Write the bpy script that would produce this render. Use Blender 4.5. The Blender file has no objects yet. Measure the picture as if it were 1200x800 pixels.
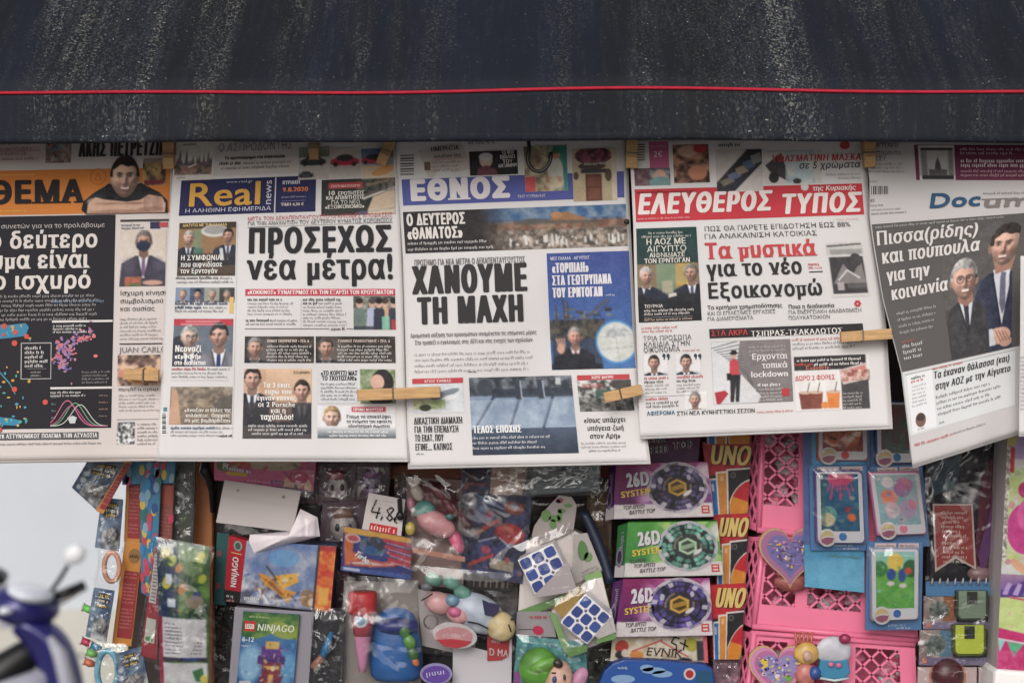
import bpy, bmesh, math, random
import numpy as np
from mathutils import Vector, Matrix

# ---------------------------------------------------------------- scene, camera, light
scene = bpy.context.scene
COL = scene.collection
R = math.radians
S = 0.00105            # metres per photo pixel in the plane of the newspapers (y = 0)
D = 2.2                # camera distance from that plane
ZC = 1.75              # camera height

cam_d = bpy.data.cameras.new("camera")
cam = bpy.data.objects.new("camera", cam_d)
COL.objects.link(cam)
cam.location = (0, -D, ZC)
cam.rotation_euler = (R(90), 0, 0)
cam_d.sensor_width = 36
cam_d.lens = 36 * D / (1200 * S)
cam_d.clip_start = 0.05
cam_d.clip_end = 3000
cam_d.dof.use_dof = True
cam_d.dof.focus_distance = D - 0.01
cam_d.dof.aperture_fstop = 4.2
scene.camera = cam

SUN_EL, SUN_AZ = 28, 12     # degrees; the sun stands behind the photographer, a little to the left
world = bpy.data.worlds.new("World")
scene.world = world
world.use_nodes = True
wn, wl = world.node_tree.nodes, world.node_tree.links
bg = wn['Background']
sky = wn.new('ShaderNodeTexSky')
sky.sky_type = 'NISHITA'
sky.sun_disc = False
sky.sun_elevation = R(SUN_EL)
sky.sun_rotation = R(180 + SUN_AZ)
sky.dust_density = 4.0
sky.air_density = 1.0
hs = wn.new('ShaderNodeHueSaturation')
hs.inputs['Saturation'].default_value = 0.25     # an overcast, milky sky
wl.new(sky.outputs['Color'], hs.inputs['Color'])
wl.new(hs.outputs['Color'], bg.inputs['Color'])
bg.inputs['Strength'].default_value = 0.12
sun_d = bpy.data.lights.new("sun", 'SUN')
sun_d.energy = 1.3
sun_d.angle = R(30)
sun_d.color = (1.0, 0.965, 0.935)
sun = bpy.data.objects.new("sun", sun_d)
COL.objects.link(sun)
sun.location = (-1, -6, 6)
sun.rotation_euler = (R(90 - SUN_EL), 0, R(-SUN_AZ))
vs = scene.view_settings
vs.view_transform = 'Standard'
vs.look = 'None'
vs.gamma = 1
vs.exposure = -0.06
vs.use_curve_mapping = False
scene.cycles.use_denoising = True
scene.cycles.max_bounces = 10
scene.cycles.transparent_max_bounces = 16

# ---------------------------------------------------------------- materials
def new_mat(name):
    m = bpy.data.materials.new(name)
    m.use_nodes = True
    return m, m.node_tree.nodes, m.node_tree.links, m.node_tree.nodes['Principled BSDF']

def srgb(c, f=1.0):
    a = np.asarray(c, float) / 255.0
    l = np.where(a <= 0.04045, a / 12.92, ((a + 0.055) / 1.055) ** 2.4)
    return np.clip(l * f, 0, 0.9)

def dull(rgb, d, lift=0.0):
    """printing ink on cheap stock: greyer and with weaker blacks than the pure colour"""
    rgb = np.asarray(rgb, float); g = (rgb * np.array((.3, .59, .11))).sum(-1, keepdims=True)
    return np.clip((rgb * (1 - d) + g * d) * (1 - lift / 255) + lift, 0, 255)

def bump(n, l, b, scale, strength, dist=0.001, detail=3):
    t = n.new('ShaderNodeTexNoise'); t.inputs['Scale'].default_value = scale; t.inputs['Detail'].default_value = detail
    tc = n.new('ShaderNodeTexCoord'); l.new(tc.outputs['Object'], t.inputs['Vector'])
    bp = n.new('ShaderNodeBump'); bp.inputs['Strength'].default_value = strength; bp.inputs['Distance'].default_value = dist
    l.new(t.outputs['Fac'], bp.inputs['Height']); l.new(bp.outputs['Normal'], b.inputs['Normal'])
    return t

def attr_mat(name, rough, spec=0.4, coat=0.0, bmp=None):
    m, n, l, b = new_mat(name)
    a = n.new('ShaderNodeAttribute'); a.attribute_name = 'Col'
    l.new(a.outputs['Color'], b.inputs['Base Color'])
    b.inputs['Roughness'].default_value = rough
    b.inputs['Specular IOR Level'].default_value = spec
    b.inputs['Coat Weight'].default_value = coat
    b.inputs['Coat Roughness'].default_value = 0.15
    if bmp: bump(n, l, b, *bmp)
    return m
M_INK = attr_mat('printed ink on newsprint', 0.7, 0.2)
M_CARD = attr_mat('printed glossy card', 0.42, 0.3, 0.08, (90, 0.22, 0.0015))
M_SOFT = attr_mat('painted soft toy', 0.42, 0.45, 0.1, (45, 0.5, 0.004))

def solid(name, rgb, rough=0.5, f=1.0, spec=0.4, metal=0.0, coat=0.0, var=0.0, vscale=30, bmp=None, stretch=None):
    m, n, l, b = new_mat(name)
    c = srgb(rgb, f)
    b.inputs['Base Color'].default_value = (*c, 1)
    b.inputs['Roughness'].default_value = rough
    b.inputs['Specular IOR Level'].default_value = spec
    b.inputs['Metallic'].default_value = metal
    b.inputs['Coat Weight'].default_value = coat
    if var:
        tc = n.new('ShaderNodeTexCoord'); mp = n.new('ShaderNodeMapping')
        if stretch: mp.inputs['Scale'].default_value = stretch
        t = n.new('ShaderNodeTexNoise'); t.inputs['Scale'].default_value = vscale; t.inputs['Detail'].default_value = 6
        l.new(tc.outputs['Object'], mp.inputs['Vector']); l.new(mp.outputs['Vector'], t.inputs['Vector'])
        mr = n.new('ShaderNodeMapRange'); mr.inputs['From Min'].default_value = 0.3; mr.inputs['From Max'].default_value = 0.7
        mr.inputs['To Min'].default_value = 1 - var; mr.inputs['To Max'].default_value = 1 + var
        l.new(t.outputs['Fac'], mr.inputs['Value'])
        mx = n.new('ShaderNodeVectorMath'); mx.operation = 'SCALE'; mx.inputs[0].default_value = c
        l.new(mr.outputs['Result'], mx.inputs['Scale']); l.new(mx.outputs['Vector'], b.inputs['Base Color'])
    if bmp: bump(n, l, b, *bmp)
    return m

def paper_mat(name, rgb, f):
    m, n, l, b = new_mat(name)
    tc = n.new('ShaderNodeTexCoord')
    t = n.new('ShaderNodeTexNoise'); t.inputs['Scale'].default_value = 9; t.inputs['Detail'].default_value = 8
    l.new(tc.outputs['Object'], t.inputs['Vector'])
    rp = n.new('ShaderNodeValToRGB')
    c = srgb(rgb, f)
    rp.color_ramp.elements[0].position = 0.3; rp.color_ramp.elements[0].color = (*(c * np.array((.93, .92, .91))), 1)
    rp.color_ramp.elements[1].position = 0.7; rp.color_ramp.elements[1].color = (*c, 1)
    l.new(t.outputs['Fac'], rp.inputs['Fac']); l.new(rp.outputs['Color'], b.inputs['Base Color'])
    b.inputs['Roughness'].default_value = 0.8; b.inputs['Specular IOR Level'].default_value = 0.15
    bump(n, l, b, 14, 0.35, 0.004, 5)
    return m
M_PAPER = paper_mat('newsprint paper', (219, 216, 216), 0.9)
M_PAPER_SHADED = paper_mat('shaded newsprint paper', (205, 201, 201), 0.84)  # newsprint with the shade of the slanting sheet put into its colour
M_PAPER_WARM = paper_mat('pinkish newsprint paper', (216, 207, 204), 0.9)

def clear_mat(name, tint, amount, rough=0.07):
    m, n, l, b = new_mat(name)
    out = n['Material Output']
    tr = n.new('ShaderNodeBsdfTransparent'); tr.inputs['Color'].default_value = (*tint, 1)
    gl = n.new('ShaderNodeBsdfGlossy'); gl.inputs['Roughness'].default_value = rough
    gl.inputs['Color'].default_value = (0.95, 0.95, 0.95, 1)
    lw = n.new('ShaderNodeLayerWeight'); lw.inputs['Blend'].default_value = 0.25
    mr = n.new('ShaderNodeMapRange'); mr.inputs['To Min'].default_value = amount; mr.inputs['To Max'].default_value = 0.5
    l.new(lw.outputs['Facing'], mr.inputs['Value'])
    mx = n.new('ShaderNodeMixShader')
    l.new(mr.outputs['Result'], mx.inputs['Fac']); l.new(tr.outputs['BSDF'], mx.inputs[1]); l.new(gl.outputs['BSDF'], mx.inputs[2])
    l.new(mx.outputs['Shader'], out.inputs['Surface'])
    n.remove(b)
    return m
M_CLEAR = clear_mat('clear plastic film', (0.96, 0.96, 0.96), 0.04)
M_CLEAR2 = clear_mat('cloudy plastic film', (0.88, 0.88, 0.88), 0.11, 0.2)

M_WOOD = solid('clothespin wood', (196, 158, 114), 0.75, 0.9, spec=.15, var=0.2, vscale=40, stretch=(1, 1, 8))
M_POST = solid('varnished wooden post', (178, 112, 66), 0.5, 0.9, var=0.2, vscale=30, stretch=(3, 3, .3), bmp=(60, .3, .002))
M_DARKWOOD = solid('dark kiosk wood', (52, 40, 38), 0.7, 1.0, var=0.4, vscale=8)
M_RAIL = solid('reddish wooden rail', (138, 84, 66), 0.6, 1.0, var=0.25, vscale=20, stretch=(.3, 3, 3))
M_BLACK = solid('black plastic', (22, 22, 24), 0.4)
M_BLACKMETAL = solid('black lacquered steel', (24, 23, 24), 0.35, spec=0.5)
M_STEEL = solid('dull spring steel', (120, 112, 108), 0.35, metal=0.9)
M_PINK = solid('pink basket plastic', (238, 124, 158), 0.42, 0.82, coat=0.1, var=0.06, vscale=15)
M_WALL = solid('white rendered wall', (226, 231, 238), 0.85, 0.74, var=0.05, vscale=1.5, bmp=(40, .3, .01))
M_PLINTH = solid('cream wall base', (215, 212, 202), 0.85, 0.8, var=0.06, vscale=3)
M_PAVE = solid('concrete pavement', (150, 147, 142), 0.9, 1.0, var=0.15, vscale=4, bmp=(30, .4, .01))
M_ROAD = solid('asphalt', (66, 66, 68), 0.9, 1.0, var=0.2, vscale=20)

# ---------------------------------------------------------------- object helpers
OFF = {}
def thing(name, label, cat, loc=(0, 0, 0), group=None):
    o = bpy.data.objects.new(name, None)
    COL.objects.link(o)
    o.location = loc
    o['label'] = label; o['category'] = cat
    if group: o['group'] = group
    OFF[o.name] = np.array(loc, float)
    return o

def mk(name, V, F, mat, parent=None, cols=None, smooth=False, label=None):
    """one mesh object; V in world metres; F a list of index lists or a tuple of Nx4 / Nx3 arrays"""
    V = np.asarray(V, float).reshape(-1, 3)
    off = OFF[parent.name] if parent is not None else np.zeros(3)
    me = bpy.data.meshes.new(name)
    if isinstance(F, tuple):
        me.vertices.add(len(V)); me.vertices.foreach_set('co', (V - off).ravel().astype(np.float32))
        li = np.concatenate([f.ravel() for f in F]).astype(np.int32)
        tot = np.concatenate([np.full(len(f), f.shape[1]) for f in F])
        me.loops.add(len(li)); me.loops.foreach_set('vertex_index', li)
        me.polygons.add(len(tot))
        me.polygons.foreach_set('loop_start', np.concatenate([[0], np.cumsum(tot)[:-1]]).astype(np.int32))
        me.update(calc_edges=True)
    else:
        me.from_pydata([tuple(v) for v in (V - off)], [], [list(f) for f in F]); me.update()
    if cols is not None:
        at = me.color_attributes.new('Col', 'FLOAT_COLOR', 'POINT')
        c4 = np.ones((len(V), 4), np.float32); c4[:, :3] = cols
        at.data.foreach_set('color', c4.ravel())
    if smooth:
        me.polygons.foreach_set('use_smooth', np.ones(len(me.polygons), bool))
    me.materials.append(mat)
    o = bpy.data.objects.new(name, me)
    COL.objects.link(o)
    if parent is not None:
        o.parent = parent
        OFF[o.name] = off
    else:
        OFF[o.name] = np.zeros(3)
    if label: o['label'] = label
    return o

def tag(o, label, cat, group=None):
    o['label'] = label; o['category'] = cat
    if group: o['group'] = group
    return o

def struct(o):
    o['kind'] = 'structure'; return o

def W3(px, py, y):
    """the point that stands at depth y behind photo pixel (px, py)"""
    k = S * (1 + np.asarray(y, float) / D)
    return np.stack([(np.asarray(px, float) - 600) * k, np.broadcast_to(np.asarray(y, float), np.shape(px)) * 1.0,
                     ZC + (400 - np.asarray(py, float)) * k], -1)

def w3(px, py, y):
    k = S * (1 + y / D)
    return np.array(((px - 600) * k, y, ZC + (400 - py) * k))

def boxmesh(x0, x1, y0, y1, z0, z1):
    V = [(x, y, z) for x in (x0, x1) for y in (y0, y1) for z in (z0, z1)]
    F = [(0, 1, 3, 2), (4, 6, 7, 5), (0, 4, 5, 1), (2, 3, 7, 6), (0, 2, 6, 4), (1, 5, 7, 3)]
    return V, F

def bevel(o, w, seg=2):
    m = o.modifiers.new('bevel', 'BEVEL'); m.width = w; m.segments = seg; m.limit_method = 'ANGLE'
    return o

def tube(path, rad, n=10, closed=False):
    P = [Vector(p) for p in path]
    V, F = [], []
    rads = rad if hasattr(rad, '__len__') else [rad] * len(P)
    prev = None
    for i, p in enumerate(P):
        t = (P[(i + 1) % len(P)] - P[i - 1]) if closed else (P[min(i + 1, len(P) - 1)] - P[max(i - 1, 0)])
        t.normalize()
        u = prev - t * prev.dot(t) if prev is not None else t.orthogonal()
        u.normalize(); prev = u
        w = t.cross(u)
        for k in range(n):
            a = 2 * math.pi * k / n
            V.append(tuple(p + (u * math.cos(a) + w * math.sin(a)) * rads[i]))
    m = len(P)
    for i in range(m if closed else m - 1):
        for k in range(n):
            a, b = i * n + k, i * n + (k + 1) % n
            c, d = ((i + 1) % m) * n + (k + 1) % n, ((i + 1) % m) * n + k
            F.append((a, b, c, d))
    if not closed:
        F.append(tuple(range(n - 1, -1, -1))); F.append(tuple(range((m - 1) * n, m * n)))
    return V, F

def merge(*ms):
    V, F = [], []
    for v, f in ms:
        o = len(V); V += [tuple(p) for p in v]; F += [tuple(i + o for i in q) for q in f]
    return V, F

def vnoise(h, w, cell, seed, octaves=3):
    rng = np.random.default_rng(seed)
    out = np.zeros((h, w)); amp, tot = 1.0, 0
    for o in range(octaves):
        c = max(1.0, cell / 2 ** o)
        gh, gw = int(h / c) + 3, int(w / c) + 3
        g = rng.random((gh, gw))
        y = np.arange(h) / c; x = np.arange(w) / c
        yi, xi = y.astype(int), x.astype(int)
        fy, fx = (y - yi)[:, None], (x - xi)[None]
        fy = fy * fy * (3 - 2 * fy); fx = fx * fx * (3 - 2 * fx)
        a = g[yi][:, xi]; b = g[yi][:, xi + 1]; c2 = g[yi + 1][:, xi]; d = g[yi + 1][:, xi + 1]
        out += amp * ((a * (1 - fx) + b * fx) * (1 - fy) + (c2 * (1 - fx) + d * fx) * fy)
        tot += amp; amp *= 0.55
    return out / tot

def ellipsoid(c, r, n=20, m=12, rot=None, fn=None):
    """unit sphere scaled to r (x, y, z), rotated, shifted to c"""
    V, F = [], []
    for j in range(m + 1):
        th = math.pi * j / m
        for i in range(n):
            ph = 2 * math.pi * i / n
            d = np.array((math.sin(th) * math.cos(ph), math.sin(th) * math.sin(ph), math.cos(th)))
            s = fn(d) if fn else 1.0
            v = d * s * np.array(r)
            V.append(v)
    for j in range(m):
        for i in range(n):
            F.append((j * n + i, j * n + (i + 1) % n, (j + 1) * n + (i + 1) % n, (j + 1) * n + i))
    V = np.array(V)
    if rot is not None:
        V = V @ np.array(Matrix.Rotation(rot, 3, 'Y')).T
    return [tuple(v) for v in V + np.array(c)], F

def lathe(prof, n=28):
    """profile of (radius, height) turned about z"""
    V, F = [], []
    for r, h in prof:
        for i in range(n):
            a = 2 * math.pi * i / n
            V.append((r * math.cos(a), r * math.sin(a), h))
    for j in range(len(prof) - 1):
        for i in range(n):
            F.append((j * n + i, j * n + (i + 1) % n, (j + 1) * n + (i + 1) % n, (j + 1) * n + i))
    return V, F

# ---------------------------------------------------------------- lettering: outlines of the built-in font, filled in strips
_c = bpy.data.curves.new('lettering_probe', 'FONT')
_o = bpy.data.objects.new('lettering_probe', _c)
COL.objects.link(_o)
_GL = {}
def _splines(s):
    _c.body = s
    dg = bpy.context.evaluated_depsgraph_get(); dg.update()
    cu = _o.evaluated_get(dg).to_curve(dg)
    out = []
    for sp in cu.splines:
        if sp.type == 'BEZIER':
            bp = sp.bezier_points; n = len(bp); pts = []
            for i in range(n):
                a, b = bp[i], bp[(i + 1) % n]
                p0, p1, p2, p3 = [np.array(q[:2]) for q in (a.co, a.handle_right, b.handle_left, b.co)]
                for t in (0, .2, .4, .6, .8):
                    pts.append((1 - t) ** 3 * p0 + 3 * (1 - t) ** 2 * t * p1 + 3 * (1 - t) * t * t * p2 + t ** 3 * p3)
            out.append(np.array(pts))
        else:
            out.append(np.array([p.co[:2] for p in sp.points]))
    _o.evaluated_get(dg).to_curve_clear()
    return out
_bar = _splines('|')[0][:, 0].min()
def glyph(ch):
    if ch not in _GL:
        sp = _splines(ch + '|')
        _GL[ch] = (sp[:-1], sp[-1][:, 0].min() - _bar)
    return _GL[ch]
CAP = max(p[:, 1].max() for p in glyph('H')[0])
XHT = max(p[:, 1].max() for p in glyph('x')[0])
ST0 = 0.085
_RS = {}
def raster(ch, rows, rx, ry, serif):
    """rectangles (x0, x1, y0, y1) in em that fill a glyph, made bolder by (rx, ry)"""
    key = (ch, rows, round(rx * 200), round(ry * 200), serif)
    if key in _RS: return _RS[key]
    cont, adv = glyph(ch)
    p = CAP / rows; q = p / 2
    y0 = -0.36; ny = int((1.5) / p) + 1
    pad = 0.3; x0 = -pad; nx = int((adv + 2 * pad) / q) + 1
    bm = np.zeros((ny, nx), bool)
    for j in range(ny):
        y = y0 + (j + .5) * p
        ev = []
        for c in cont:
            a, b = c, np.roll(c, -1, 0)
            up = (a[:, 1] <= y) & (b[:, 1] > y); dn = (a[:, 1] > y) & (b[:, 1] <= y)
            for msk, sg in ((up, 1), (dn, -1)):
                if msk.any():
                    A, B = a[msk], b[msk]
                    for x in A[:, 0] + (y - A[:, 1]) / (B[:, 1] - A[:, 1]) * (B[:, 0] - A[:, 0]): ev.append((x, sg))
        ev.sort(); wnd = 0
        for i, (x, sg) in enumerate(ev):
            if wnd != 0:
                i0 = int(round((ev[i - 1][0] - x0) / q)); i1 = int(round((x - x0) / q))
                bm[j, i0:max(i1, i0 + 1)] = True
            wnd += sg
    if rx > 0 or ry > 0:
        nyr = int(round(ry / p)); src = bm; out = np.zeros_like(bm)
        cs = None
        for dy in range(-nyr, nyr + 1):
            hw = rx * math.sqrt(max(0, 1 - (dy / (nyr + .5)) ** 2)); k = int(round(hw / q))
            acc = np.concatenate([np.zeros((ny, 1), int), np.cumsum(src, 1)], 1)
            lo = np.clip(np.arange(nx) - k, 0, nx); hi = np.clip(np.arange(nx) + k + 1, 0, nx)
            hd = (acc[:, hi] - acc[:, lo]) > 0
            if dy >= 0: out[dy:] |= hd[:ny - dy]
            else: out[:dy] |= hd[-dy:]
        bm = out
    if serif:
        th = max(1, int(round(serif * 0.55 / p))); ex = int(round(serif / q)); mx = (ST0 + 2 * rx) * 2.1 / q
        lev = [(-ry, 1)]
        lev.append((CAP + ry, -1) if (ch.isupper() or ch in 'δβθλφ') else (XHT + ry, -1))
        for y, sg in lev:
            jr = int(round((y - y0) / p)); j = jr + (1 if sg > 0 else -2)
            if not 0 <= j < ny: continue
            r = np.concatenate([[0], bm[j].astype(int), [0]]); d = np.diff(r)
            for a, b in zip(np.where(d == 1)[0], np.where(d == -1)[0]):
                if b - a <= mx and not bm[j - 2 * sg, max(a, 0):b].any():
                    rows_ = range(jr, jr + th) if sg > 0 else range(jr - th, jr)
                    for jj in rows_: bm[jj, max(0, a - ex):b + ex] = True
    rects = []; open_ = {}
    for j in range(ny + 1):
        cur = {}
        if j < ny:
            r = np.concatenate([[0], bm[j].astype(int), [0]]); d = np.diff(r)
            for a, b in zip(np.where(d == 1)[0], np.where(d == -1)[0]): cur[(a, b)] = open_.get((a, b), j)
        for k, js in open_.items():
            if k not in cur: rects.append((x0 + k[0] * q, x0 + k[1] * q, y0 + js * p, y0 + j * p))
        open_ = cur
    out = (np.array(rects).reshape(-1, 4), adv)
    _RS[key] = out
    return out

# ---------------------------------------------------------------- printed surfaces
class Quad:
    """a flat or bowed four-cornered face given by its corners (photo px) and depths; local coordinates run 0..w, 0..h"""
    def __init__(s, c, y, bow=0.0):
        s.c = np.array(c, float)
        s.y = np.array(y if hasattr(y, '__len__') else [y] * 4, float)
        s.w = (np.hypot(*(s.c[1] - s.c[0])) + np.hypot(*(s.c[2] - s.c[3]))) / 2
        s.h = (np.hypot(*(s.c[3] - s.c[0])) + np.hypot(*(s.c[2] - s.c[1]))) / 2
        s.P = np.array([w3(p[0], p[1], yy) for p, yy in zip(s.c, s.y)])
        nn = np.cross(s.P[1] - s.P[0], s.P[3] - s.P[0]); s.n = nn / np.linalg.norm(nn)
        if s.n[1] > 0: s.n = -s.n
        s.bow = bow
    def anchor(s, x, y): return x, y, 1.0
    def to3d(s, a, b, lift):
        u = (np.asarray(a, float) / s.w)[:, None]; v = (np.asarray(b, float) / s.h)[:, None]
        P = (s.P[0] * (1 - u) + s.P[1] * u) * (1 - v) + (s.P[3] * (1 - u) + s.P[2] * u) * v
        if s.bow: P = P + s.n * (s.bow * np.sin(np.clip(u, 0, 1) * math.pi) * np.sin(np.clip(v, 0, 1) * math.pi))
        return P + s.n * lift

class Page:
    """a hanging sheet: rows of (v, left px, right px, slope), depth function of (u, v)"""
    Wd = 300.0
    def __init__(s, rows, depth):
        s.r = np.array(rows, float); s.depth = depth
    def f(s, v, k): return np.interp(v, s.r[:, 0], s.r[:, k])
    def anchor(s, px, py):
        v = py
        for _ in range(12): v = py - s.f(v, 3) * (px - s.f(v, 1))
        l, r = s.f(v, 1), s.f(v, 2)
        return (px - l) / (r - l) * s.Wd, v, s.Wd / (r - l)
    def to3d(s, a, b, lift):
        a = np.asarray(a, float); b = np.asarray(b, float)
        l, r = s.f(b, 1), s.f(b, 2)
        px = l + (r - l) * a / s.Wd; py = b + s.f(b, 3) * (px - l)
        y = s.depth(a / s.Wd, b) - lift
        return W3(px, py, y)

STEP = 0.00035
class Ink:
    """collects print on one surface and links it as one mesh"""
    def __init__(s, surf, f=1.0, d=.06, lift=0): s.s = surf; s.f = f; s.d = d; s.lift = lift; s.V = []; s.Fq = []; s.Ft = []; s.C = []; s.n = 0
    def add(s, a, b, F, col, layer):
        P = s.s.to3d(a, b, STEP * layer)
        s.V.append(P); (s.Fq if F.shape[1] == 4 else s.Ft).append(F + s.n); s.n += len(P)
        col = np.asarray(col, float)
        s.C.append(np.broadcast_to(col, (len(P), 3)) if col.ndim == 1 else col)
    def ink(s, col): return srgb(dull(col, s.d, s.lift), s.f)
    def grid(s, x0, y0, w, h, nx, ny, col, layer):
        a0, b0, k = s.s.anchor(x0, y0)
        A, B = np.meshgrid(np.linspace(0, w * k, nx + 1), np.linspace(0, h, ny + 1))
        i = np.arange(ny)[:, None] * (nx + 1) + np.arange(nx)[None]
        F = np.stack([i, i + nx + 1, i + nx + 2, i + 1], -1).reshape(-1, 4)
        s.add(a0 + A.ravel(), b0 + B.ravel(), F, col, layer)
    def rect(s, x0, y0, x1, y1, col, layer=1):
        s.grid(x0, y0, x1 - x0, y1 - y0, max(1, int(abs(x1 - x0) / 6)), max(1, int(abs(y1 - y0) / 6)), s.ink(col), layer)
    def canvas(s, x0, y0, x1, y1, cv, layer=2):
        h, w = cv.a.shape[:2]
        if not getattr(cv, 'soft', False): cv.soften(1, 5, int(x0 * 3 + y0 + w))
        s.grid(x0, y0, x1 - x0, y1 - y0, w - 1, h - 1, s.ink(cv.a.reshape(-1, 3)), layer)
        if getattr(cv, 'm', None) is not None:
            F = s.Fq[-1]; s.Fq[-1] = F[(cv.m.ravel()[F - (s.n - h * w)] > .5).all(1)]
    def poly(s, pts, col, layer=3):
        """outline seen from its middle (convex or star-shaped)"""
        pts = np.array(pts, float); a0, b0, k = s.s.anchor(*pts[0])
        a = a0 + (pts[:, 0] - pts[0, 0]) * k; b = b0 + pts[:, 1] - pts[0, 1]
        n = len(pts); A = np.append(a, a.mean()); B = np.append(b, b.mean())
        i = np.arange(n); j = (i + 1) % n
        s.add(A, B, np.stack([i, np.full(n, n), j], -1), s.ink(col), layer)
    def ell(s, cx, cy, rx, ry, col, layer=3, n=28):
        s.poly([(cx + rx * math.cos(2 * math.pi * t / n), cy + ry * math.sin(2 * math.pi * t / n)) for t in range(n)], col, layer)
    def rrect(s, x0, y0, x1, y1, r, col, layer=3):
        P = []
        for cx, cy, a0 in ((x1 - r, y0 + r, -90), (x1 - r, y1 - r, 0), (x0 + r, y1 - r, 90), (x0 + r, y0 + r, 180)):
            for t in range(5): P.append((cx + r * math.cos(R(a0 + t * 22.5)), cy + r * math.sin(R(a0 + t * 22.5))))
        s.poly(P, col, layer)
    def line(s, x0, y0, x1, y1, w, col, layer=3):
        L = math.hypot(x1 - x0, y1 - y0); nx, ny = -(y1 - y0) / L * w / 2, (x1 - x0) / L * w / 2
        s.poly([(x0 + nx, y0 + ny), (x1 + nx, y1 + ny), (x1 - nx, y1 - ny), (x0 - nx, y0 - ny)], col, layer)
    def text(s, t, x, y, w, cap, col, stem=.16, serif=0, rot=0, shear=0, layer=4, sp=0):
        """t with its baseline starting at (x, y), w px long (None: as the font runs), cap px high"""
        a0, b0, k = s.s.anchor(x, y)
        L0 = sum(glyph(c)[1] for c in t) + sp * len(t)
        xs = w / L0 if w else cap / CAP * 0.95
        fixed = w is not None
        for _ in range(3):
            rx = max(0, (stem * cap / xs - ST0) / 2); rx = min(rx, .16)
            ry = max(0, (stem * cap * .82 / (cap / CAP) - ST0) / 2)
            if fixed: xs = w / (L0 + len(t) * 2 * rx * .75)
        sy = cap / (CAP + 2 * ry)
        rows = int(min(64, max(11, cap * 2.3)))
        if cap < 9: serif = 0
        out = []; cx = rx * .75
        for c in t:
            rc, adv = raster(c, rows, rx, ry, serif)
            if len(rc): out.append(np.stack([(rc[:, 0] + cx), (rc[:, 1] + cx), rc[:, 2] + ry, rc[:, 3] + ry], -1))
            cx += adv + 2 * rx * .75 + sp
        if not out: return
        r = np.concatenate(out)
        X = np.stack([r[:, 0], r[:, 1], r[:, 1], r[:, 0]], -1).ravel() * xs
        Y = np.stack([r[:, 2], r[:, 2], r[:, 3], r[:, 3]], -1).ravel() * sy
        X = X + Y * shear
        ca, sa = math.cos(R(rot)), math.sin(R(rot))
        dx, dy = X * ca - Y * sa, -(X * sa + Y * ca)
        F = np.arange(len(r) * 4).reshape(-1, 4)
        s.add(a0 + dx * k, b0 + dy, F, s.ink(col), layer)
    def ticks(s, x, y, w, h, col, seed=0, layer=4, bold=0.55, ragged=0.0, rot=0):
        """a line of print too small to read: short upright strokes grouped into words"""
        rng = random.Random(seed * 7919 + int(x * 13 + y * 31))
        a0, b0, k = s.s.anchor(x, y)
        w = w * (1 - ragged * rng.random()); cx = 0; Rr = []
        cw = h * .55
        while cx < w:
            for _ in range(rng.randint(2, 9)):
                if cx > w: break
                t = rng.random(); up = h * (1.0 if t > .82 else .72); dn = h * (.25 if t < .12 else 0)
                Rr.append((cx, cx + cw * bold * .82, -dn, up))
                if t > .62: Rr.append((cx, cx + cw * .8, up - h * .2 if t > .7 else 0, up if t > .7 else h * .2))
                cx += cw
            cx += cw * .8
        r = np.array(Rr)
        X = np.stack([r[:, 0], r[:, 1], r[:, 1], r[:, 0]], -1).ravel()
        Y = np.stack([r[:, 2], r[:, 2], r[:, 3], r[:, 3]], -1).ravel()
        ca, sa = math.cos(R(rot)), math.sin(R(rot))
        s.add(a0 + (X * ca - Y * sa) * k, b0 - (X * sa + Y * ca), np.arange(len(r) * 4).reshape(-1, 4), s.ink(col), layer)
    def para(s, x, y, w, n, pitch, h, col, seed=0, bold=.45, ragged=.15, layer=4):
        for i in range(n): s.ticks(x, y + i * pitch, w, h, col, seed + i, layer, bold, ragged)
    def build(s, name, parent, mat=None, label=None):
        F = tuple(np.concatenate(x) for x in (s.Fq, s.Ft) if x)
        o = mk(name, np.concatenate(s.V), F, mat or M_INK, parent, np.concatenate(s.C), label=label)
        return o

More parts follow.
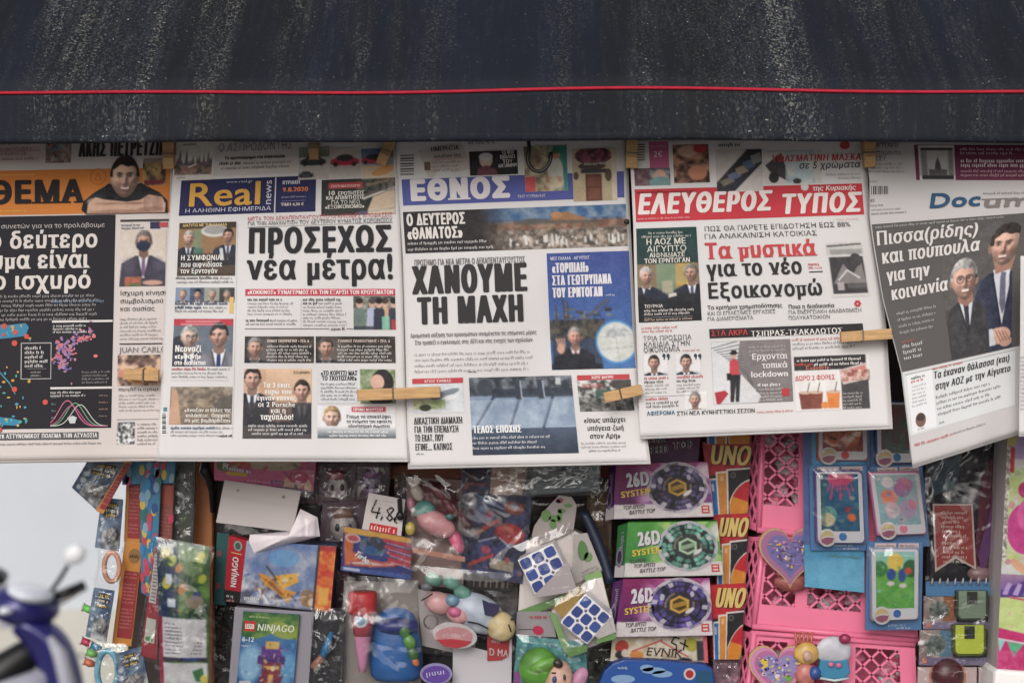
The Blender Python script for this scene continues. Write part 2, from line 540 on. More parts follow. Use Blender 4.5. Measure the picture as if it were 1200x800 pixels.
class Cv:
    """a small picture: colours on a grid, one sample per photo pixel (times res)"""
    def __init__(s, w, h, bg=(128, 128, 128), res=1.5):
        s.res = res; s.nw, s.nh = max(2, int(w * res) + 1), max(2, int(h * res) + 1)
        s.w, s.h = w, h
        s.a = np.zeros((s.nh, s.nw, 3)) + np.array(bg, float)
        s.Y, s.X = np.mgrid[0:s.nh, 0:s.nw].astype(float)
        s.X *= w / (s.nw - 1); s.Y *= h / (s.nh - 1)
    def mix(s, m, col):
        m = np.clip(m, 0, 1)[..., None]; s.a = s.a * (1 - m) + np.asarray(col, float) * m; return s
    def rect(s, x0, y0, x1, y1, col, al=1):
        e = s.res
        m = np.clip((s.X - x0) * e + .5, 0, 1) * np.clip((x1 - s.X) * e + .5, 0, 1) * np.clip((s.Y - y0) * e + .5, 0, 1) * np.clip((y1 - s.Y) * e + .5, 0, 1)
        return s.mix(m * al, col)
    def ell(s, cx, cy, rx, ry, col, al=1, rot=0, soft=1.0):
        ca, sa = math.cos(R(rot)), math.sin(R(rot))
        dx, dy = s.X - cx, s.Y - cy
        u, v = (dx * ca + dy * sa) / rx, (-dx * sa + dy * ca) / ry
        d = (1 - np.sqrt(u * u + v * v)) * min(rx, ry) * s.res / soft
        return s.mix(np.clip(d + .5, 0, 1) * al, col)
    def poly(s, pts, col, al=1):
        p = np.array(pts, float); acc = np.zeros_like(s.X)
        for ox, oy in ((-.25, -.25), (.25, -.25), (-.25, .25), (.25, .25)):
            X, Y = s.X + ox / s.res, s.Y + oy / s.res; ins = np.zeros(X.shape, bool)
            for (xa, ya), (xb, yb) in zip(p, np.roll(p, -1, 0)):
                if ya == yb: continue
                ins ^= ((ya > Y) != (yb > Y)) & (X < (xb - xa) * (Y - ya) / (yb - ya) + xa)
            acc += ins
        return s.mix(acc / 4 * al, col)
    def noise(s, cell, seed, c0, c1, al=1, lo=.3, hi=.7, mask=None):
        n = np.clip((vnoise(s.nh, s.nw, cell * s.res, seed) - lo) / (hi - lo), 0, 1)[..., None]
        cc = np.asarray(c0, float) * (1 - n) + np.asarray(c1, float) * n
        m = np.full(s.X.shape, float(al)) if mask is None else mask * al
        return s.mix(m, cc)
    def vgrad(s, y0, y1, c0, c1, al=1):
        t = np.clip((s.Y - y0) / (y1 - y0), 0, 1)[..., None]
        return s.mix(((s.Y >= y0) & (s.Y <= y1)) * float(al), np.asarray(c0, float) * (1 - t) + np.asarray(c1, float) * t)
    def hfade(s, x0, x1, col):
        return s.mix(1 - np.clip((s.X - x0) / (x1 - x0), 0, 1), col)
    def line(s, x0, y0, x1, y1, w, col, al=1):
        L = math.hypot(x1 - x0, y1 - y0) or 1; nx, ny = -(y1 - y0) / L * w / 2, (x1 - x0) / L * w / 2
        return s.poly([(x0 + nx, y0 + ny), (x1 + nx, y1 + ny), (x1 - nx, y1 - ny), (x0 - nx, y0 - ny)], col, al)
    def man(s, cx, cy, r, skin=(205, 160, 140), hair=(60, 50, 48), suit=(45, 48, 60), shirt=(222, 224, 230), tie=(70, 70, 110), turn=0.0, bald=False, beard=None, glasses=False):
        """head and shoulders; cy the middle of the face, r half the head height"""
        b = cy + 3.2 * r
        s.poly([(cx - 2.3 * r, b + r), (cx - 2.1 * r, cy + 2.0 * r), (cx - .8 * r, cy + 1.3 * r), (cx + .8 * r, cy + 1.3 * r), (cx + 2.1 * r, cy + 2.0 * r), (cx + 2.3 * r, b + r)], suit)
        s.poly([(cx - .55 * r, cy + 1.15 * r), (cx + .55 * r, cy + 1.15 * r), (cx + .1 * r, cy + 3.4 * r), (cx - .1 * r, cy + 3.4 * r)], shirt)
        if tie: s.poly([(cx - .14 * r, cy + 1.35 * r), (cx + .14 * r, cy + 1.35 * r), (cx + .2 * r, cy + 2.9 * r), (cx, cy + 3.3 * r), (cx - .2 * r, cy + 2.9 * r)], tie)
        s.poly([(cx - .42 * r, cy + .5 * r), (cx + .42 * r, cy + .5 * r), (cx + .45 * r, cy + 1.35 * r), (cx, cy + 1.6 * r), (cx - .45 * r, cy + 1.35 * r)], np.array(skin) * .66)
        for e in (-1, 1): s.line(cx + e * .58 * r, cy + 1.3 * r, cx + e * .14 * r, cy + 3.3 * r, .16 * r, np.array(suit) * .6, .7); s.ell(cx + e * 1.4 * r, cy + 2.2 * r, .6 * r, .7 * r, np.array(suit) * 1.35, .5, soft=6)
        return s.head(cx, cy, r, skin, hair, turn, bald, beard, glasses)
    def head(s, cx, cy, r, skin, hair, turn=0.0, bald=False, beard=None, glasses=False, smile=False):
        """a face modelled as a bumpy ellipsoid lit from the upper left, as a press photograph shows one"""
        X = (s.X - cx) / (.72 * r); Y = (s.Y - cy) / r
        X = X / (1 - .22 * np.clip(Y, 0, 1) ** 1.6)
        ax = s.w / (s.nw - 1) / (.72 * r); ay = s.h / (s.nh - 1) / r
        f = X - turn * .35; af = np.abs(f)
        G = lambda u, w_: np.exp(-(u / w_) ** 2)
        rr = X * X + Y * Y
        h = np.sqrt(np.clip(1 - rr, .02, 1)) * .9
        h = h + .34 * G(f, .14) * G(Y - .14, .26) + .12 * G(f, .2) * G(Y - .3, .1) + .10 * G(Y + .22, .09) * G(f, .6) - .17 * G(af - .36, .19) * G(Y + .06, .12)
        h = h + .10 * G(af - .48, .2) * G(Y - .24, .2) + .07 * G(f, .26) * G(Y - .5, .06) + .06 * G(f, .26) * G(Y - .62, .05) - .05 * G(f, .3) * G(Y - .56, .03) + .1 * G(f, .25) * G(Y - .84, .12)
        gy, gx = np.gradient(h); gx = gx / ax; gy = gy / ay
        nn = np.sqrt(gx * gx + gy * gy + 1)
        sh = .50 + .64 * np.clip((.46 * gx + .50 * gy + .74) / nn, 0, 1.2)
        skin = np.array(skin, float); hair = np.array(hair, float)
        for e in (-1, 1): s.ell(cx + e * .71 * r + turn * .05 * r, cy + .08 * r, .13 * r, .25 * r, skin * .72)
        s.mix(np.clip((1 - np.sqrt(rr)) * r * .8 * s.res + .5, 0, 1), np.clip(skin * sh[..., None], 0, 255))
        s.mix(.30 * G(af - .45, .2) * G(Y - .28, .16) * (rr < .95), (190, 100, 90))
        s.mix(.55 * G(f, .26) * G(Y - .56, .10) * (rr < 1), (158, 84, 78))
        if beard is not None: s.mix(.45 * np.clip((Y - .36) * 6, 0, 1) * (rr < 1) * (1 - .8 * G(f, .2) * G(Y - .55, .06)), beard)
        if smile: s.mix(.9 * (np.abs(Y - .55 + .25 * f * f) < .05) * (af < .3), (232, 224, 216)); s.mix(.6 * G(Y - .63 + .25 * f * f, .03) * (af < .3), (120, 60, 58))
        else: s.mix(.8 * G(Y - .555, .026) * G(f, .22), (96, 52, 50))
        s.mix(.55 * G(af - .09, .05) * G(Y - .37, .04), (96, 56, 50))
        s.mix(.9 * G(af - .36, .10) * G(Y + .05, .045), (40, 30, 30)); s.mix(.35 * G(af - .36, .2) * G(Y + .05, .10), skin * .45)
        s.mix(.8 * G(af - .37, .17) * G(Y + .21 + .1 * (af - .36), .04), hair * .6)
        if glasses: q = np.sqrt(((af - .36) / .27) ** 2 + ((Y + .04) / .19) ** 2); s.mix(.75 * G(q - 1, .16), (44, 40, 42)); s.mix(.6 * (af < .12) * G(Y + .08, .03), (44, 40, 42))
        ln = .35 * np.abs(X) ** 3
        m = ((X / 1.09) ** 2 + ((Y + .05) / 1.1) ** 2 < 1)
        hm = m & ((Y < -.58 + ln + .05 * np.sin(X * 7)) | ((np.abs(X) > .82) & (Y < -.02)))
        if bald: hm = m & (np.abs(X) > .78) & (Y < .02) & (Y > -.55)
        st = vnoise(s.nh, s.nw, max(1.2, r * .14) * s.res, int(cx * 3 + cy), 2)
        lit = .62 + .5 * np.clip(-.5 * X - .6 * Y, -.4, 1) + .7 * (st - .5)
        for _ in range(1):
            p = np.pad(hm.astype(float), 1, mode='edge'); hf = (p[:-2, 1:-1] + p[2:, 1:-1] + p[1:-1, :-2] + p[1:-1, 2:] + 2 * p[1:-1, 1:-1]) / 6
        s.mix(hf, np.clip(hair * lit[..., None], 0, 255))
        return s
    def busy(s, seed, n, pal, x0=0, y0=0, x1=None, y1=None, size=3.0, al=.75):
        """a scatter of small printed shapes, as crowded packaging art has"""
        r = random.Random(seed); x1 = s.w if x1 is None else x1; y1 = s.h if y1 is None else y1
        for _ in range(n):
            x, y, q, cl = r.uniform(x0, x1), r.uniform(y0, y1), r.uniform(.3, 1) * size, r.choice(pal)
            t = r.random()
            if t < .4: s.ell(x, y, q, q * r.uniform(.3, .9), cl, al, rot=r.uniform(0, 180))
            elif t < .75: an = r.uniform(0, 6.28); s.line(x, y, x + 2.6 * q * math.cos(an), y + 2.6 * q * math.sin(an), r.uniform(.5, 1.3), cl, al)
            else: s.poly([(x + q * r.uniform(-1, 1), y + q * r.uniform(-1, 1)) for _ in range(4)], cl, al)
        return s
    def soften(s, n=1, grain=5.0, seed=1):
        """the softness and grain of a newspaper photograph"""
        for _ in range(n):
            p = np.pad(s.a, ((1, 1), (1, 1), (0, 0)), mode='edge')
            q = p[:-2] * .22 + p[1:-1] * .56 + p[2:] * .22
            s.a = q[:, :-2] * .22 + q[:, 1:-1] * .56 + q[:, 2:] * .22
        g = np.random.default_rng(seed).normal(0, grain, s.X.shape)[..., None]
        lo = (vnoise(s.nh, s.nw, 7 * s.res, seed + 3) - .5)[..., None] * grain * 5
        s.a = np.clip(s.a + g + lo, 0, 255); s.soft = True; return s

# ---------------------------------------------------------------- the setting: pavement, road, wall
V, F = boxmesh(-60, 60, -60, 60, -.4, -.12)
struct(mk('road', V, F, M_ROAD))
V, F = boxmesh(-30, 30, -4.0, 5.6, -.119, 0)
struct(mk('pavement', V, F, M_PAVE))
wl_ = thing('house_wall', 'pale white rendered house wall behind the parked scooter', 'wall', (-3, 5.4, 0))
V, F = boxmesh(-9, 6, 5.40, 5.7, 0, 4.6); mk('wall_face', V, F, M_WALL, wl_)
ms = []
for i in range(3):
    ms.append(boxmesh(-9, 6, 5.37 - .012 * (i % 2), 5.398, .03 + i * .2, .215 + i * .2))
V, F = merge(*ms); mk('plinth', V, F, M_PLINTH, wl_)

# ---------------------------------------------------------------- the kiosk: body, counter, post, rail, wires
kb = thing('newsstand_kiosk', 'dark wooden street kiosk whose front is covered with hanging newspapers and toys', 'kiosk', (0.1, .5, 0))
V, F = boxmesh(w3(150, 0, .34)[0], 1.6, .34, .38, 0.75, 2.32); mk('back_panel', V, F, M_DARKWOOD, kb)
V, F = boxmesh(w3(150, 0, .34)[0], 1.6, .37, 1.6, 0, .748); mk('counter_base', V, F, M_DARKWOOD, kb)
V, F = boxmesh(w3(150, 0, .34)[0] + .02, 1.6, .381, 1.6, 0.75, 2.32); mk('cabin', V, F, M_DARKWOOD, kb)
V, F = boxmesh(-1.2, 1.7, .2, 1.8, 2.325, 2.38); mk('roof', V, F, M_DARKWOOD, kb)
V, F = boxmesh(w3(226, 0, .17)[0], w3(249, 0, .17)[0], .17, .20, .6, 2.32); bevel(mk('front_post', V, F, M_POST, kb), .002)
p0, p1 = w3(455, 545, .2), w3(720, 561, .2)
V, F = boxmesh(p0[0], p1[0], .20, .23, p1[2], p0[2]); bevel(mk('cross_rail', V, F, M_RAIL, kb), .002)

wire = thing('display_wire', 'thin steel wire under the awning that carries the row of newspapers', 'wire', (0, .024, ZC + .235))
V, F = tube([(-1.5, .024, ZC + .235), (-.5, .024, ZC + .231), (.4, .024, ZC + .232), (1.5, .024, ZC + .236)], .0015, 6)
mk('strand', V, F, M_STEEL, wire)

# ---------------------------------------------------------------- the awning
def awning_mat():
    m, n, l, b = new_mat('weathered navy awning cloth')
    tc = n.new('ShaderNodeTexCoord')
    def noise(sc, scale, det=8, rough=.6):
        mp = n.new('ShaderNodeMapping'); mp.inputs['Scale'].default_value = sc
        l.new(tc.outputs['Object'], mp.inputs['Vector'])
        t = n.new('ShaderNodeTexNoise'); t.inputs['Scale'].default_value = scale; t.inputs['Detail'].default_value = det; t.inputs['Roughness'].default_value = rough
        l.new(mp.outputs['Vector'], t.inputs['Vector']); return t.outputs['Fac']
    def rng(src, a, b_, lo=0.0, hi=1.0):
        r = n.new('ShaderNodeMapRange'); r.inputs['From Min'].default_value = a; r.inputs['From Max'].default_value = b_
        r.inputs['To Min'].default_value = lo; r.inputs['To Max'].default_value = hi
        l.new(src, r.inputs['Value']); return r.outputs['Result']
    def mul(a, b_):
        x = n.new('ShaderNodeMath'); x.operation = 'MULTIPLY'; l.new(a, x.inputs[0]); l.new(b_, x.inputs[1]); return x.outputs[0]
    def add(a, b_):
        x = n.new('ShaderNodeMath'); x.operation = 'ADD'; x.use_clamp = True; l.new(a, x.inputs[0]); l.new(b_, x.inputs[1]); return x.outputs[0]
    streak = rng(noise((1, .06, .07), 26, 5), .52, .66)                  # long run-off streaks
    patch = rng(noise((1, .08, .20), 5.2, 6, .62), .49, .62)              # where the cloth is dirtiest
    speck = rng(noise((1, .8, .6), 330, 3, .8), .52, .62)              # lichen grains
    speck2 = rng(noise((1, .6, .22), 110, 6, .75), .56, .68)
    dots = rng(noise((1, 1, 1), 240, 1, .5), .72, .78)
    fine = rng(noise((1, .06, .10), 130, 4), .48, .72)
    dirt = add(mul(mul(streak, speck), rng(patch, 0, 1, .3, 1)), mul(mul(patch, speck), rng(streak, 0, 1, .3, 1)))
    dirt = add(dirt, mul(mul(speck2, fine), rng(patch, 0, 1, .2, .8)))
    base = n.new('ShaderNodeMix'); base.data_type = 'RGBA'
    base.inputs['A'].default_value = (*srgb((21, 27, 40)), 1); base.inputs['B'].default_value = (*srgb((20, 22, 27)), 1)
    l.new(rng(noise((1, .1, .2), 7, 5), .35, .65), base.inputs['Factor'])
    film = n.new('ShaderNodeMix'); film.data_type = 'RGBA'; film.inputs['B'].default_value = (*srgb((72, 77, 84)), 1)
    l.new(base.outputs['Result'], film.inputs['A']); l.new(mul(fine, rng(patch, 0, 1, .05, .26)), film.inputs['Factor'])
    top = n.new('ShaderNodeMix'); top.data_type = 'RGBA'; top.inputs['B'].default_value = (*srgb((114, 114, 109)), 1)
    l.new(film.outputs['Result'], top.inputs['A']); l.new(dirt, top.inputs['Factor'])
    wd = n.new('ShaderNodeMix'); wd.data_type = 'RGBA'; wd.inputs['B'].default_value = (*srgb((176, 172, 164)), 1)
    l.new(top.outputs['Result'], wd.inputs['A']); l.new(mul(dots, rng(patch, 0, 1, .12, .9)), wd.inputs['Factor'])
    l.new(wd.outputs['Result'], b.inputs['Base Color'])
    b.inputs['Roughness'].default_value = .75; b.inputs['Specular IOR Level'].default_value = .25
    bp = n.new('ShaderNodeBump'); bp.inputs['Strength'].default_value = .4; bp.inputs['Distance'].default_value = .002
    l.new(noise((1, 1, 1), 160, 4), bp.inputs['Height']); l.new(bp.outputs['Normal'], b.inputs['Normal'])
    return m
M_AWN = awning_mat()
M_TRIM = solid('red awning piping', (184, 44, 62), .75, .9, spec=.15, var=.12, vscale=60)
aw = thing('kiosk_awning', 'dirty navy blue kiosk awning with a thin red line above its hanging valance', 'awning', (0, -.10, ZC + .2))
YA = -.10
kA = S * (1 + YA / D)
zb = ZC + (400 - 166) * kA; zs = ZC + (400 - 107) * kA
def awn(x, t):
    """t = 0 hem, 1 red line, >1 metres up the slope"""
    wob = .0022 * math.sin(x * 5.1 + .6) + .0014 * math.sin(x * 11.3)
    if t <= 1:
        z = zb + (zs - zb) * t
        y = YA + .006 * math.sin(x * 9 + 1) * (1 - t) + .004 * math.sin(x * 23) * (1 - t)
        return (x, y, z + wob * (.6 + .5 * t) + .0016 * math.cos(x * 2.6) * (1 - t))
    q = t - 1
    return (x, YA + q * .76 + .01 * math.sin(q * 9 + x * 1.3) * min(1, q * 6), zs + wob + q * .65 + .012 * math.sin(x * 3.1) * min(q, .3))
xs_ = np.linspace(-1.75, 1.75, 120)
def sheet(ts, name, th, lab=None):
    V, F = [], []
    for t in ts: V += [awn(x, t) for x in xs_]
    n = len(xs_)
    for j in range(len(ts) - 1):
        for i in range(n - 1): F.append((j * n + i, j * n + i + 1, (j + 1) * n + i + 1, (j + 1) * n + i))
    o = mk(name, V, F, M_AWN, aw, smooth=True)
    m = o.modifiers.new('cloth thickness', 'SOLIDIFY'); m.thickness = th; m.offset = -1
    return o
sheet(list(np.linspace(0, 1, 10)), 'valance', .0025)
sheet([1 + q for q in np.linspace(0.001, .85, 24)], 'canopy', .0025)
V, F = [], []
for x in xs_:
    p = awn(x, 1); V += [(p[0], p[1] - .0012, p[2] - .0019), (p[0], p[1] - .0020, p[2]), (p[0], p[1] - .0012, p[2] + .0019), (p[0], p[1] + .0005, p[2])]
for i in range(len(xs_) - 1):
    for k in range(4): F.append((i * 4 + k, i * 4 + (k + 1) % 4, i * 4 + 4 + (k + 1) % 4, i * 4 + 4 + k))
mk('piping', V, F, M_TRIM, aw, smooth=True)
V, F = [], []
for x in xs_:
    p = awn(x, 0); V += [(p[0], p[1] - .003, p[2] + .008), (p[0], p[1] - .004, p[2] + .002), (p[0], p[1] - .001, p[2] - .0015), (p[0], p[1] + .005, p[2] + .001)]
for i in range(len(xs_) - 1):
    for k in range(3): F.append((i * 4 + k, i * 4 + k + 1, i * 4 + 4 + k + 1, i * 4 + 4 + k))
mk('hem', V, F, M_AWN, aw, smooth=True)
fr = [tube([(x, YA + .01, zs - .006), (x, .34, zs + .50)], .009, 8) for x in (-1.6, 1.6)]
fr.append(tube([(-1.7, YA + .016, zs - .004), (1.7, YA + .016, zs - .004)], .009, 8))
V, F = merge(*fr); mk('frame', V, F, M_BLACKMETAL, aw)

# ---------------------------------------------------------------- newspapers
BK = (38, 35, 38)
DK = (64, 60, 62)
RED = (196, 48, 62)
NP = .92

class Paper:
    def __init__(s, label, rows, depth, v0, v1, inner=(5, 4), paper=M_PAPER, paper2=M_PAPER_WARM, thick=.004):
        s.pg = Page(rows, depth)
        top = s.pg.to3d(np.array([150.]), np.array([float(v0)]), 0)[0]
        s.root = thing('newspaper', label, 'newspaper', tuple(top), 'newspapers pegged up along the kiosk')
        nx, ny = 54, int((v1 - v0) / 6)
        A, B = np.meshgrid(np.linspace(0, 300, nx + 1), np.linspace(v0, v1, ny + 1))
        i = np.arange(ny)[:, None] * (nx + 1) + np.arange(nx)[None]
        Fq = np.stack([i, i + nx + 1, i + nx + 2, i + 1], -1).reshape(-1, 4)
        o = mk('front_page', s.pg.to3d(A.ravel(), B.ravel(), 0), (Fq,), paper, s.root, smooth=True)
        m = o.modifiers.new('thickness', 'SOLIDIFY'); m.thickness = .0006; m.offset = -1
        k = 0
        for dx, dv, d in ((inner[0], inner[1], .5), (inner[0] * .5, inner[1] * .55, .25)):
            A2 = A + (dx - .15 * inner[0]) * (A / 300); B2 = v0 + (B - v0) * (v1 + dv + 1.2 * k - v0) / (v1 - v0)
            P = s.pg.to3d(A2.ravel(), B2.ravel(), -thick * d * 2)
            o = mk('inner_pages', P, (Fq,), paper2 if k == 0 else paper, s.root, smooth=True)
            m = o.modifiers.new('thickness', 'SOLIDIFY'); m.thickness = .0006; m.offset = -1
            k += 1
    def ink(s, f=NP): return Ink(s.pg, f, .16, 9)
    def done(s, ink, name, label=None): return ink.build(name, s.root, label=label)
    def photo(s, x0, y0, x1, y1, cv, texts=(), label=None, name='photograph', over=None):
        cv.soften(1, 4, int(x0 * 7 + y0)); k = s.ink(); k.canvas(x0, y0, x1, y1, cv, 2)
        for t in texts: k.text(*t[:-1], **t[-1])
        if over: over(k)
        return s.done(k, name, label)

def page_folds(u, t, seed):
    """the shallow creases of a handled newspaper"""
    r = np.random.default_rng(seed + 400); z = 0
    for _ in range(9):
        a = r.uniform(0, math.pi); d = (u * .8 - r.uniform(0, .8)) * math.cos(a) + (t - r.uniform(0, 1)) * math.sin(a)
        z = z + r.uniform(.3, 1) * r.choice((-1, 1)) * (np.sqrt(d * d + .0009) - .03) * np.exp(-(d / .22) ** 2)
    return z * .026

def wav(y0, a1=0.0, a2=0.0, seed=0, curl=0.0, vb=540):
    """depth of a hanging sheet: slight waves, a curl of the lower end towards the street"""
    ph = seed * 1.7
    def f(u, v):
        t = (v - 165) / 375.0
        return (y0 - a1 * np.sin(u * 3.1 + ph * .3) - a2 * np.sin(u * 7 + ph + t * 2) * (0.3 + .7 * t)
                - curl * np.clip((v - vb + 120) / 120, 0, 2) ** 2 - .016 * np.clip((u - .72) / .28, 0, 1.1) ** 2 * np.clip((v - vb + 110) / 110, 0, 1.2) ** 2 + .0012 * np.sin(t * 9 + u * 4 + ph) + page_folds(u, t, seed))
    return f

# --- 1: the leftmost paper
n1 = Paper('leftmost newspaper, orange masthead band and black front page with glowing map graphics',
           [(160, -95, 208, -.022), (200, -95, 205, -.02), (255, -95, 204, -.018), (400, -95, 200, -.012), (545, -95, 196, -.014)],
           wav(.013, .004, .002, 1, .006), 160, 540, (0, 4), M_PAPER_WARM)
k = n1.ink()
k.rect(-60, 166, 48, 192, (214, 190, 186), 1); k.para(-40, 171, 84, 4, 6, 3.2, (120, 90, 96), 3); k.line(0, 178, 47, 177, .8, (190, 120, 130))
k.text('ΑΚΗΣ ΠΕΤΡΕΤΖΙΚΗΣ', 92, 184, 118, 20, (52, 48, 50), stem=.16)
k.done = None
n1.done(k, 'top_banner')
c = Cv(30, 25, (170, 140, 120)); c.noise(5, 2, (90, 70, 60), (220, 200, 180)); c.noise(4, 9, (150, 60, 40), (120, 150, 170), .5)
n1.photo(54, 166, 84, 191, c)
k = n1.ink()
k.rect(-90, 202, 199.5, 254, (218, 120, 42), 1)
k.rect(-90, 206, 40, 208, (228, 140, 60), 2); k.ticks(-40, 249, 70, 2, (230, 190, 70), 4)
k.text('ΘΕΜΑ', -14, 239.5, 112, 26, (36, 30, 34), stem=.27, serif=.11)
k.ell(115, 207, 9.5, 9.5, (200, 96, 30), 3); k.ell(115, 207, 8.2, 8.2, (218, 120, 42), 4)
k.text('Δ', 110, 212, 10, 8.5, (200, 96, 30), stem=.12, layer=5)
n1.done(k, 'masthead')
c = Cv(30, 26, (70, 74, 60)); c.noise(7, 4, (50, 40, 36), (190, 150, 90)); c.rect(2, 21, 28, 25, (120, 40, 50)); c.rect(0, 0, 30, 4, (150, 130, 120))
n1.photo(168, 186, 195, 217, c)
# the smiling cook leaning on his arms: a printed cut-out
c = Cv(108, 70, (218, 120, 42), 1.7); ox, oy = 94, 183
def P_(*q): return [(x - ox, y - oy) for x, y in q]
body = P_((96, 246), (98, 236), (110, 226), (124, 218), (132, 212), (162, 212), (172, 218), (188, 226), (198, 236), (199, 251), (102, 251))
head = P_((129.5, 208), (130, 194), (134, 187), (146, 184.6), (158, 187), (163, 194), (162.5, 206), (159, 221), (152, 231), (143, 231.5), (134, 221))
c.poly(body, (34, 33, 38)); c.ell(20, 52, 14, 8, (60, 58, 62), .5, soft=5); c.ell(86, 50, 14, 8, (56, 54, 58), .5, soft=5)
c.poly(P_((103, 250), (104, 239), (113, 231), (124, 234), (150, 237), (166, 235), (176, 229), (191, 232), (196, 240), (195, 250)), (214, 166, 140))
for x, y, rx, ry, col, al in ((112, 236, 9, 4, (216, 172, 148), .7), (150, 242, 24, 3, (214, 168, 144), .7), (184, 235, 9, 4, (214, 170, 146), .6), (140, 249, 34, 3, (140, 96, 78), .6), (178, 246, 14, 3, (130, 92, 78), .6), (160, 239, 12, 1.4, (136, 92, 74), .7), (130, 239, 14, 1.2, (136, 92, 74), .6)): c.ell(x - ox, y - oy, rx, ry, col, al, soft=3)
c.noise(4, 5, (120, 86, 76), (190, 142, 118), .35, mask=((c.X > 76) & (c.X < 98) & (c.Y > 48)).astype(float))
c.head(147 - ox, 208.5 - oy, 23.5, (230, 182, 156), (52, 42, 40), turn=.1, beard=(104, 72, 62), smile=True)
t1 = Cv(108, 70, (0, 0, 0), 1.7); t1.poly(body, (255, 255, 255)); t1.ell(147 - ox, 207.5 - oy, 17.5, 24.8, (255, 255, 255)); c.m = t1.a[..., 0] / 255
k = n1.ink(); k.canvas(ox, oy, ox + 108, oy + 70, c, 6)
n1.done(k, 'portrait_cutout')
k = n1.ink()
k.rect(-90, 255.5, 135.5, 504, (34, 32, 38), 1)
k.text('μέτρα συνετών για να το προλάβουμε', -24, 268.5, 147, 5.0, (190, 180, 178), stem=.13, serif=.05)
k.text('το δεύτερο', -26, 292, 141, 19.5, (214, 204, 198), stem=.21, serif=.07)
k.text('κύμα είναι', -24, 315.5, 128, 19.5, (214, 204, 198), stem=.21, serif=.07)
k.text('το ισχυρό', -22, 339.5, 129, 19.5, (214, 204, 198), stem=.21, serif=.07)
k.para(-8, 349, 128, 6, 5.4, 3.1, (168, 160, 160), 8)
k.ticks(60, 354.6, 62, 3.1, (110, 140, 170), 31)
k.rect(61, 375.5, 132, 378, (214, 208, 204), 3); k.para(62, 383, 45, 3, 3.6, 2.6, (206, 200, 198), 19, .6, .3)
k.rect(59, 453.5, 132, 456, (214, 208, 204), 3); k.para(59, 461, 44, 2, 3.8, 2.6, (206, 200, 198), 22, .6, .2)
k.para(96, 437, 34, 4, 4, 2.4, (150, 146, 146), 26)
n1.done(k, 'headline')
rng = random.Random(5)
k = n1.ink()
pts = [(-6, 384), (6, 387), (16, 388), (26, 390), (33, 383), (20, 384), (2, 382)]
k.poly([(-10, 380), (10, 381), (30, 379), (34, 384), (30, 394), (12, 396), (-10, 398)], (50, 130, 170), 3)
k.poly([(-8, 486), (2, 489), (14, 490), (27, 494), (20, 499), (4, 498), (-8, 493)], (50, 130, 170), 3)
for i in range(46):
    x, y = rng.uniform(-4, 36), rng.choice([rng.uniform(380, 398), rng.uniform(430, 478), rng.uniform(486, 499)])
    if 400 < y < 430 and x > 24: continue
    k.ell(x, y, rng.uniform(.8, 2.2), rng.uniform(.8, 2), rng.choice([(60, 150, 180), (70, 170, 160), (214, 150, 60), (200, 170, 80)]), 4, 10)
for x, y, r in ((5, 382, 3.2), (18, 389, 3), (31, 394, 3), (17, 402, 3.4), (17, 456, 3.2), (53, 471, 3.2), (-1, 503, 3.4), (4, 392, 2)): k.ell(x, y, r, r, (214, 74, 60), 5, 12)
k.line(-2, 434, 12, 450, 1.6, (60, 140, 150), 4); k.line(12, 450, 18, 462, 1.2, (60, 140, 150), 4)
k.rect(24.5, 401.5, 60.5, 444.5, (170, 166, 166), 4); k.rect(25.6, 402.6, 59.4, 443.4, (30, 28, 34), 5)
k.para(29, 409.5, 27, 5, 5.2, 3.6, (206, 200, 198), 40, .6, .3, 6); k.line(31, 432, 54, 432, .6, (120, 118, 118), 6); k.para(36, 437, 14, 2, 4, 2, (170, 166, 166), 46, .5, .2, 6)
for i in range(150):
    t = rng.random(); cx = 66 + t * 44; cy = 412 - 24 * t + rng.gauss(0, 5); 
    if rng.random() < .5: cx, cy = rng.gauss(76, 7), rng.gauss(418, 12)
    k.ell(cx, cy, rng.uniform(.9, 2.4), rng.uniform(.7, 2), rng.choice([(150, 110, 170), (170, 120, 160), (110, 90, 160), (190, 130, 150), (214, 100, 110)]), 4, 8)
for x, y in ((71, 404), (96, 396), (102, 395), (110, 394), (112, 417)): k.ell(x, y, 2.6, 2, (222, 110, 110), 5, 10)
for j, (col, x0, pk, hh) in enumerate((((220, 110, 140), 62, 79, 30), ((110, 170, 130), 66, 88, 27), ((190, 200, 190), 64, 94, 25), ((200, 90, 140), 60, 84, 24))):
    P = [(59 + t * 2.4, 499 - hh * math.exp(-((59 + t * 2.4 - pk) / 14.) ** 2)) for t in range(29)]
    for (xa, ya), (xb, yb) in zip(P, P[1:]): k.line(xa, ya, xb, yb, 1.0, col, 4 + j)
for y in (466, 474, 482, 490): k.ticks(60, y, 5, 1.8, (120, 150, 150), y); k.ticks(116, y - 2, 10, 1.8, (170, 130, 120), y + 1)
k.poly([(79, 489), (85, 487), (90, 489), (88, 496), (82, 496)], (200, 200, 206), 5)
n1.done(k, 'map_graphics')
k = n1.ink()
k.rect(-20, 507.5, 115.5, 516, (84, 82, 84), 2); k.text('UNDERCOVER ΑΣΤΥΝΟΜΙΚΟΣ ΠΟΛΕΜΑ ΤΗΝ ΑΣΥΛΟΣΙΑ', -30, 514.2, 144, 5, (218, 214, 212), stem=.2)
k.ticks(-10, 521.5, 128, 2.4, (120, 114, 114), 61)
k.rect(141, 257.5, 198, 260, (60, 56, 58), 2)
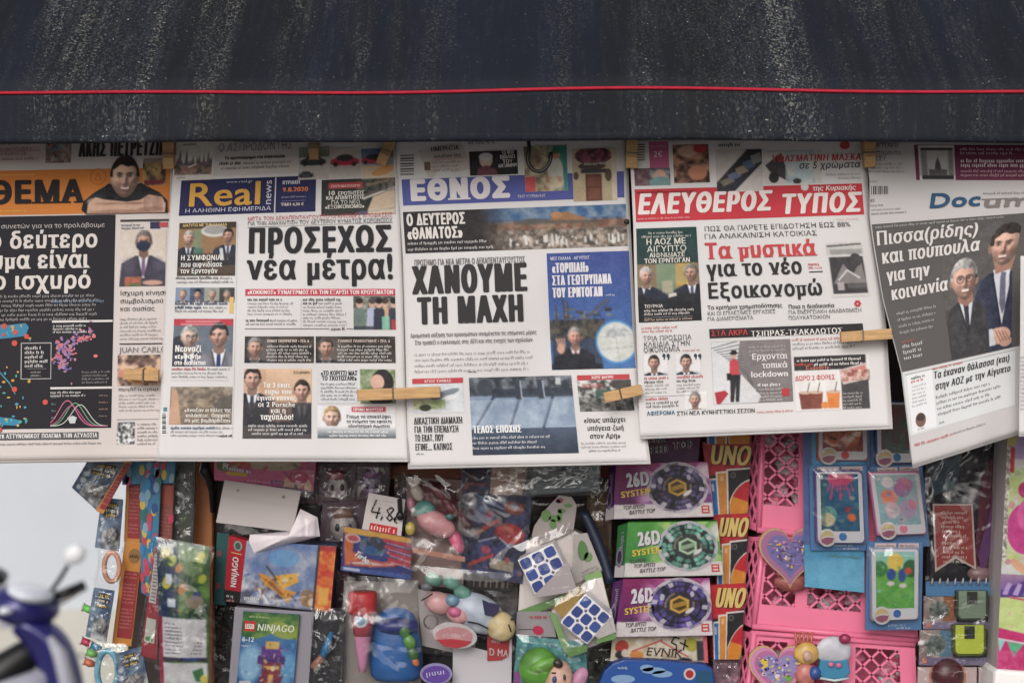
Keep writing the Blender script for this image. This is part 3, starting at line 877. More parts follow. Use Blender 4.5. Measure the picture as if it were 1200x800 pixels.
k.ticks(142, 265, 22, 2.6, (90, 84, 84), 62); k.ticks(142, 268.6, 26, 2.6, (90, 84, 84), 63); k.rect(176, 260, 188, 268, (50, 50, 84), 2); k.rect(187, 260.5, 197, 266, (196, 70, 80), 3)
k.text('Ισχυρή κίνηση', 140.5, 346.2, 57, 5.2, BK, stem=.17, serif=.07); k.text('συμβολισμού', 140.5, 355.5, 51, 5.2, BK, stem=.17, serif=.07); k.text('και ουσίας', 140.5, 364.5, 41, 5.2, BK, stem=.17, serif=.07)
k.para(140.5, 375, 50, 6, 4.6, 2.6, (140, 132, 132), 70)
k.rect(140, 402.2, 190, 403.8, (70, 66, 68), 2)
k.text('JUAN CARLOS', 140, 413, 60, 6.5, (120, 114, 114), stem=.09, serif=.07)
k.ticks(139, 458, 46, 4.2, (96, 90, 92), 81, 4, .4); k.para(139, 464.5, 47, 5, 4.3, 2.5, (150, 142, 142), 84)
k.rect(137, 491, 186, 491.8, (140, 136, 136), 2); k.para(161, 498, 24, 6, 4.6, 2.6, (110, 104, 104), 90)
n1.done(k, 'article_text')
c = Cv(55, 66, (206, 192, 178), 1.2); c.vgrad(0, 66, (206, 190, 176), (216, 204, 192))
c.man(28.5, 14, 12.5, (190, 140, 118), (120, 112, 110), (66, 62, 78), (222, 220, 226), (120, 90, 130)); c.ell(28, 18.5, 8.6, 6, (40, 46, 70)); c.rect(19, 14.4, 37, 15.2, (50, 54, 76))
c.noise(5, 4, (70, 110, 50), (200, 90, 80), 1, mask=((c.Y > 55) & (c.X > 6) & (c.X < 26)).astype(float)); c.ell(40, 62, 12, 3, (200, 150, 130))
n1.photo(141, 270, 195, 335, c)
c = Cv(50, 36, (190, 150, 120)); c.noise(7, 12, (80, 60, 60), (220, 180, 150)); c.ell(30, 24, 20, 9, (216, 160, 90), rot=-10); c.ell(8, 22, 7, 5, (206, 130, 110)); c.rect(20, 4, 46, 12, (120, 90, 70), .6)
n1.photo(138, 416, 188, 452, c)
c = Cv(22, 26, (200, 200, 200)); c.noise(3, 5, (40, 40, 42), (230, 230, 230))
n1.photo(137, 494.5, 158, 520.5, c)

# --- 2: the paper with the navy masthead
n2 = Paper('newspaper with navy masthead reading Real and the big black headline about new measures',
           [(160, 206, 467, -.042), (250, 199, 468, -.034), (300, 196, 470, -.012), (345, 194, 472, 0), (545, 184, 477.5, .002)],
           wav(.001, .003, .0025, 2, .010), 160, 537, (2, 3.5))
k = n2.ink()
k.rect(252.5, 170.5, 350, 206.5, (204, 194, 190), 1)
k.text('Ο ΑΣΠΡΟΔΟΝΤΗΣ', 255.5, 178, 88, 9, (128, 120, 122), stem=.09)
k.text('Το αριστούργημα του παγκοσμίου', 263, 187.5, 71, 3.6, (60, 56, 58), stem=.2)
k.ticks(257, 193.5, 25, 3.4, (70, 66, 68), 2, 4, .8); k.ticks(285, 193, 56, 3.2, (120, 114, 116), 3); k.ticks(259, 199, 80, 3.2, (120, 114, 116), 4)
n2.done(k, 'top_banner')
c = Cv(44, 46, (214, 206, 198)); 
rg = random.Random(4)
for i in range(17):
    x = 3 + i * 2.6; h = 7 + 20 * rg.random() * (.5 + abs(i - 8) / 12); y0 = 34 - .3 * abs(i - 9)
    c.poly([(x - 3, y0), (x, y0 - h), (x + 3, y0)], (84 + rg.randint(-15, 20), 76, 84), .85)
c.vgrad(32, 40, (110, 96, 96), (150, 128, 110)); c.noise(5, 6, (70, 66, 66), (170, 130, 110), .8, mask=((c.Y > 28) & (c.Y < 40)).astype(float)); c.line(12, 34, 28, 28, 4, (150, 100, 90)); c.line(16, 31, 26, 27, 2, (220, 214, 210))
c.rect(0, 0, 44, 1, (190, 180, 176)); c.rect(0, 39.5, 44, 46, (216, 206, 198)); c.rect(8, 3, 24, 5, (140, 120, 116), .8); c.rect(3, 42, 14, 43.5, (150, 140, 136), .7)
n2.photo(207, 166, 250, 212, c)
def car(cv, cx, cy, w, col):
    cv.ell(cx, cy + 2, w * .5, w * .09, np.array(col) * .5); cv.ell(cx, cy, w * .5, w * .15, col); cv.ell(cx, cy - w * .12, w * .3, w * .12, (60, 60, 66))
    for e in (-1, 1): cv.ell(cx + e * w * .32, cy + w * .10, w * .08, w * .08, (40, 38, 40))
c = Cv(36, 40, (186, 176, 170)); c.vgrad(0, 12, (150, 160, 140), (110, 116, 100)); car(c, 17, 18, 30, (50, 48, 54)); car(c, 9, 34, 18, (80, 78, 84)); c.rect(11, 1, 18, 7, (200, 190, 186))
n2.photo(350.5, 173, 386, 210.5, c)
c = Cv(37, 36, (200, 186, 180)); c.vgrad(22, 36, (176, 160, 154), (206, 196, 190)); car(c, 18, 16, 34, (196, 46, 66))
n2.photo(386.5, 174, 423, 209, c)
c = Cv(38, 36, (150, 150, 170)); c.vgrad(0, 10, (84, 110, 160), (120, 130, 160)); c.vgrad(20, 36, (206, 170, 140), (220, 200, 180)); car(c, 14, 13, 28, (200, 50, 80)); c.ell(26, 26, 14, 5, (216, 150, 90), rot=-18)
n2.photo(423.5, 175, 461, 210, c)
k = n2.ink()
k.rect(212.5, 211.5, 370.5, 253, (34, 36, 84), 1)
k.text('Real', 217.5, 242.5, 90, 27.5, (214, 152, 48), stem=.21, layer=5)
k.text('news', 317.5, 240, 29, 8.6, (196, 194, 206), stem=.14, rot=90)
k.text('Η ΑΛΗΘΙΝΗ ΕΦΗΜΕΡΙΔΑ', 216.5, 249.6, 101, 4.4, (204, 202, 214), stem=.2)
k.text('www.real.gr', 265, 214.7, 31, 3, (180, 180, 196), stem=.18)
k.rect(322.5, 208, 324, 250, (190, 186, 190), 3)
k.text('ΚΥΡΙΑΚΗ', 331, 216.4, 20.5, 4.2, (206, 204, 214), stem=.22); k.text('9.8.2020', 331, 225, 30, 5, (226, 120, 60), stem=.2)
k.ticks(330, 232, 29, 2, (150, 150, 180), 11); k.line(330, 236, 358, 235.6, .5, (120, 124, 170), 4); k.text('ΤΙΜΗ 4,50 €', 329, 241.6, 27, 3.3, (214, 196, 186), stem=.22)
n2.done(k, 'masthead')
c = Cv(86, 42, (48, 50, 46)); c.poly([(52, 42), (60, 22), (86, 12), (86, 42)], (196, 172, 144)); c.poly([(44, 22), (86, 2), (86, 12), (50, 26)], (92, 86, 80)); c.line(48, 24, 86, 11, 2, (214, 206, 200)); c.line(52, 8, 84, 2, 3, (150, 116, 80)); c.noise(4, 3, (40, 38, 38), (150, 140, 130), .45, mask=((c.X > 40) & (c.Y < 16)).astype(float)); c.line(40, 40, 84, 36, 1.2, (90, 90, 100)); c.rect(44, 38, 54, 42, (80, 78, 110)); c.rect(54, 36, 86, 42, (206, 190, 168), .7)
c.rect(8, 4, 48, 11, (190, 60, 64))
W_ = (226, 220, 212)
n2.photo(377, 211, 463, 252, c, [('ΕΡΩΤΗΜΑΤΟΛΟΓΙΟ', 388, 220, 34, 2.6, (230, 190, 186), {}), ('10', 384, 229, 8.5, 5, W_, dict(stem=.2)), ('ΕΡΩΤΗΣΕΙΣ', 396, 229, 31, 4, W_, {}),
   ('ΚΑΙ ΑΠΑΝΤΗΣΕΙΣ', 382, 234.4, 45, 4, W_, {}), ('ΓΙΑ ΤΟ ΝΕΟ', 388, 239.6, 34, 4, W_, {}), ('«ΕΞΟΙΚΟΝΟΜΩ»', 381, 245, 46, 4, W_, dict(stem=.2))])
k = n2.ink()
k.text('ΜΕΤΑ ΤΟΝ ΔΕΚΑΠΕΝΤΑΥΓΟΥΣΤΟ ΟΙ ΚΡΙΣΙΜΕΣ ΑΠΟΦΑΣΕΙΣ', 290, 258.8, 170, 4, (196, 74, 84), stem=.15)
k.text('ΓΙΑ ΤΗΝ ΑΝΑΧΑΙΤΙΣΗ ΤΟΥ ΔΕΥΤΕΡΟΥ ΚΥΜΑΤΟΣ ΚΟΡΩΝΟΪΟΥ', 290, 264.4, 170, 4, (70, 66, 68), stem=.15); k.line(290, 266.6, 460, 265, .6, (110, 106, 106))
k.text('ΠΡΟΣΕΧΩΣ', 289.5, 297.2, 171, 27, BK, stem=.235)
k.text('νέα μέτρα!', 288.5, 327.6, 174, 27.5, BK, stem=.2)
n2.done(k, 'headline')
k = n2.ink()
k.rect(287.5, 338.7, 463, 346.4, (206, 56, 78), 1); k.text('«ΚΟΚΚΙΝΟΣ» ΣΥΝΑΓΕΡΜΟΣ ΓΙΑ ΤΗΝ ΕΞΑΡΣΗ ΤΩΝ ΚΡΟΥΣΜΑΤΩΝ', 290, 344.9, 171, 4.5, (232, 214, 212), stem=.2)
k.rect(287, 384.6, 386, 385.6, (120, 116, 116), 2); k.rect(406, 384.6, 414, 385.6, (120, 116, 116), 2); k.ticks(388, 386.6, 16, 3, (90, 60, 66), 15, 4, .7)
k.rect(352.5, 350, 353, 384, (180, 176, 176), 2); k.rect(278.5, 262, 279, 512, (196, 190, 190), 2)
n2.done(k, 'red_strapline')
k = n2.ink()
k.ticks(290, 352.2, 40, 3.2, (80, 76, 78), 20, 4, .75); k.para(290, 356.5, 56, 4, 4.1, 2.5, (128, 122, 124), 21)
k.ticks(288, 376.5, 29, 3, (80, 76, 78), 26, 4, .75); k.ticks(318, 376.5, 30, 2.5, (128, 122, 124), 27); k.ticks(288, 380.6, 58, 2.5, (128, 122, 124), 28)
k.ticks(355, 352.2, 44, 3.2, (80, 76, 78), 30, 4, .75); k.ticks(355, 356.5, 16, 3.2, (80, 76, 78), 31, 4, .75); k.ticks(373, 356.4, 28, 2.5, (128, 122, 124), 32); k.para(355, 360.8, 52, 6, 4.2, 2.5, (128, 122, 124), 33)
k.ticks(206, 327, 50, 3, (80, 76, 78), 40, 4, .7); k.ticks(258, 327, 14, 2.6, (128, 122, 124), 41); k.ticks(207, 331.6, 66, 2.6, (128, 122, 124), 42)
k.ticks(205, 357, 62, 3.2, (60, 70, 110), 43, 4, .75); k.ticks(205, 361.4, 30, 3.2, (60, 70, 110), 44, 4, .75); k.ticks(238, 361.4, 28, 2.6, (128, 122, 124), 45); k.ticks(205, 365.6, 56, 2.6, (128, 122, 124), 46); k.rect(269, 348, 274, 367, (222, 180, 96), 2)
k.ticks(201, 433.5, 40, 3, (196, 80, 90), 48, 4, .7); k.ticks(243, 433.5, 26, 2.6, (128, 122, 124), 49); k.para(201, 438, 66, 2, 4.4, 2.6, (128, 122, 124), 50)
k.ticks(200, 502.5, 50, 3.2, (60, 80, 120), 52, 4, .7); k.ticks(252, 502.5, 20, 2.6, (128, 122, 124), 53); k.para(200, 506.8, 64, 2, 4.2, 2.6, (128, 122, 124), 54); k.ticks(258, 511.6, 14, 2.6, (60, 56, 58), 56, 4, .8)
k.rect(200, 445, 268, 445.6, (196, 190, 190), 2); k.rect(189, 480, 196.5, 509, (226, 224, 226), 1)
for i in range(12): k.rect(190, 484 + i * 2, 194.5, 484 + i * 2 + (0.7 + .5 * (i % 3)), (60, 60, 62), 2)
k.rect(191.5, 477, 196, 482, (90, 130, 140), 2)
n2.done(k, 'article_text')
WC = (232, 228, 222)
c = Cv(67, 62, (150, 110, 76)); c.rect(0, 0, 67, 7, (60, 52, 44)); c.rect(17, 8, 27, 62, (120, 130, 100)); c.ell(42, 10, 16, 7, (200, 196, 190)); c.ell(42, 9, 13, 5, (150, 150, 150))
c.man(12, 18, 8, (206, 160, 140), (200, 196, 192), (40, 44, 58), turn=.8); c.man(58, 16, 8, (196, 146, 124), (50, 44, 42), (40, 44, 60), turn=-.8); c.rect(18, 30, 29, 40, (70, 110, 96)); c.vgrad(36, 62, (60, 56, 56), (36, 34, 38), .65); c.line(50, 30, 52, 44, 4, (206, 206, 210))
n2.photo(210.3, 261.5, 277, 323, c, [('ΔΙΑΖΥΓΙΟ ΜΕ ΤΗΝ ΕΛΛΑΔΑ', 214, 266, 52, 3, (222, 190, 120), {}), ('Η ΣΥΜΦΩΝΙΑ', 211.5, 305, 48, 5.6, WC, dict(stem=.2)), ('που αιφνιδίασε', 211.5, 312.8, 49, 5.6, WC, dict(stem=.18)), ('τον Ερντογάν', 211, 320.3, 44, 5.6, WC, dict(stem=.18))])
c = Cv(70, 17, (120, 140, 170)); c.rect(17, 0, 34, 17, (70, 84, 110)); c.rect(34, 0, 52, 17, (150, 150, 140)); c.rect(52, 0, 70, 17, (60, 66, 64))
for i, (h, s_) in enumerate((((150, 130, 110), (44, 48, 60)), ((30, 28, 30), (90, 94, 106)), ((160, 156, 152), (50, 50, 56)), ((130, 126, 120), (40, 40, 46)))): c.man(9 + i * 17.4, 8, 5.6, (206, 158, 138), h, s_)
n2.photo(206, 337, 275, 354, c)
c = Cv(70, 56, (98, 108, 122)); c.rect(0, 0, 70, 8, (200, 56, 70)); c.ell(8, 40, 14, 20, (48, 52, 66))
c.man(19, 22, 13, (210, 176, 160), (188, 184, 180), (52, 54, 66), glasses=True, turn=.6); c.man(54, 20, 14, (206, 158, 138), (52, 50, 56), (110, 110, 120), tie=(44, 56, 110), turn=-.8); c.rect(14, 2, 54, 4, (232, 210, 206), .55); c.rect(8, 5.5, 60, 7.2, (232, 210, 206), .5)
n2.photo(204, 373.5, 273.5, 429, c, [('Νεοναζί', 204.8, 412, 31, 7, WC, dict(stem=.2)), ('«εμφανή»', 204.5, 420, 31, 5.6, WC, dict(stem=.2)), ('στο διαδίκτυο', 204, 427.5, 37, 5.2, WC, dict(stem=.18))])
c = Cv(49, 40, (90, 100, 90)); c.noise(6, 3, (60, 70, 60), (150, 150, 140))
for x, sh, hd in ((7, (100, 120, 112), (60, 44, 40)), (22, (170, 176, 206), (80, 70, 66)), (37, (206, 160, 120), (80, 60, 50)), (47, (60, 60, 80), (50, 40, 40)), (30, (50, 54, 70), (40, 36, 36))):
    c.poly([(x - 7, 40), (x - 6, 16), (x, 12), (x + 6, 16), (x + 7, 40)], sh); c.ell(x, 9, 4, 5.4, (206, 160, 140)); c.ell(x, 5.5, 4.4, 3.6, hd)
c.rect(33, 24, 42, 40, (120, 190, 160), .9); c.rect(44, 28, 49, 40, (200, 50, 60), .9); c.rect(0, 36, 30, 40, (50, 54, 70), .8)
n2.photo(414, 347, 463, 386, c)
def quote(x0, x1, hair, tie, seed, head, bald=False):
    w = x1 - x0
    c = Cv(w, 31, (58, 52, 50)); c.noise(9, seed, (46, 42, 42), (76, 66, 60)); c.ell(20, 20, 16, 18, (120, 110, 106), .6, soft=8)
    if tie: c.rect(0, 0, 22, 31, (196, 194, 190), .0 if bald else .0)
    c.man(12, 13, 11, (206, 158, 138), hair, (44, 44, 52), tie=tie, turn=.3); c.rect(0, 28, 40, 31, (44, 44, 60), .7)
    def over(k):
        k.text(head, x0 + 26, 401, w - 32, 3.0, (222, 200, 190), stem=.2)
        for i in range(5): k.ticks(x0 + 26 - (i % 2), 407 + i * 4, w - 30 - 3 * (i % 2), 2.7, (214, 208, 204), seed + i + 1, 4, .5)
    n2.photo(x0, 394, x1, 425, c, over=over)
quote(287, 368, (150, 146, 144), None, 61, 'ΠΑΝΟΣ ΣΚΟΥΡΛΕΤΗΣ • ΣΕΛ. 8')
quote(370, 463, (96, 84, 78), (50, 60, 90), 71, 'ΓΙΑΝΝΗΣ ΠΛΑΚΙΩΤΑΚΗΣ • ΣΕΛ. 6')
c = Cv(79, 82, (216, 176, 140)); c.vgrad(0, 30, (226, 186, 150), (200, 160, 130)); c.rect(18, 0, 26, 60, (190, 140, 110), .5); c.man(10, 12, 13, (214, 166, 146), (60, 52, 50), (42, 42, 54), tie=(50, 54, 76), turn=.3); c.man(68, 26, 12, (214, 166, 146), (60, 50, 46), (42, 42, 54), tie=(50, 54, 70)); c.vgrad(40, 82, (60, 56, 60), (40, 40, 50), .82); c.rect(30, 36, 56, 62, (150, 110, 90), .5)
n2.photo(286, 432, 365, 513.5, c, [('ΕΞΙ ΑΡΘΡΟ', 344, 438, 19, 3, (70, 60, 60), {}), ('Τα 3 εκατ.', 308, 454, 34, 6, WC, dict(stem=.2)), ('ευρώ που', 310, 461.5, 32, 6, WC, dict(stem=.2)), ('έγιναν καπνός', 301, 469, 46, 6, WC, dict(stem=.2)), ('οι 2 Porsche', 302, 476.6, 44, 6, WC, dict(stem=.2)), ('και η', 317, 483.6, 18, 5.5, WC, dict(stem=.2)), ('ταχύπλοο!', 305, 491.5, 39, 6.5, WC, dict(stem=.2))],
   over=lambda k: [k.ticks(291 + (i == 2) * 4, 500 + i * 4.6, 68 - (i == 2) * 8, 3, (214, 212, 210), 90 + i, 4, .55) for i in range(3)])
c = Cv(91, 40, (206, 206, 208)); c.noise(6, 8, (96, 120, 70), (170, 180, 150), 1, mask=(c.X > 50).astype(float)); c.ell(76, 16, 13, 16, (44, 38, 40)); c.ell(70, 15, 8, 9, (214, 166, 146)); c.ell(74, 32, 16, 10, (60, 54, 56))
n2.photo(372, 432.5, 463, 472.5, c, [('«ΤΟ ΚΟΡΙΤΣΙ ΜΑΣ', 376, 439.6, 43, 5, BK, dict(stem=.18)), ('ΤΟ ΣΚΟΤΩΣΑΝ!»', 377, 445.6, 41, 5, BK, dict(stem=.18))], over=lambda k: k.para(376, 451, 42, 5, 4.4, 2.6, (96, 92, 94), 95))
c = Cv(91, 38, (222, 220, 222)); c.man(17, 14, 13, (220, 180, 164), (196, 160, 110), (206, 206, 210), tie=None); c.rect(40, 1, 80, 7, (206, 64, 80)); c.vgrad(24, 38, (222, 220, 222), (86, 96, 104))
n2.photo(372, 475.5, 463, 513, c, [('ΕΙΡΗΝΗ ΜΟΥΡΤΖΟΥ', 414, 481.4, 35, 3.2, (238, 220, 220), dict(stem=.2)), ('Ετοιμη να αποκαλύψει', 406, 490, 52, 4, BK, dict(stem=.18)), ('τα ονόματα του εφιάλτη', 406, 495.5, 53, 4, BK, dict(stem=.16)), ('οδοντιατρικό σωματείο', 408, 501, 49, 4, BK, dict(stem=.16))], over=lambda k: [k.ticks(384, 507, 70, 2.8, (232, 230, 230), 99, 4, .6), k.ticks(386, 511.3, 66, 2.6, (232, 230, 230), 100, 4, .6)])
c = Cv(73, 44, (150, 128, 104)); c.vgrad(0, 18, (130, 120, 110), (110, 96, 84)); c.noise(6, 21, (96, 84, 72), (190, 170, 146), .6); c.poly([(0, 44), (2, 2), (8, 4), (14, 44)], (196, 150, 120)); c.poly([(50, 20), (73, 8), (73, 30), (56, 30)], (96, 90, 84)); c.rect(14, 24, 73, 44, (90, 76, 64), .4)
n2.photo(200, 453, 272.5, 497, c, [('«Ανοιξαν οι πύλες της', 216, 482.5, 55, 4.2, WC, dict(stem=.18)), ('κολάσεως. Θαρρείς', 217.5, 488.6, 52, 4.2, WC, dict(stem=.18)), ('ότι μας βομβάρδιζαν»', 216, 494.6, 54, 4.2, WC, dict(stem=.18))])

# --- 3: the paper with the violet-blue masthead
n3 = Paper('newspaper with periwinkle blue masthead ΕΘΝΟΣ and heavy black headline ΧΑΝΟΥΜΕ ΤΗ ΜΑΧΗ',
           [(160, 463, 733, -.038), (240, 468, 735, -.037), (300, 472, 738, -.034), (400, 475, 743, -.029), (450, 476, 747, -.024), (548, 478, 760, -.021)],
           wav(.002, .003, .003, 3, .012), 162, 546, (3, 3.5), M_PAPER, M_PAPER_WARM)
k = n3.ink()
k.poly([(490, 176), (541, 168), (552, 200), (500, 209)], (200, 188, 182), 1)
k.text('ΗΜΕΡΗΣΙΑ', 505, 178, 33, 5, (70, 60, 60), stem=.14, rot=2); k.text('Αλλάζουν όλα', 508, 186, 32, 4, (96, 84, 84), stem=.14, rot=2); k.para(506, 192, 36, 3, 4.6, 2.8, (140, 128, 126), 3); k.line(508, 188, 544, 186, .5, (190, 90, 90))
k.rect(497, 190, 504, 200, (120, 90, 70), 2); k.ticks(549, 169.5, 30, 4, (120, 110, 112), 9)
for i in range(8): k.rect(469, 182 + i * 3.1, 485, 182 + i * 3.1 + (1.9 if i % 2 else 1.2), (96, 92, 92) if i < 7 else (130, 126, 124), 2)
n3.done(k, 'top_banner')
c = Cv(58, 34, (42, 38, 40)); c.ell(20, 13, 8, 10, (206, 170, 150)); c.ell(20, 8, 8.5, 6, (206, 204, 204)); c.poly([(8, 34), (10, 24), (20, 20), (32, 26), (34, 34)], (110, 60, 70))
n3.photo(549.5, 178, 606, 206, c, [('ΤΟ ΝΕΟ', 588, 181, 14, 4, (226, 218, 214), dict(rot=2)), ('ΒΙΒΛΙΟ', 586, 186.4, 18, 4, (226, 218, 214), dict(rot=2)), ('ΤΟΥ', 589, 191.6, 12, 4, (226, 218, 214), dict(rot=2)), ('ΑΛΕΞΑΝΔΡΟΥ', 584, 196.6, 22, 3.6, (226, 218, 214), dict(rot=2))], over=None)
k = n3.ink()
k.rect(470.5, 210.5, 731, 241, (76, 84, 160), 1)
k.text('ΕΘΝΟΣ', 480, 236, 119, 24, (218, 210, 212), stem=.32, serif=.12)
k.text('ΤΗΣ ΚΥΡΙΑΚΗΣ', 606.5, 232, 33, 3, (196, 190, 200), stem=.16)
n3.done(k, 'masthead')
c = Cv(50, 54, (150, 160, 150)); c.rect(0, 0, 14, 54, (190, 120, 90)); c.noise(8, 3, (120, 100, 80), (200, 190, 150), 1, mask=(c.X < 30).astype(float)); c.rect(34, 0, 50, 54, (60, 140, 130)); c.rect(0, 36, 12, 54, (196, 70, 70)); c.ell(36, 30, 9, 17, (206, 204, 190)); c.ell(34, 44, 11, 7, (200, 190, 150)); c.ell(37, 10, 5, 6, (206, 150, 120)); c.ell(37, 6, 5, 4, (60, 120, 90)); c.noise(5, 6, (190, 110, 90), (220, 200, 170), .6, mask=((c.Y > 36) & (c.X > 24) & (c.X < 46)).astype(float))
n3.photo(613.5, 172, 664, 225, c)
c = Cv(52, 66, (190, 170, 136)); c.vgrad(0, 66, (200, 182, 150), (176, 154, 120)); c.rect(15, 32, 34, 66, (96, 56, 46)); c.rect(17, 36, 32, 64, (120, 70, 54)); c.rect(17, 48, 32, 49.5, (90, 50, 40)); c.noise(4, 6, (70, 40, 50), (150, 80, 96), 1, mask=((((c.X - 25) / 22) ** 2 + ((c.Y - 9) / 11) ** 2) < 1).astype(float)); c.ell(23, 22, 16, 5, (80, 62, 60)); c.rect(10, 26, 40, 31, (60, 60, 62)); c.ell(42, 34, 4, 8, (90, 70, 56)); c.ell(4, 34, 3, 5, (90, 70, 56)); c.rect(46, 0, 52, 66, (206, 190, 170))
n3.photo(670, 175, 722, 236, c, [('ΑΠΟΚΑΛΥΨΗ', 684, 194, 24, 2.6, (216, 200, 190), {})])
c = Cv(262, 49, (44, 40, 42)); 
m_ = np.clip((c.X - 90) / 50, 0, 1)
c.mix(m_ * (c.Y < 18), (64, 104, 160)); c.noise(10, 5, (50, 90, 140), (120, 140, 160), 1, mask=m_ * (c.Y < 14)); c.noise(7, 6, (80, 64, 56), (170, 140, 116), 1, mask=m_ * np.clip((c.Y - 13) / 5, 0, 1)); c.noise(4, 8, (60, 60, 58), (206, 196, 186), .55, mask=m_ * np.clip((c.Y - 24) / 4, 0, 1)); c.noise(5, 18, (150, 80, 60), (120, 100, 80), .5, mask=m_ * ((c.Y > 17) & (c.Y < 26)))
c.poly([(170, 18), (176, 9), (192, 6), (200, 10), (214, 14), (210, 19), (180, 20)], (150, 104, 70)); c.ell(180, 10, 7, 4, (176, 120, 80)); c.ell(150, 8, 4, 3, (120, 140, 166), .7); c.poly([(130, 16), (150, 13), (176, 16), (230, 17), (230, 20), (130, 20)], (84, 80, 76), .8)
rg = random.Random(2)
for i in range(60): x = rg.uniform(120, 256); c.rect(x, 40 + rg.uniform(-8, 4), x + 2.5, 43 + rg.uniform(-6, 4), (214, 210, 206), .8)
n3.photo(472, 248.5, 733.5, 297, c, [('Ο ΔΕΥΤΕΡΟΣ', 476.5, 264.5, 69, 12.5, (216, 208, 204), dict(stem=.2)), ('«ΘΑΝΑΤΟΣ»', 477.5, 280.5, 65, 12.5, (216, 208, 204), dict(stem=.2))], over=lambda k: [k.ticks(478, 287, 92, 3.2, (196, 190, 186), 7), k.ticks(478, 294, 100, 3.2, (196, 190, 186), 8)])
k = n3.ink()
k.text('ΠΡΟΣΗΜΟ ΓΙΑ ΝΕΑ ΜΕΤΡΑ Ο ΔΕΚΑΠΕΝΤΑΥΓΟΥΣΤΟΣ', 485.5, 311.5, 130, 6.6, (112, 106, 108), stem=.11)
k.text('ΧΑΝΟΥΜΕ', 483, 345, 136, 31, (50, 46, 48), stem=.225)
k.text('ΤΗ ΜΑΧΗ', 489, 380.3, 126, 30, (50, 46, 48), stem=.225)
n3.done(k, 'headline')
k = n3.ink()
k.text('Δραματική αύξηση των κρουσμάτων αναμένεται τις επόμενες μέρες', 481, 395.6, 148, 4.6, (110, 104, 106), stem=.12)
k.text('Στο τραπέζι ο εγκλεισμός στις ΔΕΗ και στις ενοχές των σχολείων', 486, 404, 138, 4.6, (110, 104, 106), stem=.12)
k.para(486, 417, 138, 4, 6.6, 3.2, (132, 126, 128), 14, .38, .06); k.ticks(549, 436.5, 10, 2.2, (80, 76, 78), 19, 4, .7)
n3.done(k, 'article_text')
c = Cv(98, 134, (66, 84, 160), 1.0); c.vgrad(0, 134, (60, 76, 150), (64, 112, 176)); rg = random.Random(8)
for i in range(52):
    x, y = rg.uniform(4, 68), rg.uniform(64, 92); c.rect(x, y, x + rg.uniform(2, 9), y + rg.uniform(1, 3), rg.choice([(60, 56, 50), (120, 104, 70), (44, 44, 48), (150, 130, 84)]), .9)
for x, y0, y1 in ((8, 60, 92), (17, 50, 92), (22, 56, 92), (44, 70, 96)): c.line(x, y0, x + 1, y1, 1.6, (70, 64, 56)); c.line(x - 3, y1, x + 4, y0 + 8, .8, (90, 84, 70))
c.line(34, 84, 70, 54, 2.4, (90, 80, 80)); c.line(40, 88, 72, 57, 1, (70, 66, 70)); c.rect(2, 78, 60, 134, (50, 50, 60), .75); c.noise(5, 8, (40, 40, 46), (110, 96, 70), .7, mask=((c.Y > 76) & (c.Y < 100) & (c.X < 66)).astype(float))
c.ell(78, 104, 25, 25, (70, 140, 200)); c.ell(78, 104, 22.5, 22.5, (206, 206, 204)); c.noise(7, 4, (206, 206, 204), (186, 190, 176), .6, mask=((((c.X - 78) / 22) ** 2 + ((c.Y - 104) / 22) ** 2) < 1).astype(float)); c.line(58, 98, 98, 96, .7, (150, 150, 150)); c.line(76, 84, 80, 126, .7, (150, 150, 150)); c.line(60, 112, 96, 110, .7, (150, 150, 150)); c.noise(3, 14, (120, 130, 140), (206, 206, 204), .6, mask=((((c.X - 80) / 14) ** 2 + ((c.Y - 94) / 6) ** 2) < 1).astype(float))
c.man(29, 97, 10.5, (206, 150, 128), (170, 164, 160), (36, 36, 44), tie=(170, 70, 60), turn=.4)
c.ell(12, 110, 4.5, 6, (206, 150, 128)); [c.line(10 + i * 2.3, 108, 7 + i * 3.2, 98, 1.8, (206, 150, 128)) for i in range(4)]; c.poly([(0, 134), (4, 118), (16, 116), (22, 134)], (36, 36, 44)); c.poly([(18, 134), (22, 116), (40, 116), (56, 134)], (36, 36, 44)); c.rect(0, 128, 60, 134, (36, 36, 44))
n3.photo(640.5, 297, 737, 432, c, [('ΜΕΣ ΕΛΛΑΔΑ - ΑΙΓΥΠΤΟΣ', 645, 305, 46, 3.4, (206, 206, 220), {}), ('«ΤΟΡΠΙΛΗ»', 647, 320, 43, 11, (222, 216, 220), dict(stem=.2)), ('ΣΤΑ ΓΕΩΤΡΥΠΑΝΑ', 647, 334.5, 70, 11, (222, 216, 220), dict(stem=.2)), ('ΤΟΥ ΕΡΝΤΟΓΑΝ', 647.5, 349, 59, 11, (222, 216, 220), dict(stem=.2))], over=lambda k: k.ticks(710, 346.5, 10, 2, (206, 206, 220), 3))
c = Cv(60, 34, (206, 210, 216)); c.noise(9, 3, (196, 200, 206), (214, 218, 222)); c.ell(38, 12, 18, 4, (120, 130, 140), rot=-18); c.ell(44, 16, 10, 3, (226, 228, 230), rot=-12); c.noise(5, 9, (110, 140, 60), (206, 206, 150), .9, mask=((c.Y > 18) & (c.X < 38) & (c.Y < 30)).astype(float) * .8); c.ell(14, 28, 7, 4, (60, 70, 50)); c.ell(30, 22, 9, 3, (150, 170, 110))
n3.photo(484, 450.5, 542.5, 484, c)
k = n3.ink()
k.rect(483, 443.7, 542.5, 449.7, (196, 60, 66), 2); k.text('ΑΓΙΟΣ ΣΑΒΒΑΣ', 497, 448.4, 32, 3.2, (230, 206, 204), stem=.2)
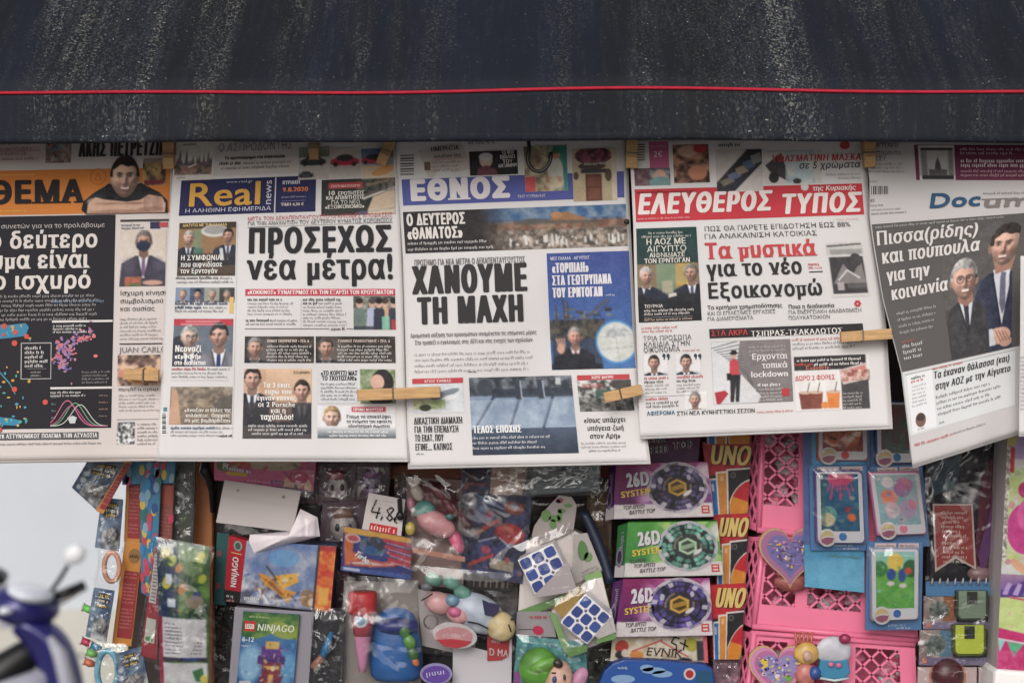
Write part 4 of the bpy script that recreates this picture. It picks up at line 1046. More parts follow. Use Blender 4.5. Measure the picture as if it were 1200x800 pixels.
k.text('ΔΙΚΑΣΤΙΚΗ ΔΙΑΜΑΧΗ', 485, 497, 57, 7.4, (56, 52, 54), stem=.14); k.text('ΓΙΑ ΤΗΝ ΕΠΕΝΔΥΣΗ', 485.5, 507, 52, 7.4, (56, 52, 54), stem=.14); k.text('ΤΟ ΕΚΑΤ. ΠΟΥ', 486, 517, 34, 7.4, (56, 52, 54), stem=.14); k.text('ΕΓΙΝΕ... ΚΑΠΝΟΣ', 486.5, 527.5, 44, 7.4, (56, 52, 54), stem=.14); k.ticks(488, 532.5, 8, 2, (80, 76, 78), 5)
k.rect(676, 439.6, 737.5, 445.4, (196, 60, 66), 2); k.text('ΧΩΡΙΣ ΦΙΛΤΡΟ', 693, 444, 26, 3.2, (230, 206, 204), stem=.2)
k.text('«Ισως υπάρχει', 684, 495, 49, 5.6, (50, 46, 48), stem=.17, serif=.05, shear=.15); k.text('υπόγεια ζωή', 688, 504.4, 43, 5.6, (50, 46, 48), stem=.17, serif=.05, shear=.15); k.text('στον Αρη»', 691, 513.6, 36, 5.6, (50, 46, 48), stem=.17, serif=.05, shear=.15)
k.para(681, 520.5, 55, 2, 4.2, 2.4, (130, 124, 126), 7); k.ticks(690, 529, 36, 2.4, (120, 114, 116), 17)
n3.done(k, 'article_text')
c = Cv(119, 90, (92, 104, 122)); c.vgrad(0, 22, (90, 92, 96), (70, 78, 92)); c.vgrad(22, 60, (124, 144, 170), (150, 166, 188)); c.vgrad(60, 90, (70, 84, 106), (44, 52, 70))
for x0, x1 in ((28, 4), (58, 44), (96, 82)): c.line(x0, 22, x1, 60, 3.2, (52, 60, 80), .85); c.line(x0 + 4, 24, x1 + 3, 58, 1.2, (170, 186, 206), .7)
c.noise(8, 5, (40, 44, 52), (130, 140, 150), .75, mask=(c.Y < 20).astype(float)); c.rect(26, 14, 119, 24, (50, 56, 68), .8)
for x in (56, 82): c.poly([(x - 4, 4), (x + 3, 4), (x + 4, 26), (x - 3, 26)], (60, 66, 80)); c.line(x + 3, 5, x + 4, 25, 1.4, (170, 180, 190))
c.noise(12, 9, (120, 140, 166), (176, 190, 206), .5, mask=((c.Y > 26) & (c.Y < 58)).astype(float)); c.ell(18, 12, 9, 10, (60, 66, 76)); c.rect(100, 2, 106, 10, (200, 204, 206), .8)
n3.photo(549.5, 442.5, 669.5, 533, c, [('ΤΕΛΟΣ ΕΠΟΧΗΣ', 554.5, 507.5, 57, 8.5, (230, 228, 228), dict(stem=.2))], over=lambda k: [k.ticks(554, 514.4 + 6 * i, (92, 76, 84)[i], 3.0, (206, 206, 210), 40 + i, 4, .5) for i in range(3)])
c = Cv(62, 38, (206, 202, 198)); c.noise(5, 7, (60, 60, 60), (214, 210, 206)); c.rect(20, 12, 40, 24, (60, 90, 80)); c.ell(34, 25, 10, 8, (120, 116, 112)); c.noise(4, 17, (40, 40, 42), (150, 146, 140), .8, mask=((c.Y > 20)).astype(float)); c.rect(40, 0, 62, 10, (70, 66, 64)); c.rect(5, 4, 30, 10, (190, 90, 80), .4)
n3.photo(676, 446, 739, 482, c)

# --- 4: the paper with the red masthead
n4 = Paper('newspaper with wide red masthead and a headline in red and black serif letters',
           [(160, 737, 1012, -.02), (220, 740, 1014, -.026), (262, 742, 1017, -.034), (350, 744, 1031, -.036), (400, 746, 1036, -.038), (515, 750, 1043, -.041)],
           wav(-.009, .002, .003, 4, .014, 515), 163, 511, (4, 3.5))
k = n4.ink()
k.rect(760, 166, 783, 206, (190, 84, 130), 1); k.text('2€', 766, 184, 11, 6.5, (226, 206, 214), stem=.2); k.ticks(763, 173, 17, 3, (214, 150, 180), 2)
for i in range(7): k.rect(747, 169 + i * 3, 756, 169 + i * 3 + 1.3, (90, 84, 84), 2)
n4.done(k, 'price_corner'); k = n4.ink()
k.ticks(842, 172, 24, 4, (80, 74, 76), 3, 4, .7)
n4.done(k, 'banner_caption'); k = n4.ink()
k.text('ΥΦΑΣΜΑΤΙΝΗ ΜΑΣΚΑ', 904, 190, 105, 7.6, (200, 60, 68), stem=.19, shear=.12); k.text('σε 5 χρώματα', 936, 198, 72, 8, (60, 54, 56), stem=.18, shear=.16); k.ticks(968, 206, 40, 2.8, (150, 140, 140), 5); k.ticks(982, 210, 26, 2.8, (150, 140, 140), 6)
k.ell(990, 170, 6, 5, (206, 60, 66), 2)
n4.done(k, 'top_banner')
c = Cv(46, 24, (120, 130, 140)); c.noise(6, 3, (70, 60, 70), (150, 160, 160)); c.rect(0, 0, 20, 24, (110, 60, 70), .6); c.ell(33, 12, 8, 10, (206, 160, 140)); c.ell(33, 20, 14, 8, (110, 150, 150))
n4.photo(743, 197.5, 785, 218, c)
c = Cv(30, 46, (80, 56, 50)); c.noise(7, 4, (50, 34, 34), (190, 130, 100)); c.ell(12, 8, 8, 7, (206, 160, 140)); c.ell(20, 34, 8, 9, (196, 120, 90)); c.ell(23, 5, 6, 5, (200, 56, 64))
n4.photo(788, 170, 830, 215, c)
c = Cv(54, 62, (196, 186, 182)); c.poly([(0, 62), (0, 52), (38, 0), (54, 0), (54, 20), (20, 62)], (50, 50, 60))
for i in range(5): c.poly([(4 + i * 9, 46 - i * 9), (16 + i * 9, 40 - i * 9), (22 + i * 8, 46 - i * 7), (8 + i * 9, 54 - i * 8)], ((120, 110, 96), (96, 110, 140), (150, 130, 110), (80, 100, 130), (130, 130, 130))[i])
c.line(0, 50, 38, 0, 2, (60, 56, 60))
n4.photo(838, 176, 892.5, 226, c)
c = Cv(70, 48, (206, 198, 194)); c.poly([(2, 20), (22, 2), (32, 46), (8, 30)], (70, 64, 68)); c.noise(8, 3, (150, 180, 190), (206, 206, 206), .8, mask=((c.X > 26) & (c.X < 62)).astype(float)); c.poly([(28, 0), (44, 2), (60, 40), (46, 46)], (176, 196, 200), .8); c.ell(12, 38, 6, 8, (50, 46, 48)); c.ell(40, 44, 5, 4, (60, 56, 58))
n4.photo(894, 178, 962, 217, c)
k = n4.ink()
k.rect(743.5, 222, 1010, 260.5, (206, 46, 58), 1)
k.rect(895, 219, 1010, 224, (206, 46, 58), 1)
k.text('ΕΛΕΥΘΕΡΟΣ', 746, 251.5, 158, 23, (228, 214, 210), stem=.25, shear=.16)
k.text('ΤΥΠΟΣ', 914, 251, 95, 23, (228, 214, 210), stem=.25, shear=.16)
k.text('της Κυριακής', 952, 223.5, 51, 5.6, (230, 214, 212), stem=.16, shear=.16)
k.text('www.eleftherostypos.gr', 745.5, 227, 68, 3.2, (70, 34, 40), stem=.18)
k.ticks(747, 257.5, 62, 2, (226, 170, 170), 7); k.ticks(980, 258, 26, 2, (226, 170, 170), 8); k.ell(943, 219, 4.5, 4.5, (206, 200, 198), 3)
n4.done(k, 'masthead')
c = Cv(71, 110, (34, 60, 60)); c.vgrad(0, 50, (30, 62, 60), (40, 58, 58)); c.rect(0, 42, 71, 84, (130, 110, 80)); c.rect(22, 42, 44, 84, (120, 140, 110)); c.rect(44, 42, 66, 84, (186, 150, 70)); c.rect(44, 44, 66, 64, (176, 150, 90))
c.man(10, 56, 10, (206, 160, 140), (206, 202, 200), (44, 48, 64), turn=.8); c.man(62, 54, 10, (196, 150, 130), (150, 146, 142), (40, 42, 54), turn=-.8); c.rect(28, 62, 40, 76, (196, 170, 150), .6); c.vgrad(78, 110, (40, 40, 44), (34, 34, 38), .92)
c.line(26, 82, 44, 78, 4, (206, 196, 190)); c.line(8, 74, 34, 83, 8, (44, 48, 64))
WG = (220, 212, 200)
n4.photo(745.5, 268, 816, 378, c, [('Η ΑΟΖ ΜΕ', 757, 287, 47, 6.6, WG, dict(stem=.16, serif=.06)), ('ΑΙΓΥΠΤΟ', 758, 295.5, 47, 6.6, WG, dict(stem=.16, serif=.06)), ('ΑΙΦΝΙΔΙΑΣΕ', 761, 302, 42, 5, WG, dict(stem=.16, serif=.06)), ('ΤΟΝ ΕΡΝΤΟΓΑΝ', 755, 308.8, 54, 5, WG, dict(stem=.16, serif=.06)), ('ΤΟΥΡΚΙΑ', 755, 361, 22, 3.6, (214, 206, 200), {})], over=lambda k: [k.ticks(760, 274.5, 40, 2.6, (190, 190, 180), 3), k.ticks(752, 279, 58, 2.8, (190, 190, 180), 4), k.ticks(755, 365.5, 58, 2.8, (214, 206, 200), 5), k.ticks(755, 369.6, 54, 2.8, (214, 206, 200), 6), k.rect(755, 372, 812, 372.4, (150, 150, 150), 4), k.ticks(755, 376, 56, 2.4, (200, 170, 150), 7)])
k = n4.ink()
k.text('ΠΩΣ ΘΑ ΠΑΡΕΤΕ ΕΠΙΔΟΤΗΣΗ ΕΩΣ 88%', 825, 271, 172, 5.4, (60, 55, 56), stem=.15, serif=.07)
k.text('ΓΙΑ ΑΝΑΚΑΙΝΙΣΗ ΚΑΤΟΙΚΙΑΣ', 825, 280, 133, 5.4, (60, 55, 56), stem=.15, serif=.07)
k.text('Τα μυστικά', 826, 303.5, 131, 18, (206, 58, 62), stem=.22, serif=.09)
k.text('για το νέο', 828, 324.5, 113, 18, (46, 42, 44), stem=.21, serif=.09)
k.text('Εξοικονομώ', 829, 350.3, 136, 18, (46, 42, 44), stem=.21, serif=.09)
k.ticks(947, 311, 14, 3, (206, 60, 66), 5, 4, .7); k.ticks(947, 315, 16, 2.4, (206, 60, 66), 6); k.rect(948, 318, 964, 319.4, (70, 66, 68), 2)
k.text('Τα κριτήρια χρηματοδότησης', 829, 363, 88, 4.6, (70, 65, 66), stem=.16, serif=.07); k.text('ΚΑΙ ΟΙ ΕΠΙΛΕΞΙΜΕΣ ΕΡΓΑΣΙΕΣ', 829, 369.8, 80, 4.2, (70, 65, 66), stem=.13, serif=.07); k.text('ΓΙΑ ΔΙΑΜΕΡΙΣΜΑΤΑ', 829, 376.2, 54, 4.2, (70, 65, 66), stem=.13, serif=.07)
k.text('Ποια η διαδικασία', 924, 362, 54, 4.6, (70, 65, 66), stem=.16, serif=.07); k.text('ΓΙΑ ΕΝΕΡΓΕΙΑΚΗ ΑΝΑΒΑΘΜΙΣΗ', 924, 368.4, 86, 4.2, (70, 65, 66), stem=.13, serif=.07); k.text('ΠΟΛΥΚΑΤΟΙΚΙΩΝ', 924, 374.8, 49, 4.2, (70, 65, 66), stem=.13, serif=.07)
for i in range(6): k.ell(1005 + 2.6 * math.cos(i * 1.047), 355.5 + 2.6 * math.sin(i * 1.047), 1.7, 1.7, (206, 56, 64), 3, 8)
n4.done(k, 'headline')
c = Cv(45, 66, (206, 200, 198)); c.rect(0, 2, 45, 16, (190, 186, 184)); c.line(1, 5, 43, 3, 1.6, (70, 66, 68)); c.rect(4, 9, 43, 15, (150, 146, 144)); c.rect(2, 18, 43, 62, (64, 60, 64)); c.poly([(4, 50), (18, 26), (28, 40), (40, 22), (43, 50)], (130, 124, 124)); c.line(10, 46, 22, 34, 2, (206, 200, 196)); c.line(22, 34, 36, 44, 2, (206, 200, 196)); c.ell(34, 22, 7, 8, (70, 66, 68)); c.rect(8, 48, 16, 58, (170, 160, 156)); c.rect(20, 50, 42, 56, (90, 86, 88))
n4.photo(967, 284, 1010, 349, c)
k = n4.ink()
k.rect(831, 385.5, 1011, 396.5, (46, 42, 44), 2); k.text('ΣΤΑ ΑΚΡΑ', 833.5, 393.8, 43, 6.4, (206, 60, 62), stem=.19, serif=.07); k.text('ΤΣΙΠΡΑΣ-ΤΣΑΚΑΛΩΤΟΣ', 880, 394.3, 108, 6.4, (226, 220, 216), stem=.19, serif=.07); k.ticks(990, 393.5, 10, 2.4, (200, 60, 62), 3)
k.para(752, 385.5, 42, 2, 4, 2.6, (206, 90, 84), 9, .55)
k.text('ΤΡΙΑ ΠΡΟΣΩΠΑ', 753.5, 399.5, 57, 5.4, (60, 56, 58), stem=.15, serif=.08); k.text('ΚΛΕΙΔΙΑ ΣΤΗΝ', 754, 406.4, 55, 5.4, (60, 56, 58), stem=.15, serif=.08); k.text('ΟΙΚΟΝΟΜΙΑ', 754, 413, 43, 5.4, (60, 56, 58), stem=.15, serif=.08); k.ticks(800, 411.5, 20, 2, (200, 90, 90), 4)
for x in (778, 815): 
    for j in (0, 5): k.ell(x + j, 416.5, 2, 2.4, (40, 70, 80), 4, 12); k.poly([(x + j + 2, 416.5), (x + j + .8, 421), (x + j - 1, 421)], (40, 70, 80), 4)
k.ticks(755, 444.6, 28, 3.2, (200, 70, 74), 15, 4, .7); k.ticks(793, 443.2, 30, 3.2, (200, 70, 74), 16, 4, .7); k.ticks(755, 449, 22, 3, (70, 66, 68), 17, 4, .7); k.ticks(793, 447.6, 22, 3, (70, 66, 68), 18, 4, .7)
k.para(756, 453, 28, 3, 4, 2.4, (130, 124, 126), 19); k.para(793, 452, 30, 3, 4, 2.4, (130, 124, 126), 29); k.rect(756, 464.5, 822, 465, (150, 146, 146), 2)
k.ticks(757, 469, 26, 3, (200, 70, 74), 39, 4, .7); k.para(757, 473.5, 38, 2, 4.2, 3, (70, 66, 68), 40, .55)
k.text('ΑΦΙΕΡΩΜΑ', 758, 486.8, 33, 4.6, (40, 96, 130), stem=.2); k.text('ΣΤΗ ΝΕΑ ΚΥΝΗΓΕΤΙΚΗ ΣΕΖΟΝ', 793, 486.8, 92, 4.6, (70, 66, 68), stem=.18); k.ticks(887, 483.6, 42, 2.4, (206, 90, 90), 44)
k.para(928, 399.5, 62, 1, 4, 3, (206, 96, 96), 47, .55); k.para(929, 404.5, 82, 2, 5, 3, (90, 86, 88), 48, .4, .2)
n4.done(k, 'article_text')
for (x0, y0, x1, y1), hr, su in (((754, 416, 782, 440), (56, 48, 46), (50, 52, 66)), ((791.5, 415, 820, 439), (60, 56, 56), (46, 54, 70)), ((802, 459, 828, 480), (150, 146, 144), (50, 50, 58))):
    c = Cv(x1 - x0, y1 - y0, (222, 217, 216)); c.man(12, 9.5, 8.5, (206, 158, 138), hr, su, tie=(60, 70, 110)); n4.photo(x0, y0, x1, y1, c)
c = Cv(93, 74, (122, 114, 114)); c.poly([(0, 0), (34, 0), (22, 74), (0, 74)], (206, 206, 208))
for i in range(15): c.line(0 + i * 3.2, 8 + i * 2.4, 32 + i * 1.2, 0 + i * 4.6, 1.2, (90, 92, 94), .8)
c.poly([(0, 74), (10, 50), (34, 40), (56, 66), (52, 74)], (206, 204, 206)); c.rect(50, 60, 93, 61, (90, 86, 88)); c.poly([(4, 74), (2, 60), (14, 58), (18, 62), (8, 74)], (176, 40, 50))
c.poly([(20, 42), (21, 24), (26, 20), (31, 24), (32, 42)], (200, 60, 70)); c.ell(26, 17.5, 3, 3.6, (196, 150, 130)); c.ell(26, 14.6, 4.6, 1.7, (30, 28, 30)); c.poly([(22, 15), (24, 11), (29, 11), (30, 15)], (30, 28, 30)); c.poly([(21, 40), (33, 40), (30, 72), (26, 72), (27, 50), (24, 72), (20, 72)], (40, 38, 42)); c.rect(17, 38, 22, 46, (34, 30, 34))
n4.photo(833, 400.5, 926, 474, c, [('Ερχονται', 881, 421.5, 42, 6.8, (226, 220, 218), dict(stem=.17, serif=.07)), ('τοπικά', 893, 431.5, 30, 6.8, (226, 220, 218), dict(stem=.17, serif=.07)), ('lockdown', 880, 442, 44, 7, (226, 220, 218), dict(stem=.17, serif=.07))], over=lambda k: [k.para(878, 408, 44, 3, 4.4, 2.8, (176, 168, 168), 3), k.ticks(888, 452.5, 26, 3.4, (226, 220, 218), 8, 4, .7), k.para(890, 457.5, 30, 4, 4.2, 2.6, (196, 188, 188), 10), k.rect(916, 455, 925, 464, (190, 50, 56), 4)])
c = Cv(88, 66, (222, 216, 214)); c.rect(0, 0, 84, 17, (52, 48, 50)); c.rect(54, 26, 86, 66, (66, 62, 64)); c.poly([(52, 18), (84, 10), (87, 30), (56, 36)], (196, 176, 170)); c.poly([(54, 20), (83, 13), (85, 27), (57, 33)], (206, 120, 110)); c.noise(4, 3, (120, 60, 50), (226, 206, 190), .7, mask=((c.X > 54) & (c.Y < 32) & (c.Y > 18)).astype(float))
for x, w_, col in ((12, 8, (120, 60, 50)), (24, 8, (130, 66, 52)), (44, 8, (222, 120, 50))): c.poly([(x - w_, 44), (x + w_, 44), (x + w_ - 2, 64), (x - w_ + 2, 64)], col); c.ell(x, 44, w_, 2, (206, 170, 150)); c.line(x + 2, 44, x + 5, 32, .9, (90, 70, 60))
c.ell(34, 60, 5, 4, (226, 130, 60))
n4.photo(930, 418, 1018, 482, c, [('ΔΩΡΟ 2 ΦΟΡΕΣ', 932, 446, 47, 5.4, (206, 60, 62), dict(stem=.17)), ('Εvaverly', 944, 433, 28, 4, (226, 110, 90), {})], over=lambda k: [k.ticks(934, 424, 74, 3, (226, 220, 216), 3, 4, .6), k.ticks(932, 428.6, 20, 3, (206, 70, 66), 4, 4, .7), k.ticks(954, 428.6, 56, 3, (226, 220, 216), 5, 4, .6), k.para(988, 462, 24, 5, 4.2, 2.6, (190, 180, 176), 6)])

# --- 5: the slanting paper at the right
def d5(u, v):
    t = np.clip((v - 200) / 340, 0, 1)
    return -.018 - .05 * t ** 2 * (1 - .3 * u) - .012 * np.sin(u * 3.0) * t + .0015 * np.sin(v / 26 + u * 5) + page_folds(u, (v - 165) / 375., 5)
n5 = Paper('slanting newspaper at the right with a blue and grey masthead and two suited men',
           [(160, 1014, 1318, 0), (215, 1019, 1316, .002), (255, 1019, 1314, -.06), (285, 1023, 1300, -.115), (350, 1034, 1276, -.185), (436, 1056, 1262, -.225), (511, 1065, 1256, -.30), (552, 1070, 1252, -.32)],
           d5, 163, 546, (2, 2.5), M_PAPER_SHADED, M_PAPER_SHADED, .003)
k = n5.ink()
k.rect(1071, 170, 1290, 211, (112, 40, 74), 1); k.ticks(1125, 176.5, 90, 3.4, (206, 170, 180), 2); k.ticks(1125, 181, 60, 3.4, (206, 170, 180), 3); k.ticks(1126, 190.5, 80, 4.2, (226, 206, 208), 4, 4, .7); k.ticks(1126, 195.5, 84, 4.2, (226, 206, 208), 5, 4, .7); k.para(1126, 202, 90, 2, 4.6, 3, (206, 170, 180), 6)
k.text('ΑΓΓΕΛΙΚΗ', 1027, 173, 26, 5, (96, 88, 90), stem=.12, serif=.07); k.text('παρόντα', 1028, 181.5, 28, 5, (96, 88, 90), stem=.12, serif=.07); k.text('ΕΣΥ', 1026, 188.4, 13, 5, (96, 88, 90), stem=.12, serif=.07); k.para(1022, 193.5, 36, 2, 4.4, 2.8, (130, 120, 120), 8); k.ticks(1018, 202, 42, 2.2, (110, 104, 104), 10)
n5.done(k, 'top_banner')
c = Cv(44, 42, (206, 202, 200)); c.rect(3, 3, 42, 41, (50, 48, 50)); c.rect(10, 6, 36, 36, (190, 186, 184)); c.vgrad(6, 36, (206, 204, 202), (150, 148, 148), .6); c.poly([(19, 30), (20, 22), (23, 14), (26, 22), (27, 30)], (70, 68, 70)); c.rect(12, 29, 34, 36, (90, 86, 88)); c.rect(5, 8, 9, 14, (150, 146, 146)); c.rect(5, 18, 9, 30, (120, 116, 116))
n5.photo(1075.5, 170.5, 1118, 211, c)
k = n5.ink()
k.text('Doc', 1087, 244, 62, 19.5, (38, 78, 116), stem=.24, serif=.09, shear=.12, layer=5); k.text('umento', 1150, 244, 150, 19.5, (122, 113, 110), stem=.30, serif=.09, shear=.12)
k.ticks(1152, 228, 60, 3.4, (130, 124, 124), 3)
n5.done(k, 'masthead'); k = n5.ink()
for i in range(10): k.rect(1021 + i * 2.1, 218, 1021 + i * 2.1 + (1.3 if i % 3 else .7), 228, (66, 62, 62), 2)
k.ticks(1018, 213.5, 10, 2, (120, 114, 114), 4); k.text('€2', 1020, 237, 5, 3.4, (80, 76, 76), stem=.16); k.ticks(1020, 242, 15, 2.4, (110, 104, 104), 6); k.ticks(1021, 246.8, 34, 2, (130, 124, 124), 7); k.ticks(1021, 251.5, 40, 2.2, (90, 86, 86), 8, 4, .6)
n5.done(k, 'barcode')
# dark panel with two printed men
k = n5.ink()
k.rect(1021.5, 263, 1281, 436, (84, 80, 78), 1)
k.ticks(1026, 267.5, 150, 2.8, (170, 166, 164), 3)
TX = (214, 206, 204)
k.text('Πισσα(ρίδης)', 1027, 288, 119, 16, TX, stem=.17, serif=.05, shear=.06)
k.text('και πούπουλα', 1033.5, 309.5, 114, 16, TX, stem=.17, serif=.05, shear=.06)
k.text('για την', 1039.5, 331, 50, 15, TX, stem=.17, serif=.05, shear=.06)
k.text('κοινωνία', 1045, 352, 66, 15, TX, stem=.17, serif=.05, shear=.06)
for i in range(4): k.ticks(1051 + i * 1.3, 369 + i * 7.4, 46 - 3 * i, 3, (170, 164, 162), 20 + i)
k.ticks(1057, 402, 14, 3, (190, 80, 76), 27)
for i in range(3): k.ticks(1058 + i, 408 + i * 6.8, 22, 4, (190, 184, 182), 30 + i, 4, .6)
n5.done(k, 'headline')
c = Cv(98, 166, (84, 80, 78), 1.5)
c.poly([(46, 166), (44, 100), (54, 82), (66, 74), (98, 76), (98, 166)], (44, 48, 70)); c.noise(8, 4, (40, 44, 64), (58, 62, 84), .5, mask=((c.X > 46) & (c.Y > 80)).astype(float)); c.poly([(70, 70), (94, 66), (94, 92), (82, 138)], (206, 207, 214)); c.poly([(82, 74), (89, 76), (88, 116), (83, 126), (79, 112)], (104, 102, 124)); c.line(70, 74, 80, 138, 3, (32, 36, 54))
c.poly([(66, 50), (98, 46), (96, 72), (74, 76)], (158, 112, 94)); c.head(83, 39, 27, (210, 162, 140), (56, 48, 46), turn=-.5, smile=True)
c.poly([(-4, 166), (-2, 124), (8, 108), (22, 100), (46, 104), (60, 116), (62, 166)], (54, 52, 56)); c.noise(7, 9, (48, 46, 50), (70, 68, 72), .5, mask=((c.X < 58) & (c.Y > 108)).astype(float)); c.poly([(20, 100), (42, 98), (34, 130), (29, 134)], (200, 203, 212)); c.poly([(27, 106), (34, 106), (33, 142), (28, 142)], (44, 42, 50)); c.line(20, 102, 29, 136, 2.4, (36, 34, 38))
c.poly([(20, 88), (41, 86), (42, 102), (31, 108), (20, 102)], (150, 104, 88)); c.head(30, 76, 24, (206, 156, 134), (188, 182, 178), turn=.25, glasses=True, smile=True)
c.ell(80, 150, 16, 10, (206, 158, 136)); c.ell(74, 145, 9, 5, (220, 174, 154)); c.ell(88, 158, 10, 6, (190, 142, 120))
for i in range(4): c.line(72 + i * 5, 143 + i, 80 + i * 5, 157, 1.4, (150, 100, 84))
c.poly([(62, 140), (68, 140), (72, 160), (62, 160)], (200, 202, 208))
k = n5.ink(); k.canvas(1104, 262, 1201, 428, c, 3); n5.done(k, 'printed_portraits')
k = n5.ink()
k.rect(1058, 437, 1190, 511, (206, 208, 208), 1); k.rect(1062, 440, 1092, 508, (222, 222, 224), 2); k.rect(1060, 438.5, 1190, 440, (170, 174, 174), 2)
k.ticks(1068, 444.5, 16, 3, (70, 66, 68), 3, 4, .7); k.ticks(1068, 448.6, 14, 3, (200, 70, 70), 4, 4, .7); k.para(1069, 454, 18, 6, 4.6, 2.2, (140, 136, 138), 5)
k.ell(1079, 490, 6, 8.5, (120, 84, 72), 3); k.ell(1079, 487, 5, 4, (70, 54, 50), 4); k.ell(1077, 491, 1, .8, (40, 34, 34), 5); k.ell(1081, 491, 1, .8, (40, 34, 34), 5); k.ticks(1076, 504, 7, 2, (110, 104, 104), 15)
k.ticks(1093, 433.5, 34, 3, (200, 70, 70), 16, 4, .7)
k.text('Τα έκαναν θάλασσα (και)', 1094, 444, 89, 8, (50, 47, 48), stem=.16, serif=.05, shear=.1)
k.text('στην ΑΟΖ με την Αίγυπτο', 1096, 457, 88, 8, (50, 47, 48), stem=.16, serif=.05, shear=.1)
for i in range(4): k.ticks(1097 + i * .8, 467 + i * 6.6, (62, 74, 60, 72)[i], 3.2, (110, 106, 108), 20 + i)
k.ticks(1101, 496.5, 6, 2.2, (90, 86, 88), 30)
k.ticks(1072, 523, 44, 3, (190, 60, 70), 31, 4, .6); k.ticks(1117, 508.6, 38, 2.2, (120, 116, 118), 32)
n5.done(k, 'article_text')

# --- 6: the paper at the right edge, mostly outside the picture
n6 = Paper('newspaper at the far right edge, only a pale strip with small grey text showing',
           [(290, 1196, 1420, -.02), (400, 1195.5, 1420, -.02), (512, 1194, 1420, -.03)], lambda u, v: -.100 + 0 * u + .01 * u - .004 * np.sin(v / 40.), 300, 509, (0, 2), M_PAPER, M_PAPER_WARM, .002)
k = n6.ink(); k.para(1196, 420, 60, 14, 4.6, 2.6, (140, 134, 136), 3); n6.done(k, 'article_text')

# ---------------------------------------------------------------- pegs, hook, pin
def clothespin(p, q, y, label, width=11.0):
    """wooden peg lying from its mouth p to its tail q (photo px), seen on one flat prong"""
    P, Q = w3(*p, y), w3(*q, y)
    d = (Q - P); L = np.linalg.norm(d); d /= L
    n = np.array((d[2], 0, -d[0])); k = np.array((0, -1.0, 0))
    hw = width * S / 2
    t = thing('clothespin', label, 'clothespin', tuple(P), 'wooden clothespins holding the newspapers')
    for sgn in (1, -1):      # front prong, back prong
        prof = [(0, .0022), (.12, .0042), (.3, .0052), (.42, .0036), (.47, .0052), (.75, .0046), (1, .0030)]
        V, F = [], []
        for a, th in prof:
            lo = .0008 if a < .3 else .0012 + .006 * max(0, a - .45)
            for b, c in ((-1, lo), (1, lo), (1, lo + th), (-1, lo + th)):
                V.append(P + d * L * a + n * hw * b + k * sgn * c)
        for i in range(len(prof) - 1):
            for j in range(4): F.append((i * 4 + j, i * 4 + (j + 1) % 4, i * 4 + 4 + (j + 1) % 4, i * 4 + 4 + j))
        F += [(0, 1, 2, 3), tuple(range(len(V) - 4, len(V)))]
        bevel(mk('prong', V, F, M_WOOD, t), .0008)
    sp = []
    c0 = P + d * L * .43
    sp.append([c0 + n * hw * 1.08 + k * .0062, c0 + n * hw * -1.08 + k * .0062])
    for e in (-1, 1): sp.append([c0 + n * hw * 1.08 * e + k * .0062, c0 + n * hw * 1.15 * e - k * .0062])
    V, F = merge(*[tube(s_, .0009, 6) for s_ in sp]); mk('spring', V, F, M_STEEL, t)
clothespin((198, 198), (198, 158), -.004, 'upright clothespin between the orange masthead and the Real newspaper', 13)
clothespin((368, 187), (368, 147), -.003, 'upright clothespin over the printed black car on the Real newspaper', 11)
clothespin((446, 193), (462, 155), -.003, 'tilted clothespin at the top right corner of the Real newspaper', 12)
clothespin((740, 197), (741, 157), -.016, 'upright clothespin where the blue and the red mastheads meet', 13)
clothespin((1019, 196), (1018, 157), -.024, 'upright clothespin at the top between red masthead and slanting newspaper', 13)
clothespin((186, 440), (146, 438), -.004, 'pale clothespin at the edge of the orange masthead paper, lying flat low down', 13)
clothespin((419, 463), (516, 459), -.022, 'long horizontal clothespin joining the Real and the ΕΘΝΟΣ newspapers low down', 13)
clothespin((708, 466), (752, 456), -.027, 'slightly tilted clothespin low down between the blue and the red masthead papers', 12)
clothespin((985, 395), (1044, 391), -.028, 'horizontal clothespin on the right edge of the red masthead newspaper', 12)
for o in list(bpy.data.objects):      # a peg's tail rises behind the valance
    pass

hk = thing('metal_hook', 'black S shaped metal hook hanging in front of the blue masthead', 'hook', tuple(w3(630, 190, -.03)))
pts = []
for t in range(26):
    a = t / 25
    if a < .35: pts.append(w3(616 + 4 * math.sin(a * 6), 150 + a * 90, -.03))
    else:
        b = (a - .35) / .65 * math.pi * 1.05; pts.append(w3(631 - 13 * math.cos(b) + (a - .35) * 3, 184 + 18 * math.sin(b) - (a - .5) * 6, -.03))
V, F = tube(pts, .0024, 10); mk('hook_bar', V, F, M_BLACKMETAL, hk, smooth=True)
V, F = ellipsoid(w3(644.6, 183.5, -.03), (.0028,) * 3, 10, 8); mk('rounded_tip', V, F, M_BLACKMETAL, hk, smooth=True)
pin = thing('push_pin', 'small black round pin head at the right edge of the blue masthead paper', 'pin', tuple(w3(734, 260, -.006)))
V, F = ellipsoid(w3(734.5, 260, -.014), (.0036, .003, .0036), 14, 10); mk('head', V, F, M_BLACK, pin, smooth=True)
V, F = tube([w3(734.5, 260, -.013), w3(734.5, 260, .006)], .0008, 6); mk('needle', V, F, M_STEEL, pin)

# ---------------------------------------------------------------- toys and packets behind the papers
TF = .70             # darkens the goods: the kiosk's shade is put into their colours
def q4(*p): return list(p)

